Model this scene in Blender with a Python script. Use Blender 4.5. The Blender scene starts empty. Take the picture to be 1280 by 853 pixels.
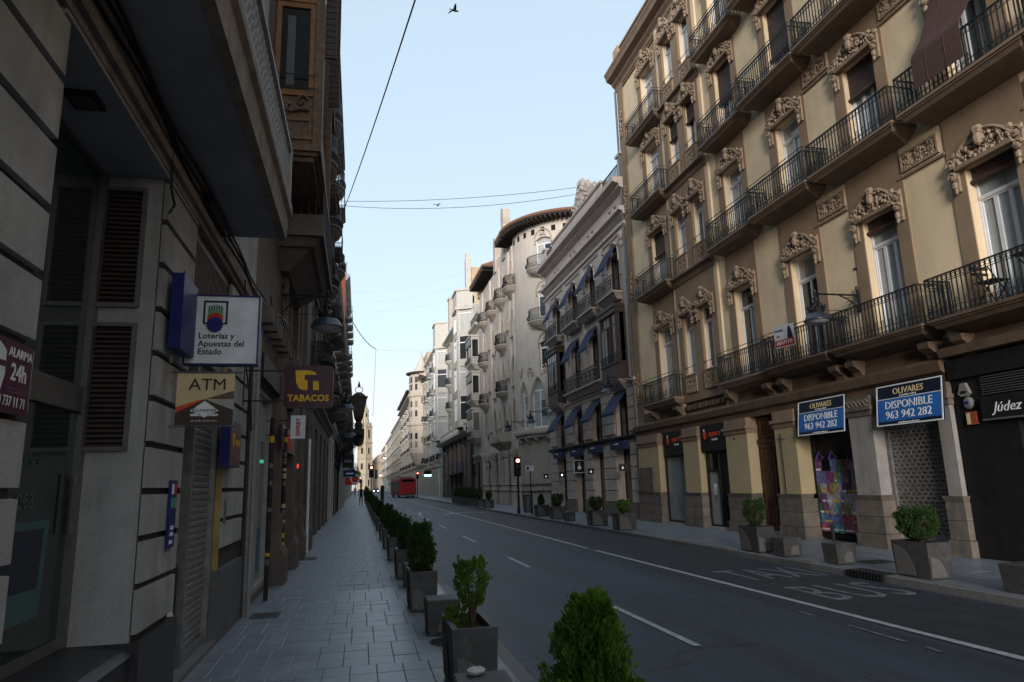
import bpy, math, random
from math import sin, cos, pi, radians, sqrt, atan2
from mathutils import Matrix, Vector
random.seed(7)
scene = bpy.context.scene
COL = scene.collection

# ------------------------------------------------------------------ camera
YAW, PITCH, ROLL = 0.2181, 0.2020, -0.02878
fw = Vector((sin(YAW)*cos(PITCH), cos(YAW)*cos(PITCH), sin(PITCH)))
rt = Vector((cos(YAW), -sin(YAW), 0)); up = rt.cross(fw)
r2 = rt*cos(ROLL) + up*sin(ROLL); u2 = up*cos(ROLL) - rt*sin(ROLL)
cd = bpy.data.cameras.new('camera'); cam = bpy.data.objects.new('camera', cd); COL.objects.link(cam)
cam.matrix_world = Matrix(((r2.x, u2.x, -fw.x, 0), (r2.y, u2.y, -fw.y, 0), (r2.z, u2.z, -fw.z, 1.6), (0, 0, 0, 1)))
cd.sensor_width = 36.0; cd.lens = 36.0*867.5/1280.0
cd.clip_start = 0.05; cd.clip_end = 5000
scene.camera = cam

# ------------------------------------------------------------------ sky, sun, exposure
SUN_EL = radians(11.0); SUN_AZ = radians(202.0)      # azimuth clockwise from +Y; the sun is low behind the camera
w = bpy.data.worlds.new('World'); scene.world = w; w.use_nodes = True
nt = w.node_tree; nt.nodes.clear()
def N(nt, t, **k):
    n = nt.nodes.new(t)
    for a, v in k.items(): setattr(n, a, v)
    return n
out = N(nt, 'ShaderNodeOutputWorld'); bg = N(nt, 'ShaderNodeBackground'); bg.inputs[1].default_value = 0.105
sky = N(nt, 'ShaderNodeTexSky', sky_type='NISHITA'); sky.sun_disc = False
sky.sun_elevation = SUN_EL; sky.sun_rotation = SUN_AZ
sky.altitude = 20; sky.air_density = 1.0; sky.dust_density = 1.2; sky.ozone_density = 1.2
tc = N(nt, 'ShaderNodeTexCoord'); sep = N(nt, 'ShaderNodeSeparateXYZ')
nt.links.new(tc.outputs['Generated'], sep.inputs[0])
mp = N(nt, 'ShaderNodeMapping'); mp.inputs['Scale'].default_value = (2.2, 2.2, 5.0); mp.inputs['Location'].default_value = (0.35, 0.2, 0.1)
nt.links.new(tc.outputs['Generated'], mp.inputs[0])
cn = N(nt, 'ShaderNodeTexNoise'); cn.inputs['Scale'].default_value = 1.6; cn.inputs['Detail'].default_value = 9; cn.inputs['Roughness'].default_value = 0.55
nt.links.new(mp.outputs[0], cn.inputs['Vector'])
cr = N(nt, 'ShaderNodeMapRange'); cr.inputs[1].default_value = 0.38; cr.inputs[2].default_value = 0.62; cr.inputs[3].default_value = 0.3
nt.links.new(cn.outputs[0], cr.inputs[0])
el = N(nt, 'ShaderNodeMapRange'); el.inputs[1].default_value = 0.19; el.inputs[2].default_value = 0.09
nt.links.new(sep.outputs[2], el.inputs[0])
mu = N(nt, 'ShaderNodeMath', operation='MULTIPLY'); nt.links.new(cr.outputs[0], mu.inputs[0]); nt.links.new(el.outputs[0], mu.inputs[1])
mu2 = N(nt, 'ShaderNodeMath', operation='MULTIPLY'); nt.links.new(mu.outputs[0], mu2.inputs[0]); mu2.inputs[1].default_value = 0.95
hsv = N(nt, 'ShaderNodeHueSaturation'); hsv.inputs['Saturation'].default_value = 0.8; hsv.inputs['Value'].default_value = 1.0
nt.links.new(sky.outputs[0], hsv.inputs['Color'])
mx = N(nt, 'ShaderNodeMix', data_type='RGBA'); nt.links.new(mu2.outputs[0], mx.inputs[0])
pale = N(nt, 'ShaderNodeMix', data_type='RGBA'); pale.inputs[0].default_value = 0.74; pale.inputs[7].default_value = (2.02, 2.52, 2.95, 1)   # thin high veil evens the dawn sky
nt.links.new(hsv.outputs[0], pale.inputs[6]); nt.links.new(pale.outputs[2], mx.inputs[6]); mx.inputs[7].default_value = (2.95, 2.42, 2.5, 1)
nt.links.new(mx.outputs[2], bg.inputs[0]); nt.links.new(bg.outputs[0], out.inputs[0])
sl = bpy.data.lights.new('sun', 'SUN'); sl.energy = 1.25; sl.angle = radians(20); sl.color = (1.0, 0.94, 0.88)
so = bpy.data.objects.new('sun', sl); COL.objects.link(so)
sd = Vector((sin(SUN_AZ)*cos(SUN_EL), cos(SUN_AZ)*cos(SUN_EL), sin(SUN_EL)))
so.rotation_euler = sd.to_track_quat('Z', 'Y').to_euler(); so.location = (0, -30, 60)
scene.view_settings.view_transform = 'Standard'; scene.view_settings.look = 'None'
scene.view_settings.exposure = 1.7; scene.view_settings.gamma = 1.0; scene.view_settings.use_curve_mapping = False
scene.render.engine = 'CYCLES'
scene.cycles.max_bounces = 6; scene.cycles.diffuse_bounces = 4; scene.cycles.glossy_bounces = 3

# ------------------------------------------------------------------ helpers
class MB:
    def __init__(s): s.v = []; s.f = []
    def add(s, vs, fs):
        o = len(s.v); s.v.extend(vs); s.f.extend(tuple(i+o for i in f) for f in fs); return s
    def box(s, x0, x1, y0, y1, z0, z1):
        return s.add([(x0,y0,z0),(x1,y0,z0),(x1,y1,z0),(x0,y1,z0),(x0,y0,z1),(x1,y0,z1),(x1,y1,z1),(x0,y1,z1)],
                     [(0,3,2,1),(4,5,6,7),(0,1,5,4),(1,2,6,5),(2,3,7,6),(3,0,4,7)])
    def taper(s, x0, x1, y0, y1, z0, z1, i=0.0, j=None):   # box whose bottom is inset by i (j along y)
        j = i if j is None else j
        return s.add([(x0+i,y0+j,z0),(x1-i,y0+j,z0),(x1-i,y1-j,z0),(x0+i,y1-j,z0),(x0,y0,z1),(x1,y0,z1),(x1,y1,z1),(x0,y1,z1)],
                     [(0,3,2,1),(4,5,6,7),(0,1,5,4),(1,2,6,5),(2,3,7,6),(3,0,4,7)])
    def slab(s, x0, x1, y0, z0, z1, ix, iy):               # balcony moulding: back stays on the wall (y=0), bottom drawn in
        return s.add([(x0+ix,y0+iy,z0),(x1-ix,y0+iy,z0),(x1-ix,0,z0),(x0+ix,0,z0),(x0,y0,z1),(x1,y0,z1),(x1,0,z1),(x0,0,z1)],
                     [(0,3,2,1),(4,5,6,7),(0,1,5,4),(1,2,6,5),(2,3,7,6),(3,0,4,7)])
    def extr_x(s, prof, x0, x1):                           # profile [(y,z)] swept along x
        n = len(prof)
        vs = [(x0,y,z) for y,z in prof]+[(x1,y,z) for y,z in prof]
        fs = [(i,(i+1)%n,n+(i+1)%n,n+i) for i in range(n)]+[tuple(range(n-1,-1,-1)), tuple(range(n,2*n))]
        return s.add(vs, fs)
    def extr_y(s, poly, y0, y1):                           # polygon [(x,z)] given depth
        n = len(poly)
        vs = [(x,y0,z) for x,z in poly]+[(x,y1,z) for x,z in poly]
        fs = [(i,(i+1)%n,n+(i+1)%n,n+i) for i in range(n)]+[tuple(range(n-1,-1,-1)), tuple(range(n,2*n))]
        return s.add(vs, fs)
    def extr_z(s, poly, z0, z1):
        n = len(poly)
        vs = [(x,y,z0) for x,y in poly]+[(x,y,z1) for x,y in poly]
        fs = [(i,(i+1)%n,n+(i+1)%n,n+i) for i in range(n)]+[tuple(range(n-1,-1,-1)), tuple(range(n,2*n))]
        return s.add(vs, fs)
    def ring(s, outer, inner, y0, y1):                     # polygon ring in xz, same point count
        n = len(outer)
        vs = [(x,y0,z) for x,z in outer]+[(x,y0,z) for x,z in inner]+[(x,y1,z) for x,z in outer]+[(x,y1,z) for x,z in inner]
        fs = []
        for i in range(n):
            j = (i+1) % n
            fs += [(i,j,n+j,n+i),(2*n+i,3*n+i,3*n+j,2*n+j),(i,2*n+i,2*n+j,j),(n+i,n+j,3*n+j,3*n+i)]
        return s.add(vs, fs)
    def tube(s, pts, r, n=6, closed=False, r1=None):
        P = [Vector(p) for p in pts]; m = len(P); vs = []; fs = []; last = None
        for i, p in enumerate(P):
            if closed: t = P[(i+1) % m]-P[i-1]
            else: t = P[min(i+1,m-1)]-P[max(i-1,0)]
            t.normalize()
            a = last if last is not None else (Vector((0,0,1)) if abs(t.z) < .9 else Vector((1,0,0)))
            a = (a - t*a.dot(t)); 
            if a.length < 1e-4: a = Vector((0,1,0)) - t*t.y
            a.normalize(); last = a; b = t.cross(a)
            rr = r if r1 is None else r+(r1-r)*i/(m-1)
            for k in range(n):
                q = 2*pi*k/n+pi/n; c = p+(a*cos(q)+b*sin(q))*rr; vs.append(tuple(c))
        for i in range(m if closed else m-1):
            for k in range(n):
                a0 = i*n+k; a1 = i*n+(k+1)%n; b0 = ((i+1)%m)*n+k; b1 = ((i+1)%m)*n+(k+1)%n
                fs.append((a0,a1,b1,b0))
        if not closed: fs += [tuple(range(n-1,-1,-1)), tuple(range((m-1)*n, m*n))]
        return s.add(vs, fs)
    def lathe(s, prof, n=12, c=(0,0,0), a0=0.0, a1=2*pi, cap=True, sq=None):  # prof [(r,z)]
        full = abs(a1-a0-2*pi) < 1e-6; m = n if full else n+1; vs = []; fs = []
        for r, z in prof:
            for k in range(m):
                a = a0+(a1-a0)*k/n; vs.append((c[0]+r*cos(a), c[1]+r*sin(a), c[2]+z))
        for i in range(len(prof)-1):
            for k in range(n):
                k2 = (k+1) % m
                fs.append((i*m+k, i*m+k2, (i+1)*m+k2, (i+1)*m+k))
        if cap:
            fs.append(tuple(range(m-1,-1,-1))); fs.append(tuple(range((len(prof)-1)*m, len(prof)*m)))
        return s.add(vs, fs)
    def blob(s, c, rx, ry, rz, n=6, m=3):
        vs = [(c[0],c[1],c[2]-rz)]; fs = []
        for i in range(1, m+1):
            a = pi*i/(m+1)
            for k in range(n):
                q = 2*pi*k/n; vs.append((c[0]+rx*sin(a)*cos(q), c[1]+ry*sin(a)*sin(q), c[2]-rz*cos(a)))
        vs.append((c[0],c[1],c[2]+rz)); L = len(vs)-1
        for k in range(n):
            fs.append((0,1+(k+1)%n,1+k)); fs.append((L,1+(m-1)*n+k,1+(m-1)*n+(k+1)%n))
            for i in range(m-1): fs.append((1+i*n+k,1+i*n+(k+1)%n,1+(i+1)*n+(k+1)%n,1+(i+1)*n+k))
        return s.add(vs, fs)
    def xf(s, M):
        s.v = [tuple(M @ Vector(p)) for p in s.v]; return s
    def mesh(s, name, m, smooth=False):
        me = bpy.data.meshes.new(name); me.from_pydata(s.v, [], s.f)
        if m: me.materials.append(m)
        if smooth:
            me.polygons.foreach_set('use_smooth', [True]*len(me.polygons))
            try: me.set_sharp_from_angle(angle=radians(38))
            except Exception: pass
        me.update(); return me
def put(name, me, parent=None, loc=(0,0,0), rz=0.0, label=None):
    o = bpy.data.objects.new(name, me); COL.objects.link(o); o.location = loc
    if rz: o.rotation_euler = (0,0,rz)
    if parent: o.parent = parent
    if label: o['label'] = label
    return o
def part(name, mb, m, parent=None, loc=(0,0,0), rz=0.0, smooth=False, label=None):
    return put(name, mb.mesh(name, m, smooth), parent, loc, rz, label)
def tag(o, label, cat, group=None):
    o['label'] = label; o['category'] = cat
    if group: o['group'] = group
    return o
def thing(name, label, cat, loc=(0,0,0), rz=0.0, group=None):
    o = put(name, None, None, loc, rz); return tag(o, label, cat, group)
def structure(o): o['kind'] = 'structure'; return o
def stuff(o): o['kind'] = 'stuff'; return o
CACHE = {}
def shared(key, fn):
    if key not in CACHE: CACHE[key] = fn()
    return CACHE[key]
def text_mesh(body, size, m, align='CENTER', ext=0.004, shear=0.0, bold=0.0, spacing=1.0, sx=1.0):
    key = ('txt', body, size, m.name, align, shear, bold, spacing, sx)
    def mk():
        cu = bpy.data.curves.new('lettering', 'FONT'); cu.body = body; cu.size = size; cu.align_x = align; cu.extrude = ext
        cu.shear = shear; cu.offset = bold; cu.space_character = spacing; cu.resolution_u = 2; cu.space_line = 0.85
        ob = bpy.data.objects.new('lettering', cu); COL.objects.link(ob)
        dg = bpy.context.evaluated_depsgraph_get(); me = bpy.data.meshes.new_from_object(ob.evaluated_get(dg))
        bpy.data.objects.remove(ob); me.materials.clear(); me.materials.append(m)
        R = Matrix.Rotation(pi/2, 4, 'X') @ Matrix.Diagonal((sx,1,1,1)); me.transform(R); me.name = 'lettering'; return me
    return shared(key, mk)
# text stands in the local xz plane and reads from -y

# ------------------------------------------------------------------ materials
def mat(name, col, rough=0.8, var=0.18, scale=3.0, bump=0.15, bscale=40.0, spec=0.3, streak=0.0, metal=0.0, rand=0.0, col2=None, coat=0.0, objc=False, spots=0.0):
    m = bpy.data.materials.new(name); m.use_nodes = True; t = m.node_tree; b = t.nodes['Principled BSDF']
    b.inputs['Roughness'].default_value = rough; b.inputs['Specular IOR Level'].default_value = spec; b.inputs['Metallic'].default_value = metal
    if coat: b.inputs['Coat Weight'].default_value = coat
    if objc: vec = N(t, 'ShaderNodeTexCoord').outputs['Object']
    else: vec = N(t, 'ShaderNodeNewGeometry').outputs['Position']
    L = t.links.new
    n1 = N(t, 'ShaderNodeTexNoise'); n1.inputs['Scale'].default_value = scale; n1.inputs['Detail'].default_value = 6; n1.inputs['Roughness'].default_value = 0.62
    L(vec, n1.inputs['Vector'])
    mr = N(t, 'ShaderNodeMapRange'); mr.inputs[1].default_value = 0.3; mr.inputs[2].default_value = 0.7
    L(n1.outputs[0], mr.inputs[0])
    c1 = tuple(max(0, c*(1-var)) for c in col)+(1,); c2 = (tuple(min(1, c*(1+var)) for c in col) if col2 is None else tuple(col2))+(1,)
    mi = N(t, 'ShaderNodeMix', data_type='RGBA'); L(mr.outputs[0], mi.inputs[0]); mi.inputs[6].default_value = c1; mi.inputs[7].default_value = c2
    cur = mi.outputs[2]
    if streak > 0:
        mp = N(t, 'ShaderNodeMapping'); mp.inputs['Scale'].default_value = (1.0, 1.0, 0.12); L(vec, mp.inputs[0])
        n2 = N(t, 'ShaderNodeTexNoise'); n2.inputs['Scale'].default_value = 3.2; n2.inputs['Detail'].default_value = 8; n2.inputs['Roughness'].default_value = 0.7
        L(mp.outputs[0], n2.inputs['Vector'])
        m2 = N(t, 'ShaderNodeMapRange'); m2.inputs[1].default_value = 0.46; m2.inputs[2].default_value = 0.74; m2.inputs[4].default_value = streak
        L(n2.outputs[0], m2.inputs[0])
        mi2 = N(t, 'ShaderNodeMix', data_type='RGBA'); L(m2.outputs[0], mi2.inputs[0]); L(cur, mi2.inputs[6])
        mi2.inputs[7].default_value = tuple(c*0.35 for c in col)+(1,); cur = mi2.outputs[2]
    if spots > 0:
        vo = N(t, 'ShaderNodeTexVoronoi'); vo.inputs['Scale'].default_value = 3.1; L(vec, vo.inputs['Vector'])
        ms = N(t, 'ShaderNodeMapRange'); ms.inputs[1].default_value = 0.05; ms.inputs[2].default_value = 0.075; ms.inputs[3].default_value = spots; ms.inputs[4].default_value = 0.0; L(vo.outputs['Distance'], ms.inputs[0])
        nn = N(t, 'ShaderNodeTexNoise'); nn.inputs['Scale'].default_value = 0.9; nn.inputs['Detail'].default_value = 7; nn.inputs['Roughness'].default_value = 0.7; L(vec, nn.inputs['Vector'])
        mn = N(t, 'ShaderNodeMapRange'); mn.inputs[1].default_value = 0.55; mn.inputs[2].default_value = 0.75; mn.inputs[4].default_value = 0.55; L(nn.outputs[0], mn.inputs[0])
        ma = N(t, 'ShaderNodeMath', operation='MAXIMUM'); L(ms.outputs[0], ma.inputs[0]); L(mn.outputs[0], ma.inputs[1])
        mi3 = N(t, 'ShaderNodeMix', data_type='RGBA'); L(ma.outputs[0], mi3.inputs[0]); L(cur, mi3.inputs[6]); mi3.inputs[7].default_value = tuple(c*0.4 for c in col)+(1,); cur = mi3.outputs[2]
    if rand > 0:
        oi = N(t, 'ShaderNodeObjectInfo'); hv = N(t, 'ShaderNodeHueSaturation'); mr3 = N(t, 'ShaderNodeMapRange')
        mr3.inputs[3].default_value = 1-rand; mr3.inputs[4].default_value = 1+rand; L(oi.outputs['Random'], mr3.inputs[0])
        L(mr3.outputs[0], hv.inputs['Value']); L(cur, hv.inputs['Color']); cur = hv.outputs[0]
    L(cur, b.inputs['Base Color'])
    if bump > 0:
        nb = N(t, 'ShaderNodeTexNoise'); nb.inputs['Scale'].default_value = bscale; nb.inputs['Detail'].default_value = 5; L(vec, nb.inputs['Vector'])
        bp = N(t, 'ShaderNodeBump'); bp.inputs['Strength'].default_value = bump; bp.inputs['Distance'].default_value = 0.02
        L(nb.outputs[0], bp.inputs['Height']); L(bp.outputs[0], b.inputs['Normal'])
        rr = N(t, 'ShaderNodeMapRange'); rr.inputs[3].default_value = max(0.02, rough-0.1); rr.inputs[4].default_value = min(1, rough+0.08)
        L(n1.outputs[0], rr.inputs[0]); L(rr.outputs[0], b.inputs['Roughness'])
    return m
def flat(name, col, rough=0.6, spec=0.3, metal=0.0): return mat(name, col, rough, var=0.13, scale=5, bump=0.02, spec=spec, metal=metal)
def emis(name, col, s):
    m = bpy.data.materials.new(name); m.use_nodes = True; b = m.node_tree.nodes['Principled BSDF']
    b.inputs['Base Color'].default_value = (*col, 1); b.inputs['Emission Color'].default_value = (*col, 1); b.inputs['Emission Strength'].default_value = s
    return m
def glass(name, dark, curtain, amount, rough=0.06):
    # window glass with a dim room or a drawn curtain close behind it
    m = bpy.data.materials.new(name); m.use_nodes = True; t = m.node_tree; b = t.nodes['Principled BSDF']; L = t.links.new
    b.inputs['Roughness'].default_value = rough; b.inputs['Specular IOR Level'].default_value = 0.6; b.inputs['IOR'].default_value = 1.5
    oc = N(t, 'ShaderNodeTexCoord'); mp = N(t, 'ShaderNodeMapping'); mp.inputs['Scale'].default_value = (26, 1, 0.7); L(oc.outputs['Object'], mp.inputs[0])
    oi = N(t, 'ShaderNodeObjectInfo'); wv = N(t, 'ShaderNodeTexNoise'); wv.noise_dimensions = '4D'; wv.inputs['Scale'].default_value = 1.0; wv.inputs['Detail'].default_value = 2
    mm = N(t, 'ShaderNodeMath', operation='MULTIPLY'); mm.inputs[1].default_value = 37; L(oi.outputs['Random'], mm.inputs[0])
    L(mp.outputs[0], wv.inputs['Vector']); L(mm.outputs[0], wv.inputs['W'])
    mr = N(t, 'ShaderNodeMapRange'); mr.inputs[1].default_value = 0.35; mr.inputs[2].default_value = 0.65; mr.inputs[3].default_value = 0.45; L(wv.outputs[0], mr.inputs[0])
    ra = N(t, 'ShaderNodeMath', operation='LESS_THAN'); ra.inputs[1].default_value = amount; L(oi.outputs['Random'], ra.inputs[0])
    cc = N(t, 'ShaderNodeMix', data_type='RGBA'); L(mr.outputs[0], cc.inputs[0]); cc.inputs[6].default_value = tuple(c*0.55 for c in curtain)+(1,); cc.inputs[7].default_value = (*curtain,1)
    fi = N(t, 'ShaderNodeMix', data_type='RGBA'); L(ra.outputs[0], fi.inputs[0]); fi.inputs[6].default_value = (*dark,1); L(cc.outputs[2], fi.inputs[7])
    L(fi.outputs[2], b.inputs['Base Color']); return m
M = {}
M['ochre'] = mat('ochre_stucco', (0.76,0.60,0.40), 0.85, 0.13, 0.7, 0.14, 30, streak=0.22)
M['brown'] = mat('brown_stucco', (0.30,0.21,0.135), 0.85, 0.16, 1.2, 0.15, 35, streak=0.22)
M['brown2'] = mat('brown_plaster_moulding', (0.25,0.175,0.122), 0.8, 0.16, 3, 0.2, 50)
M['brownshade'] = mat('shaded_stained_brown_plaster', (0.13,0.088,0.06), 0.85, 0.25, 2.5, 0.2, 40, streak=0.3)  # darker copy of the brown: overhang shade put into the colour, with stain streaks
M['plinth2'] = mat('grey_painted_plinth', (0.11,0.115,0.12), 0.75, 0.2, 4, 0.2, 50, streak=0.3)
M['carved'] = mat('carved_brown_plaster', (0.34,0.255,0.18), 0.8, 0.28, 14, 0.3, 60)
M['parapet'] = mat('weathered_parapet_render', (0.46,0.32,0.18), 0.9, 0.25, 3, 0.3, 30, streak=0.4)
M['greystone'] = mat('grey_brown_stone', (0.155,0.13,0.11), 0.85, 0.28, 4, 0.4, 24, streak=0.45, rand=0.12)
M['gfyellow'] = mat('ground_floor_yellow_paint', (0.42,0.335,0.20), 0.8, 0.08, 1.6, 0.12, 30, streak=0.14)
M['palepaint'] = mat('pale_grey_paint', (0.30,0.28,0.26), 0.85, 0.15, 3, 0.25, 30, streak=0.35)
M['iron'] = mat('black_painted_iron', (0.013,0.014,0.016), 0.55, 0.3, 20, 0.1, 90, spec=0.4)
M['white'] = mat('white_window_paint', (0.80,0.82,0.84), 0.5, 0.07, 6, 0.0)
M['shutter'] = mat('brown_roller_blind', (0.075,0.05,0.045), 0.6, 0.25, 10, 0.1)
M['pane'] = glass('window_glass', (0.025,0.032,0.038), (0.50,0.49,0.47), 0.6)
M['pane_dark'] = glass('dark_window_glass', (0.012,0.014,0.016), (0.2,0.18,0.15), 0.12)
M['pane_pale'] = glass('pale_window_glass', (0.10,0.13,0.15), (0.40,0.45,0.48), 0.6)
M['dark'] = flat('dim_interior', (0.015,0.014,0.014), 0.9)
M['black'] = mat('black_shop_cladding', (0.012,0.011,0.012), 0.55, 0.3, 6, 0.05)
M['wood'] = mat('dark_red_brown_wood', (0.085,0.035,0.022), 0.5, 0.3, 6, 0.15, 50, streak=0.3)
M['soil'] = mat('dark_planting_soil', (0.022,0.014,0.01), 0.95, 0.5, 40, 0.6, 60)
M['concrete'] = mat('dark_polished_concrete', (0.072,0.071,0.070), 0.6, 0.28, 12, 0.2, 70, streak=0.25, rand=0.14)
M['aggregate'] = mat('pale_exposed_aggregate', (0.15,0.143,0.135), 0.8, 0.35, 60, 0.5, 120)
M['asphalt'] = None
M['slab'] = mat('grey_paving_slab', (0.185,0.206,0.238), 0.40, 0.2, 5, 0.12, 60, rand=0.09, spec=0.45, streak=0.3, spots=0.7)
M['joint'] = mat('dark_paving_joint', (0.115,0.12,0.125), 0.9, 0.3, 20, 0.2)
M['pave2'] = mat('grey_pavement', (0.18,0.20,0.232), 0.5, 0.22, 5, 0.12, 60, spec=0.4, streak=0.3, spots=0.6)
M['kerb'] = mat('grey_granite_kerb', (0.155,0.153,0.15), 0.7, 0.25, 20, 0.25, 60, rand=0.15)
M['cream'] = mat('pinkish_cream_stucco', (0.60,0.51,0.46), 0.85, 0.10, 1.0, 0.12, 30, streak=0.2)
M['creamstone'] = mat('pinkish_grey_stone', (0.48,0.41,0.36), 0.85, 0.18, 3, 0.25, 30, streak=0.3, rand=0.06)
M['navy'] = mat('navy_awning_canvas', (0.018,0.03,0.085), 0.8, 0.2, 8, 0.1, 200)
M['darkwood'] = mat('dark_mirador_timber', (0.06,0.042,0.032), 0.55, 0.3, 8, 0.15)
M['beige'] = mat('beige_grey_stucco', (0.58,0.51,0.44), 0.85, 0.10, 0.9, 0.12, 30, streak=0.22)
M['beigetrim'] = mat('beige_stone_trim', (0.44,0.38,0.32), 0.85, 0.18, 5, 0.25, 40)
M['white_wall'] = mat('pale_grey_white_stucco', (0.43,0.405,0.365), 0.85, 0.10, 1.2, 0.12, 30, streak=0.28)
M['white_trim'] = mat('white_stone_trim', (0.48,0.455,0.41), 0.8, 0.14, 4, 0.15, 40)
M['tan'] = mat('tan_render', (0.46,0.34,0.22), 0.85, 0.14, 1.5, 0.2, 30, streak=0.25)
M['tiles'] = mat('terracotta_roof_tile', (0.24,0.12,0.07), 0.8, 0.35, 12, 0.3, 40, rand=0.2)
M['eave'] = mat('dark_eave_timber', (0.03,0.022,0.018), 0.7, 0.3, 8, 0.1)
M['leftstone'] = mat('left_pale_grey_stone', (0.35,0.352,0.35), 0.8, 0.2, 2.2, 0.3, 40, streak=0.5, rand=0.06)
M['leftdark'] = mat('left_groove_mortar', (0.06,0.052,0.045), 0.9, 0.3, 10, 0.2)
M['plinth'] = mat('black_granite_plinth', (0.032,0.032,0.034), 0.5, 0.35, 20, 0.1, 60, spec=0.4)
M['soffit'] = mat('grey_soffit_paint', (0.32,0.32,0.33), 0.85, 0.15, 1.5, 0.1, 40, streak=0.15)
M['fascia'] = mat('stained_brown_concrete', (0.24,0.20,0.165), 0.85, 0.35, 5, 0.3, 30, streak=0.5)
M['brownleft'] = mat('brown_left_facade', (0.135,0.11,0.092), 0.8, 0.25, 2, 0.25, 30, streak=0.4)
M['steel'] = mat('grey_steel', (0.20,0.20,0.205), 0.45, 0.2, 12, 0.08, 80, metal=0.6)
M['alu'] = mat('galvanised_shutter_steel', (0.23,0.225,0.22), 0.42, 0.3, 9, 0.1, 60, metal=0.5, spec=0.5)
M['signwhite'] = flat('white_sign_panel', (0.72,0.75,0.78), 0.4)
M['signblue'] = flat('dark_blue_sign_edge', (0.015,0.02,0.14), 0.4)
M['maroon'] = flat('dark_maroon_sign', (0.045,0.008,0.018), 0.35, 0.4)
M['gold'] = flat('gold_yellow_print', (0.72,0.42,0.02), 0.5)
M['ink'] = flat('black_print', (0.01,0.01,0.012), 0.5)
M['red'] = flat('red_print', (0.55,0.03,0.02), 0.5)
M['orange'] = flat('orange_red_print', (0.65,0.09,0.03), 0.5)
M['green'] = flat('green_print', (0.10,0.36,0.12), 0.5)
M['ltgreen'] = flat('grey_green_print', (0.35,0.45,0.38), 0.5)
M['cream_print'] = flat('tan_print', (0.62,0.50,0.28), 0.5)
M['purple'] = flat('dark_purple_sign', (0.075,0.012,0.045), 0.35)
M['paper'] = flat('white_print', (0.75,0.75,0.76), 0.6)
M['blue'] = flat('estate_board_blue', (0.02,0.13,0.42), 0.5)
M['teal'] = flat('teal_print', (0.10,0.30,0.32), 0.5)
M['brick'] = mat('red_brick', (0.20,0.055,0.035), 0.85, 0.25, 4, 0.3, 40)
M['paint'] = mat('worn_white_road_paint', (0.42,0.43,0.44), 0.7, 0.25, 14, 0.1, 60)
M['bark'] = mat('brown_bark', (0.07,0.045,0.03), 0.9, 0.3, 20, 0.4, 60)
M['lampblue'] = mat('grey_blue_lamp_enamel', (0.028,0.038,0.055), 0.4, 0.15, 10, 0.0, spec=0.5)
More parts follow.
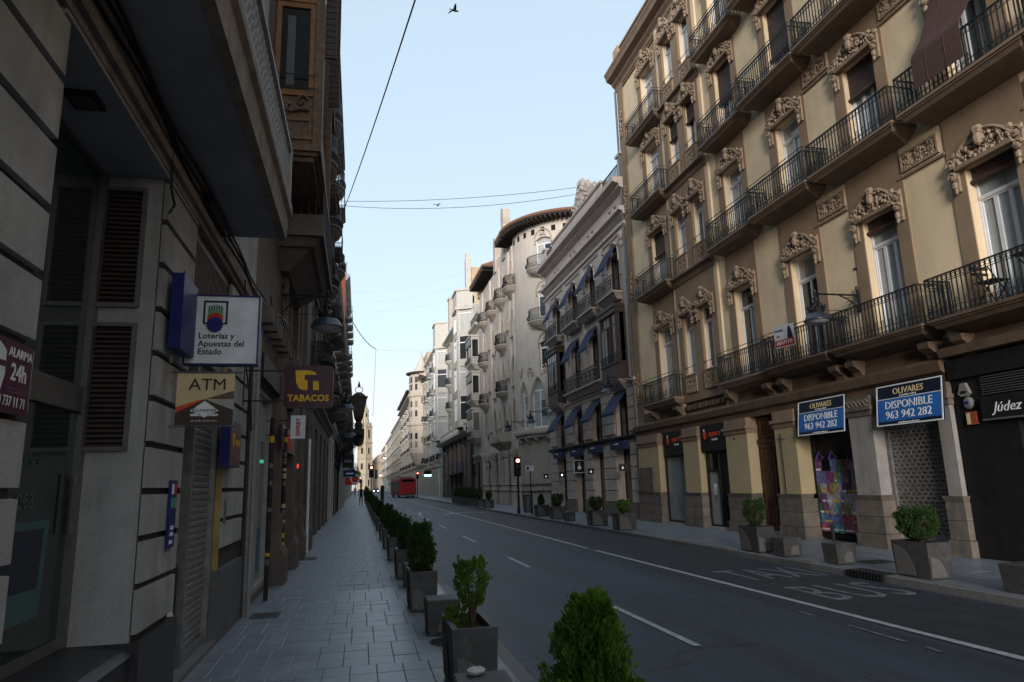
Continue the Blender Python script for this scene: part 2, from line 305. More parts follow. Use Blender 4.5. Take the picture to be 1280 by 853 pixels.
# ------------------------------------------------------------------ ground, road, pavements
RZ = -0.12
def asphalt():
    m = bpy.data.materials.new('worn_asphalt'); m.use_nodes = True; t = m.node_tree; b = t.nodes['Principled BSDF']; L = t.links.new
    g = N(t, 'ShaderNodeNewGeometry').outputs['Position']
    n1 = N(t, 'ShaderNodeTexNoise'); n1.inputs['Scale'].default_value = 0.9; n1.inputs['Detail'].default_value = 7; n1.inputs['Roughness'].default_value = 0.6
    mp = N(t, 'ShaderNodeMapping'); mp.inputs['Scale'].default_value = (1.6, 0.22, 1); L(g, mp.inputs[0]); L(mp.outputs[0], n1.inputs['Vector'])
    n2 = N(t, 'ShaderNodeTexNoise'); n2.inputs['Scale'].default_value = 70; n2.inputs['Detail'].default_value = 4; L(g, n2.inputs['Vector'])
    v = N(t, 'ShaderNodeTexVoronoi', feature='DISTANCE_TO_EDGE'); v.inputs['Scale'].default_value = 0.33
    wn = N(t, 'ShaderNodeTexNoise'); wn.inputs['Scale'].default_value = 1.5; wn.inputs['Detail'].default_value = 5; L(g, wn.inputs['Vector'])
    va = N(t, 'ShaderNodeVectorMath', operation='MULTIPLY_ADD'); L(wn.outputs['Color'], va.inputs[0]); va.inputs[1].default_value = (1.3,1.3,0); L(g, va.inputs[2]); L(va.outputs[0], v.inputs['Vector'])
    cr = N(t, 'ShaderNodeMapRange'); cr.inputs[1].default_value = 0.0; cr.inputs[2].default_value = 0.006; L(v.outputs['Distance'], cr.inputs[0])
    a = N(t, 'ShaderNodeMix', data_type='RGBA'); L(n1.outputs[0], a.inputs[0]); a.inputs[6].default_value = (0.027,0.033,0.047,1); a.inputs[7].default_value = (0.068,0.080,0.106,1)
    c = N(t, 'ShaderNodeMix', data_type='RGBA', blend_type='MULTIPLY'); c.inputs[0].default_value = 1; L(a.outputs[2], c.inputs[6])
    mr = N(t, 'ShaderNodeMapRange'); mr.inputs[1].default_value = 0.3; mr.inputs[2].default_value = 0.7; mr.inputs[3].default_value = 0.72; mr.inputs[4].default_value = 1.3; L(n2.outputs[0], mr.inputs[0]); L(mr.outputs[0], c.inputs[7])
    d = N(t, 'ShaderNodeMix', data_type='RGBA'); L(cr.outputs[0], d.inputs[0]); d.inputs[6].default_value = (0.022,0.022,0.024,1); L(c.outputs[2], d.inputs[7])
    mp2 = N(t, 'ShaderNodeMapping'); mp2.inputs['Scale'].default_value = (1.15, 0.012, 1); L(g, mp2.inputs[0])
    n4 = N(t, 'ShaderNodeTexNoise'); n4.inputs['Scale'].default_value = 1.0; n4.inputs['Detail'].default_value = 3; L(mp2.outputs[0], n4.inputs['Vector'])
    m4 = N(t, 'ShaderNodeMapRange'); m4.inputs[1].default_value = 0.35; m4.inputs[2].default_value = 0.65; m4.inputs[3].default_value = 0.74; m4.inputs[4].default_value = 1.22; L(n4.outputs[0], m4.inputs[0])
    n5 = N(t, 'ShaderNodeTexNoise'); n5.inputs['Scale'].default_value = 1.7; n5.inputs['Detail'].default_value = 8; n5.inputs['Roughness'].default_value = 0.7; L(g, n5.inputs['Vector'])
    m5 = N(t, 'ShaderNodeMapRange'); m5.inputs[1].default_value = 0.60; m5.inputs[2].default_value = 0.72; m5.inputs[3].default_value = 1.0; m5.inputs[4].default_value = 0.6; L(n5.outputs[0], m5.inputs[0])
    mm_ = N(t, 'ShaderNodeMath', operation='MULTIPLY'); L(m4.outputs[0], mm_.inputs[0]); L(m5.outputs[0], mm_.inputs[1])
    e = N(t, 'ShaderNodeMix', data_type='RGBA', blend_type='MULTIPLY'); e.inputs[0].default_value = 1; L(d.outputs[2], e.inputs[6]); L(mm_.outputs[0], e.inputs[7])
    L(e.outputs[2], b.inputs['Base Color']); rgh = N(t, 'ShaderNodeMapRange'); rgh.inputs[3].default_value = .5; rgh.inputs[4].default_value = .72; L(n4.outputs[0], rgh.inputs[0]); L(rgh.outputs[0], b.inputs['Roughness'])
    bp = N(t, 'ShaderNodeBump'); bp.inputs['Strength'].default_value = 0.35; bp.inputs['Distance'].default_value = 0.008; L(n2.outputs[0], bp.inputs['Height']); L(bp.outputs[0], b.inputs['Normal'])
    b.inputs['Specular IOR Level'].default_value = 0.35; return m
M['asphalt'] = asphalt()
mb = MB().box(-900, 900, -300, 2500, -2.0, RZ-0.012)
structure(part('ground', mb, mat('city_ground', (0.09,0.085,0.08), 0.9, 0.2, 0.5)))
mb = MB().box(1.46, 8.24, -40, 372, RZ-0.3, RZ)
structure(part('road', mb, M['asphalt']))
# right-hand lane surfaced slightly darker and smoother
mb = MB(); mb.add([(5.9,-40,RZ+.004),(8.1,-40,RZ+.004),(8.1,60,RZ+.004),(5.9,60,RZ+.004)], [(0,1,2,3)])
structure(part('bus_lane_surface', mb, mat('dark_bus_lane_asphalt', (0.036,0.038,0.047), 0.6, 0.25, 2.5, 0.3, 120)))
zp = RZ+.009
mk = structure(put('road_marking', None))
M['paint_worn'] = mat('very_worn_road_paint', (0.17,0.178,0.19), 0.7, 0.55, 9, 0.1, 60)
def stripe(x0, y0, x1, y1, wd, nm='painted_line'):
    d = Vector((x1-x0, y1-y0)); d.normalize(); n = Vector((-d.y, d.x))*wd/2; k = max(1, int((Vector((x1-x0,y1-y0))).length/1.5))
    mb = MB(); vs = []; rnd = random.Random(int(y0*10)+3)
    for i in range(k+1):
        f = i/k; x = x0+(x1-x0)*f; y = y0+(y1-y0)*f; j = rnd.uniform(.92, 1.04)
        vs += [(x+n.x*j, y+n.y*j, zp), (x-n.x*j, y-n.y*j, zp)]
    mb.add(vs, [(2*i,2*i+1,2*i+3,2*i+2) for i in range(k)]); part(nm, mb, M['paint_worn'] if nm == 'worn_line' else M['paint'], mk)
stripe(6.02, 4.0, 5.83, 17.3, .11, 'lane_line'); stripe(5.82, 17.9, 5.76, 120, .11, 'lane_line'); stripe(5.76, 130, 5.76, 300, .11, 'lane_line')
for y0, y1 in ((7.15,9.7),(14.6,16.7),(21.5,24.3),(28.8,31.4),(36.0,41.5),(50,53),(60,63),(70,73),(80,83)):
    stripe(3.47, y0, 3.47, y1, .085, 'lane_dash')
stripe(3.0, 45.6, 7.9, 43.4, .3, 'stop_line'); stripe(3.5, 42.2, 3.95, 47.2, .18, 'turn_arrow'); stripe(4.9, 41.6, 5.7, 44.0, .16, 'turn_arrow')
for y0, y1 in ((8.15,8.45),(6.6,7.5),(6.15,6.35)): stripe(5.52, y0, 5.54, y1, .05, 'worn_line')
def road_text(body, x0, x1, y0, y1):
    me = text_mesh(body, 1.0, M['paint_worn'], 'LEFT', 0.0005, spacing=1.12); me2 = me.copy()
    xs = [v.co.x for v in me2.vertices]; zs = [v.co.z for v in me2.vertices]
    a, b, c, d = min(xs), max(xs), min(zs), max(zs)
    for v in me2.vertices:
        x, z = v.co.x, v.co.z; v.co = (x0+(x-a)/(b-a)*(x1-x0), y0+(z-c)/(d-c)*(y1-y0), zp-0.002+(0.001 if v.co.y < 0 else 0))
    put('painted_word', me2, mk)
road_text('BUS', 6.5, 7.9, 8.95, 10.3); road_text('TAXI', 6.42, 8.0, 11.15, 12.45)
# pavements with kerb stones
lp = structure(part('left_pavement', MB().box(-3.2, 1.30, -40, 372, RZ-.3, -0.0065), M['joint']))
rp = structure(part('right_pavement', MB().box(8.36, 17, -40, 41.0, RZ-.3, -0.0065).box(8.36, 17, 41.0, 372, RZ-.3, -0.0225), M['joint']))
kst = MB().add([(-.07,.004,-.30),(.07,.004,-.30),(.07,.996,-.30),(-.07,.996,-.30),(-.07,.004,0),(.055,.004,0),(.07,.004,-.015),(-.07,.996,0),(.055,.996,0),(.07,.996,-.015)],
  [(4,5,8,7),(5,6,9,8),(6,1,2,9),(0,1,6,5,4),(3,7,8,9,2),(0,4,7,3),(0,3,2,1)]).mesh('kerb_stone', M['kerb'])
for i in range(55):
    y = 2+i*1.0
    put('kerb_stone', kst, lp, (1.39, y, 0)); put('kerb_stone', kst, rp, (8.28, y+1, random.uniform(-.003,.002)), pi)
mb = MB().box(1.32, 1.46, 57, 372, -.3, 0); stuff(part('far_kerb', mb, M['kerb'], lp))
mb = MB().box(8.21, 8.36, 56, 372, -.3, 0); stuff(part('far_kerb', mb, M['kerb'], rp))
# left paving slabs: the nearest as single pieces, the rest joined
def slab_mesh(wx, wy):
    b = .0025
    return MB().add([(b,b,-.02),(wx-b,b,-.02),(wx-b,wy-b,-.02),(b,wy-b,-.02),(b,b,-.002),(wx-b,b,-.002),(wx-b,wy-b,-.002),(b,wy-b,-.002),
        (b+.004,b+.004,0),(wx-b-.004,b+.004,0),(wx-b-.004,wy-b-.004,0),(b+.004,wy-b-.004,0)],
        [(0,1,5,4),(1,2,6,5),(2,3,7,6),(3,0,4,7),(4,5,9,8),(5,6,10,9),(6,7,11,10),(7,4,8,11),(8,9,10,11)])
WX, WY = .235, .31
sm = slab_mesh(WX, WY).mesh('paving_slab', M['slab'])
rest = MB(); cnt = 0; r = 0; y = 4.2
while y < 62:
    off = -.05 if (r//3) % 2 == 0 else -.05-WX*.28
    for c in range(13):
        x0 = -1.65+off+c*WX
        if x0+WX > 1.33: continue
        dz = random.uniform(-.0012, .0008) if random.random() > .04 else -.004
        if cnt < 300 and x0 > -1.75:
            o = put('paving_slab', sm, lp, (x0, y, dz)); o.rotation_euler = (random.uniform(-.003,.003), random.uniform(-.003,.003), random.uniform(-.002,.002)); cnt += 1
        else:
            t = slab_mesh(WX, WY); rest.add([(a+x0, b_+y, c_+dz) for a, b_, c_ in t.v], t.f)
    xe = -1.65+off+13*WX
    while xe > 1.33-1e-6: xe -= WX
    if y < 62: rest.box(xe+.003, 1.318, y+.003, y+WY-.003, -.02, -.001)
    y += WY; r += 1
stuff(part('farther_paving_slabs', rest, M['pave2'], lp))
rest = MB()
for i in range(int((1.30+1.7)/.47)):
    for j in range(100):
        rest.box(-1.7+i*.47+.006, -1.7+(i+1)*.47-.006, 62+j*1.2+.01, 62+(j+1)*1.2-.01, -.03, random.uniform(-.003,.001))
stuff(part('distant_paving', rest, M['pave2'], lp))
mb = MB().box(-1.7, 1.3, 182, 372, -.03, 0); stuff(part('end_paving', mb, M['pave2'], lp))
rest = MB(); cnt = 0; sm2 = slab_mesh(.4, .4).mesh('paving_slab', M['slab'])
for j in range(88):
    for i in range(8):
        x0 = 8.36+i*.4; y0 = 6+j*.4+.2*(i % 2)
        if x0 > 11.3: continue
        if cnt < 280 and y0 < 21 and x0 > 8.3:
            put('paving_slab', sm2, rp, (x0, y0, random.uniform(-.003, .001))); cnt += 1
        else:
            t = slab_mesh(.4, .4); dz = random.uniform(-.003, .001); rest.add([(a+x0, b_+y0, c_+dz) for a, b_, c_ in t.v], t.f)
stuff(part('farther_paving_slabs', rest, M['pave2'], rp))
mb = MB().box(8.36, 17, 41.4, 372, -.03, -.001); stuff(part('distant_paving', mb, M['pave2'], rp))
# manhole covers and the gully grate
def manhole(x, y, sx, sy, label):
    t = thing('manhole_cover', label, 'manhole cover', (x, y, 0), 0, 'manhole covers in the pavements')
    part('frame', MB().ring([(-sx/2,-sy/2),(sx/2,-sy/2),(sx/2,sy/2),(-sx/2,sy/2)], [(-sx/2+.03,-sy/2+.03),(sx/2-.03,-sy/2+.03),(sx/2-.03,sy/2-.03),(-sx/2+.03,sy/2-.03)], -.004, .01).xf(Matrix.Rotation(-pi/2,4,'X')), M['iron'], t)
    mb = MB().box(-sx/2+.03, sx/2-.03, -sy/2+.03, sy/2-.03, -.004, .003)
    for i in range(6):
        for j in range(4):
            cx = -sx/2+.07+i*(sx-.14)/5; cy = -sy/2+.07+j*(sy-.14)/3; mb.box(cx-.018,cx+.018,cy-.018,cy+.018,.003,.006)
    part('cover', mb, mat('rusty_iron_cover', (0.05,0.048,0.047), 0.7, 0.3, 20, 0.2), t)
manhole(-1.17, 10.05, .36, .42, 'rectangular iron manhole cover beside the left facade, nearest the camera')
manhole(-1.2, 17.6, .5, .7, 'rectangular iron manhole cover farther along the left pavement by the dark shopfronts')
manhole(9.3, 11.6, .6, .5, 'dark iron manhole cover behind the large planter on the right pavement')
t = thing('manhole_cover', 'round iron manhole cover beside the kerb planter in the near left pavement', 'manhole cover', (.98, 7.7, 0), 0, 'manhole covers in the pavements')
part('cover', MB().lathe([(.24,-.004),(.24,.004),(.2,.006),(.2,.003),(.02,.003)], 20), M['iron'], t)
t = thing('gully_grate', 'black iron drain grate set in the right-hand kerb', 'drain', (8.25, 10.5, 0))
mb = MB().box(-.09,.2,-.42,.42,-.1,.002); part('frame', mb, M['dark'], t)
for i in range(11): part('bar', MB().box(-.1,.21,-.40+i*.077,-.375+i*.077,-.11,.008), M['iron'], t)

# ------------------------------------------------------------------ facade tools (local x right, z up, street at -y)
def facade(name, label, X, Y, side, cat='building'):
    return thing(name, label, cat, (X, Y, 0), -pi/2 if side == 'R' else pi/2)
def wall_mb(mb, x0, x1, z0, z1, ops, t=.3, y=0.0):
    xs = sorted({x0, x1, *[min(max(v,x0),x1) for o in ops for v in o[:2]]}); zs = sorted({z0, z1, *[min(max(v,z0),z1) for o in ops for v in o[2:]]})
    for i in range(len(xs)-1):
        run = None
        for j in range(len(zs)-1):
            cx = (xs[i]+xs[i+1])/2; cz = (zs[j]+zs[j+1])/2
            hole = any(o[0] < cx < o[1] and o[2] < cz < o[3] for o in ops)
            if not hole and run is None: run = zs[j]
            if hole and run is not None: mb.box(xs[i], xs[i+1], y, y+t, run, zs[j]); run = None
        if run is not None: mb.box(xs[i], xs[i+1], y, y+t, run, z1)
    return mb
def body(F, x0, x1, H, depth, m, t=.3):
    part('building_mass', MB().box(x0+.004, x1-.004, t+.006, depth, 0, H), m, F)
def win_frame(w, h, leaves, transom, bar=.05, mids=0):
    mb = MB(); f = bar
    mb.box(0,f,-.03,.04,0,h).box(w-f,w,-.03,.04,0,h).box(f,w-f,-.03,.04,0,f).box(f,w-f,-.03,.04,h-f,h)
    zt = h-f
    if transom: zt = h-transom; mb.box(f,w-f,-.045,.045,zt-.035,zt+.035); zt -= .035
    P = []; lw = (w-2*f)/leaves; s = bar*.8
    for i in range(leaves):
        a = f+i*lw; mb.box(a,a+s,-.02,.03,f,zt).box(a+lw-s,a+lw,-.02,.03,f,zt).box(a+s,a+lw-s,-.02,.03,f,f+s*1.8).box(a+s,a+lw-s,-.02,.03,zt-s,zt)
        z0, z1 = f+s*1.8, zt-s; n = mids+1
        for k in range(n):
            za = z0+(z1-z0)*k/n; zb = z0+(z1-z0)*(k+1)/n
            if k: mb.box(a+s,a+lw-s,-.015,.02,za-.012,za+.012)
            P.append((a+s, za, lw-2*s, zb-za))
    if transom: P.append((f, zt+.07, w-2*f, h-f-zt-.07))
    return mb, P
def window(F, x, z, w, h, leaves=2, transom=.5, fm='white', pm='pane', y=.2, blind=0.0, bm='shutter', mids=0, bar=.05, panes=True, label=None):
    key = ('win', w, h, leaves, transom, fm, mids, bar)
    def mk():
        mb, P = win_frame(w, h, leaves, transom, bar, mids); return mb.mesh('window', M[fm]), P
    me, P = shared(key, mk)
    o = put('window', me, F, (x, y, z), label=label)
    if panes:
        for (a, b, c, d) in P:
            pk = ('pane', round(c,3), round(d,3), pm)
            put('pane', shared(pk, lambda: MB().box(0,c,0,.008,0,d).mesh('pane', M[pm])), o, (a, .01, b))
    else:
        put('pane', shared(('pane1', w, h, pm), lambda: MB().box(.02,w-.02,0,.008,.02,h-.02).mesh('pane', M[pm])), o, (0, .012, 0))
    if blind > 0:
        def mkb():
            b_ = MB(); n = max(2, int(h*blind/.05))
            for i in range(n):
                z1 = h-i*h*blind/n; b_.box(0.01,w-.01,-.075,-.055,z1-h*blind/n+.006,z1)
            b_.tube([(0.01,-.09,h-h*blind+.0),(w-.01,-.09,h-h*blind)], .055, 8); return b_.mesh('roller_blind', M[bm])
        put('roller_blind', shared(('bl', w, h, blind, bm), mkb), o)
    return o
def ring_pts(cx, cz, r, n=8): return [(cx+r*cos(2*pi*k/n), 0, cz+r*sin(2*pi*k/n)) for k in range(n)]
def railing_path(pts, H=.95, gap=.105, orn=True, closed=False, top=0.0):
    th = .013 if gap < .13 else (.012 if gap < .18 else .022)
    """iron railing along a plan polyline [(x,y)], ornamented balusters"""
    mb = MB(); L = [Vector((a, b, 0)) for a, b in pts]
    for z, r in ((.03,.012),(.16,.009),(H-.14,.009),(H,.02)): mb.tube([(p.x,p.y,z) for p in L], r, 4)
    if top: mb.tube([(p.x,p.y,H+top) for p in L], .012, 4)
    d = []; 
    for i in range(len(L)-1):
        seg = L[i+1]-L[i]; n = max(1, round(seg.length/gap)); dr = seg.normalized()
        for k in range(n+(1 if i == len(L)-2 else 0)):
            p = L[i]+seg*k/n; d.append((p, dr))
        if top:
            for f in (0, 1) if i == len(L)-2 else (0,):
                q = L[i]+seg*f; mb.tube([(q.x,q.y,H),(q.x,q.y,H+top)], .01, 4)
    for j, (p, dr) in enumerate(d):
        mb.tube([(p.x,p.y,0),(p.x,p.y,H)], th, 4)
        if orn:
            for z, r in ((.095,.042),(H-.07,.04)):
                c = p+dr*gap/2; mb.tube([(c.x+dr.x*r*cos(a), c.y+dr.y*r*cos(a), z+r*sin(a)) for a in [2*pi*k/6 for k in range(6)]], .007, 3, closed=True)
            c = p; z = .30+.1*(j % 2); mb.blob((c.x,c.y,z), .02,.02,.045, 4, 1); mb.blob((c.x,c.y,.62), .016,.016,.035, 4, 1)
            if j % 2 == 0:
                c = p+dr*gap/2; r = .035
                mb.tube([(c.x+dr.x*r*cos(a)*(1-k*.08), c.y+dr.y*r*cos(a)*(1-k*.08), .24+r*1.7*sin(a)) for k, a in enumerate([pi*.5+2*pi*k/6 for k in range(8)])], .006, 3)
    return mb
def balcony(F, x0, x1, z, d=.5, H=.95, mat_s='brown2', t=.32, orn=True, gap=.105, top=0.0, inset=.22, label=None):
    def mk():
        w = x1-x0; b = MB()
        b.slab(0,w,-d,t-.06,t,0,0).slab(.03,w-.03,-d+.03,t-.10,t-.06,.0,.0).slab(.05,w-.05,-d+.05,t-.19,t-.10,.06,.06).slab(.12,w-.12,-d+.12,0,t-.19,inset,d-.18)
        return b.mesh('balcony', M[mat_s])
    o = put('balcony', shared(('balc', round(x1-x0,2), d, t, mat_s, inset), mk), F, (x0, 0, z), label=label)
    def mr():
        w = x1-x0; return railing_path([(.03,0),(.03,-d+.04),(w-.03,-d+.04),(w-.03,0)], H, gap, orn, top=top).mesh('railing', M['iron'])
    put('railing', shared(('rail', round(x1-x0,2), d, H, orn, gap, top), mr), o, (0,0,t))
    return o
def leaves_arch(w, h, kind, n=10):
    """arch outline inside a w x h rectangle, and the matching rectangle outline"""
    r = w/2; a = []; 
    if kind == 'point':
        hh = w*.95
        for i in range(n+1):
            t = i/n; x = w*t; s = abs(2*t-1); a.append((x, h-hh+hh*(1-s**1.7)*.97))
    elif kind == 'round':
        for i in range(n+1):
            q = pi-pi*i/n; a.append((r+r*cos(q), h-r+r*sin(q)*.98))
    else:
        for i in range(n+1):
            t = i/n; a.append((w*t, h-.18*w+.17*w*sin(pi*t)))
    return a
def arch_fill(w, h, kind, depth):
    a = leaves_arch(w, h, kind); mb = MB()
    for i in range(len(a)-1):
        (xa, za), (xb, zb) = a[i], a[i+1]
        mb.extr_y([(xa,za),(xb,zb),(xb,h+.001),(xa,h+.001)], 0, depth)
    return mb
def hood(w, h, kind, r=.05, drop=.35):
    a = leaves_arch(w+.1, h+.08, kind, 12); pts = [(a[0][0]-.05, 0, a[0][1]-drop)]+[(x-.05,0,z) for x, z in a]+[(a[-1][0]-.05,0,a[-1][1]-drop)]
    return MB().tube(pts, r, 5)
# ------------------------------------------------------------------ ochre building on the right
def pediment_mesh(w, seed, arch=False):
    rnd = random.Random(seed); b = MB(); W = w/2+.15
    def Hh(x):
        u = abs(x)/W
        return (.42*(1-u**2.2)+.07) if not arch else .62*sqrt(max(0,1-u*u))+.06
    for i in range(150):
        x = rnd.uniform(-W+.08, W-.08); z = rnd.uniform(.03, max(.05, Hh(x))); s = rnd.uniform(.03,.062)
        b.blob((x, -rnd.uniform(.03,.10), z), s*rnd.uniform(.7,1.5), s, s*rnd.uniform(.7,1.4), 5, 2)
    b.tube([(x, -.10, Hh(x)+.02) for x in [(-W+2*W*i/14) for i in range(15)]], .035, 5)
    b.blob((0,-.13,Hh(0)+.02), .13,.09,.10, 7, 3).blob((0,-.14,Hh(0)-.16), .09,.08,.14, 7, 3)
    b.extr_x([(-.0,-.04),(-.12,-.04),(-.14,.03),(0,.06)], -W+.05, W-.05)
    for s in (-1,1):
        cx = s*(W+.03)
        for cz, R in ((.10,.12),(-.14,.10)):
            b.tube([(cx+s*R*(1-k*.075)*cos(k*.72), -.10, cz+R*(1-k*.075)*sin(k*.72)) for k in range(11)], .032, 5)
            b.blob((cx,-.10,cz), .05,.05,.05, 6, 2)
        b.blob((cx-s*.02,-.09,-.32), .06,.05,.09, 6, 2).blob((cx-s*.03,-.08,-.44), .04,.04,.07, 5, 2).blob((cx-s*.10,-.08,.27), .07,.06,.07, 6, 2)
        b.box(min(cx-.08,cx+.08), max(cx-.08,cx+.08), -.05, .0, -.45, .25)
    # backing plate so no wall shows between the carving
    b.extr_y([(-W,-.02)]+[(-W+2*W*i/10, Hh(-W+2*W*i/10)) for i in range(11)]+[(W,-.02)], -.035, 0)
    return b
def carved_panel(w, h, seed):
    rnd = random.Random(seed); b = MB(); b.ring([(0,0),(w,0),(w,h),(0,h)], [(.05,.05),(w-.05,.05),(w-.05,h-.05),(.05,h-.05)], -.05, 0)
    for i in range(3):
        for j in range(3):
            cx = w*(i+.5)/3; cz = h*(j+.5)/3; R = min(w,h)/6
            b.tube([(cx+R*cos(2*pi*k/7), -.03, cz+R*sin(2*pi*k/7)) for k in range(7)], .022, 4, closed=True)
            b.blob((cx,-.03,cz), .035,.03,.035, 5, 2)
    for i in range(16): b.blob((rnd.uniform(.08,w-.08), -.03, rnd.uniform(.08,h-.08)), .04,.03,.03, 5, 2)
    return b
Y0 = 27.2
F = facade('apartment_building', 'tall ochre stucco apartment block with carved brown window crests, nearest on the right', 11.35, Y0, 'R')
H = 19.4; XE = 42.0
cols = {1:(2.5,1.2), 3:(8.25,1.02), 4:(11.2,1.02), 5:(14.03,1.02), 6:(16.88,1.04), 7:(19.75,1.02), 8:(22.6,1.02), 9:(25.5,1.02), 10:(28.4,1.02)}
fl = [(4.45,7.3),(8.8,11.2),(12.35,14.9),(15.65,18.3)]
ops = []
for c, (x, ww) in cols.items():
    for z0, z1 in fl: ops.append((x, x+ww, z0, z1))
for x, ww in ((4.75,.82),(6.12,.8)):
    for z0, z1 in fl: ops.append((x, x+ww, z0+.68, z1))
mb = wall_mb(MB(), 0, XE, 3.75, H, ops); part('wall', mb, M['ochre'], F)
body(F, 0, XE, H, 14, M['tan'])
part('flat_roof', MB().box(0, XE, 0, 14, H+.002, H+.2), M['parapet'], F)
# brown surrounds of each window column, 25 mm proud
for c, (x, ww) in cols.items():
    o = [(x, x+ww, z0, z1) for z0, z1 in fl]
    part('window_surround', wall_mb(MB(), x-.34, x+ww+.34, 4.2, 18.9, o, .027, -.027), M['brown'], F)
o = [(x, x+ww, z0+.68, z1) for x, ww in ((4.75,.82),(6.12,.8)) for z0, z1 in fl]
part('window_surround', wall_mb(MB(), 4.42, 7.25, 4.2, 18.9, o, .09, -.09), M['brown'], F)
part('pilaster_strip', MB().box(0, .62, -.06, 0, 3.8, H), M['brown'], F)
part('pilaster_strip', MB().box(4.2, 4.41, -.07, 0, 3.8, H).box(7.26, 7.45, -.07, 0, 3.8, H), M['ochre'], F)
for z in (5.2, 9.6, 13.6, 17.2):
    put("carved_drop", shared("cdrop", lambda: (lambda b: ([b.blob((random.Random(i).uniform(-.13,.13),-.02,-.5+i*.05), .06,.05,.05, 5, 2) for i in range(24)], b)[1])(MB()).mesh("carved_drop", M["carved"])), F, (.31,-.07,z))
for zi, (z0, z1) in enumerate(fl):
    for c, (x, ww) in cols.items():
        bl = {(1,1):.4,(3,2):.5,(4,2):.62,(5,1):.33,(5,0):.1,(6,0):.1,(6,1):.15,(4,3):.5,(2,2):.4,(7,1):.5,(7,0):.1,(8,1):.3}.get((c,zi), 0)
        window(F, x, z0, ww, z1-z0, 3 if c >= 5 else 2, .62 if zi == 0 else .5, blind=bl, y=.2, pm='pane_pale' if c in (5,6) else 'pane')
        put('carved_pediment', shared(('ped', ww, (c+zi) % 3, zi == 3), lambda: pediment_mesh(ww, c*3+zi, zi == 3).mesh('carved_pediment', M['carved'])), F, (x+ww/2, -.03, z1+.03))
        if c == 1: balcony(F, 1.6, 4.5, z0-.32, .5, .8, top=.12)
        elif c == 3: balcony(F, 7.65, 10.15, z0-.32, .5, .8, top=.12)
        else:
            bx = {4:(10.38,13.02),5:(13.14,15.95),6:(16.1,18.9)}.get(c, (x-.85, x+ww+.85))
            balcony(F, bx[0], bx[1], z0-.32, .64, .8, 'brownshade' if zi == 0 else 'brown2', top=.10 if c == 4 else 0)
    for k, (x, ww) in enumerate(((4.75,.82),(6.12,.8))):
        window(F, x, z0+.68, ww, z1-z0-.68, 2, .5, y=.12, blind={2:.42}.get(zi, 0))
        put('carved_pediment', shared(('ped', ww, zi % 2, zi == 3), lambda: pediment_mesh(ww-.12, 40+zi, zi == 3).mesh('carved_pediment', M['carved'])), F, (x+ww/2, -.10, z1+.03))
        put('carved_panel', shared(('cp', ww), lambda: carved_panel(ww, .56, 5).mesh('carved_panel', M['carved'])), F, (x, -.095, z0+.05))
        part('window_sill', MB().box(x-.05, x+ww+.05, -.16, .05, z0+.63, z0+.68), M['brown2'], F)
        part('window_guard', MB().tube([(x+.02,-.12,z0+.95),(x+ww-.02,-.12,z0+.95)], .012, 4).tube([(x+.02,-.12,z0+.95),(x+.02,.0,z0+.95)], .01, 4).tube([(x+ww-.02,-.12,z0+.95),(x+ww-.02,0,z0+.95)], .01, 4), M['iron'], F)
    if zi:
        part('ledge_moulding', MB().extr_x([(-.09,-.36),(-.14,-.3),(-.18,-.14),(-.30,-.1),(-.30,-.04),(-.09,0)], 4.3, 7.38).xf(Matrix.Translation((0,0,z0-.02))), M['brown2'], F)
for x in (13.02, 15.9, 18.85):
    for z in (7.9, 11.6):
        put('carved_panel', shared('cpw', lambda: carved_panel(1.0, .42, 9).mesh('carved_panel', M['carved'])), F, (x-.5 if x != 13.02 else x-.42, -.002, z))
        part('string_moulding', MB().box(x-.62, x+.62, -.05, 0, z-.12, z-.07), M['brown2'], F)
# cornice and parapet
cp = [(0,19.15),(-.06,19.15),(-.08,19.3),(-.20,19.42),(-.22,19.5),(-.46,19.62),(-.50,19.78),(-.56,19.9),(-.56,19.97),(0,20.0)]
part('cornice', MB().extr_x(cp, -.18, XE), M['brown2'], F)
part('frieze_moulding', MB().extr_x([(0,18.98),(-.07,18.98),(-.07,19.05),(0,19.08)], .0, XE), M['brown2'], F)
part('parapet', MB().box(.02, XE, .0, .22, 20.0, 20.95).box(-.1, .55, -.1, .4, 20.0, 21.15), M['parapet'], F)
part('parapet_coping', MB().box(.55, XE, -.06, .28, 20.95, 21.05), M['brown2'], F)
# ground floor: beam, pilasters, shopfronts
part('beam_moulding', MB().extr_x([(0.0,3.30),(-.16,3.30),(-.16,3.46),(-.26,3.52),(-.30,3.70),(-.2,3.78),(-.06,3.82),(0,4.2)], 0, 15.86), M['brownshade'], F)
for i, x in enumerate([4.55+.42*k for k in range(7)]): part('dentil', MB().box(x, x+.28, -.14, -.05, 3.92, 4.08), M['brownshade'], F)
for x in (2.0, 4.1, 7.8, 9.9, 10.6, 12.8, 13.4, 15.6, 16.4, 18.6, 19.3, 21.4):
    put('bracket', shared('bracket', lambda: MB().extr_x([(0,0),(0,-.62),(-.10,-.5),(-.16,-.25),(-.34,-.12),(-.36,0)], -.14, .14).mesh('bracket', M['brownshade'])), F, (x, 0, 4.13))
PIL = [(.35,2.42,-.3),(4.45,5.65,-.3),(7.42,8.72,-.3),(10.05,11.05,-.3),(13.05,13.88,-.3),(15.5,15.9,-.2)]
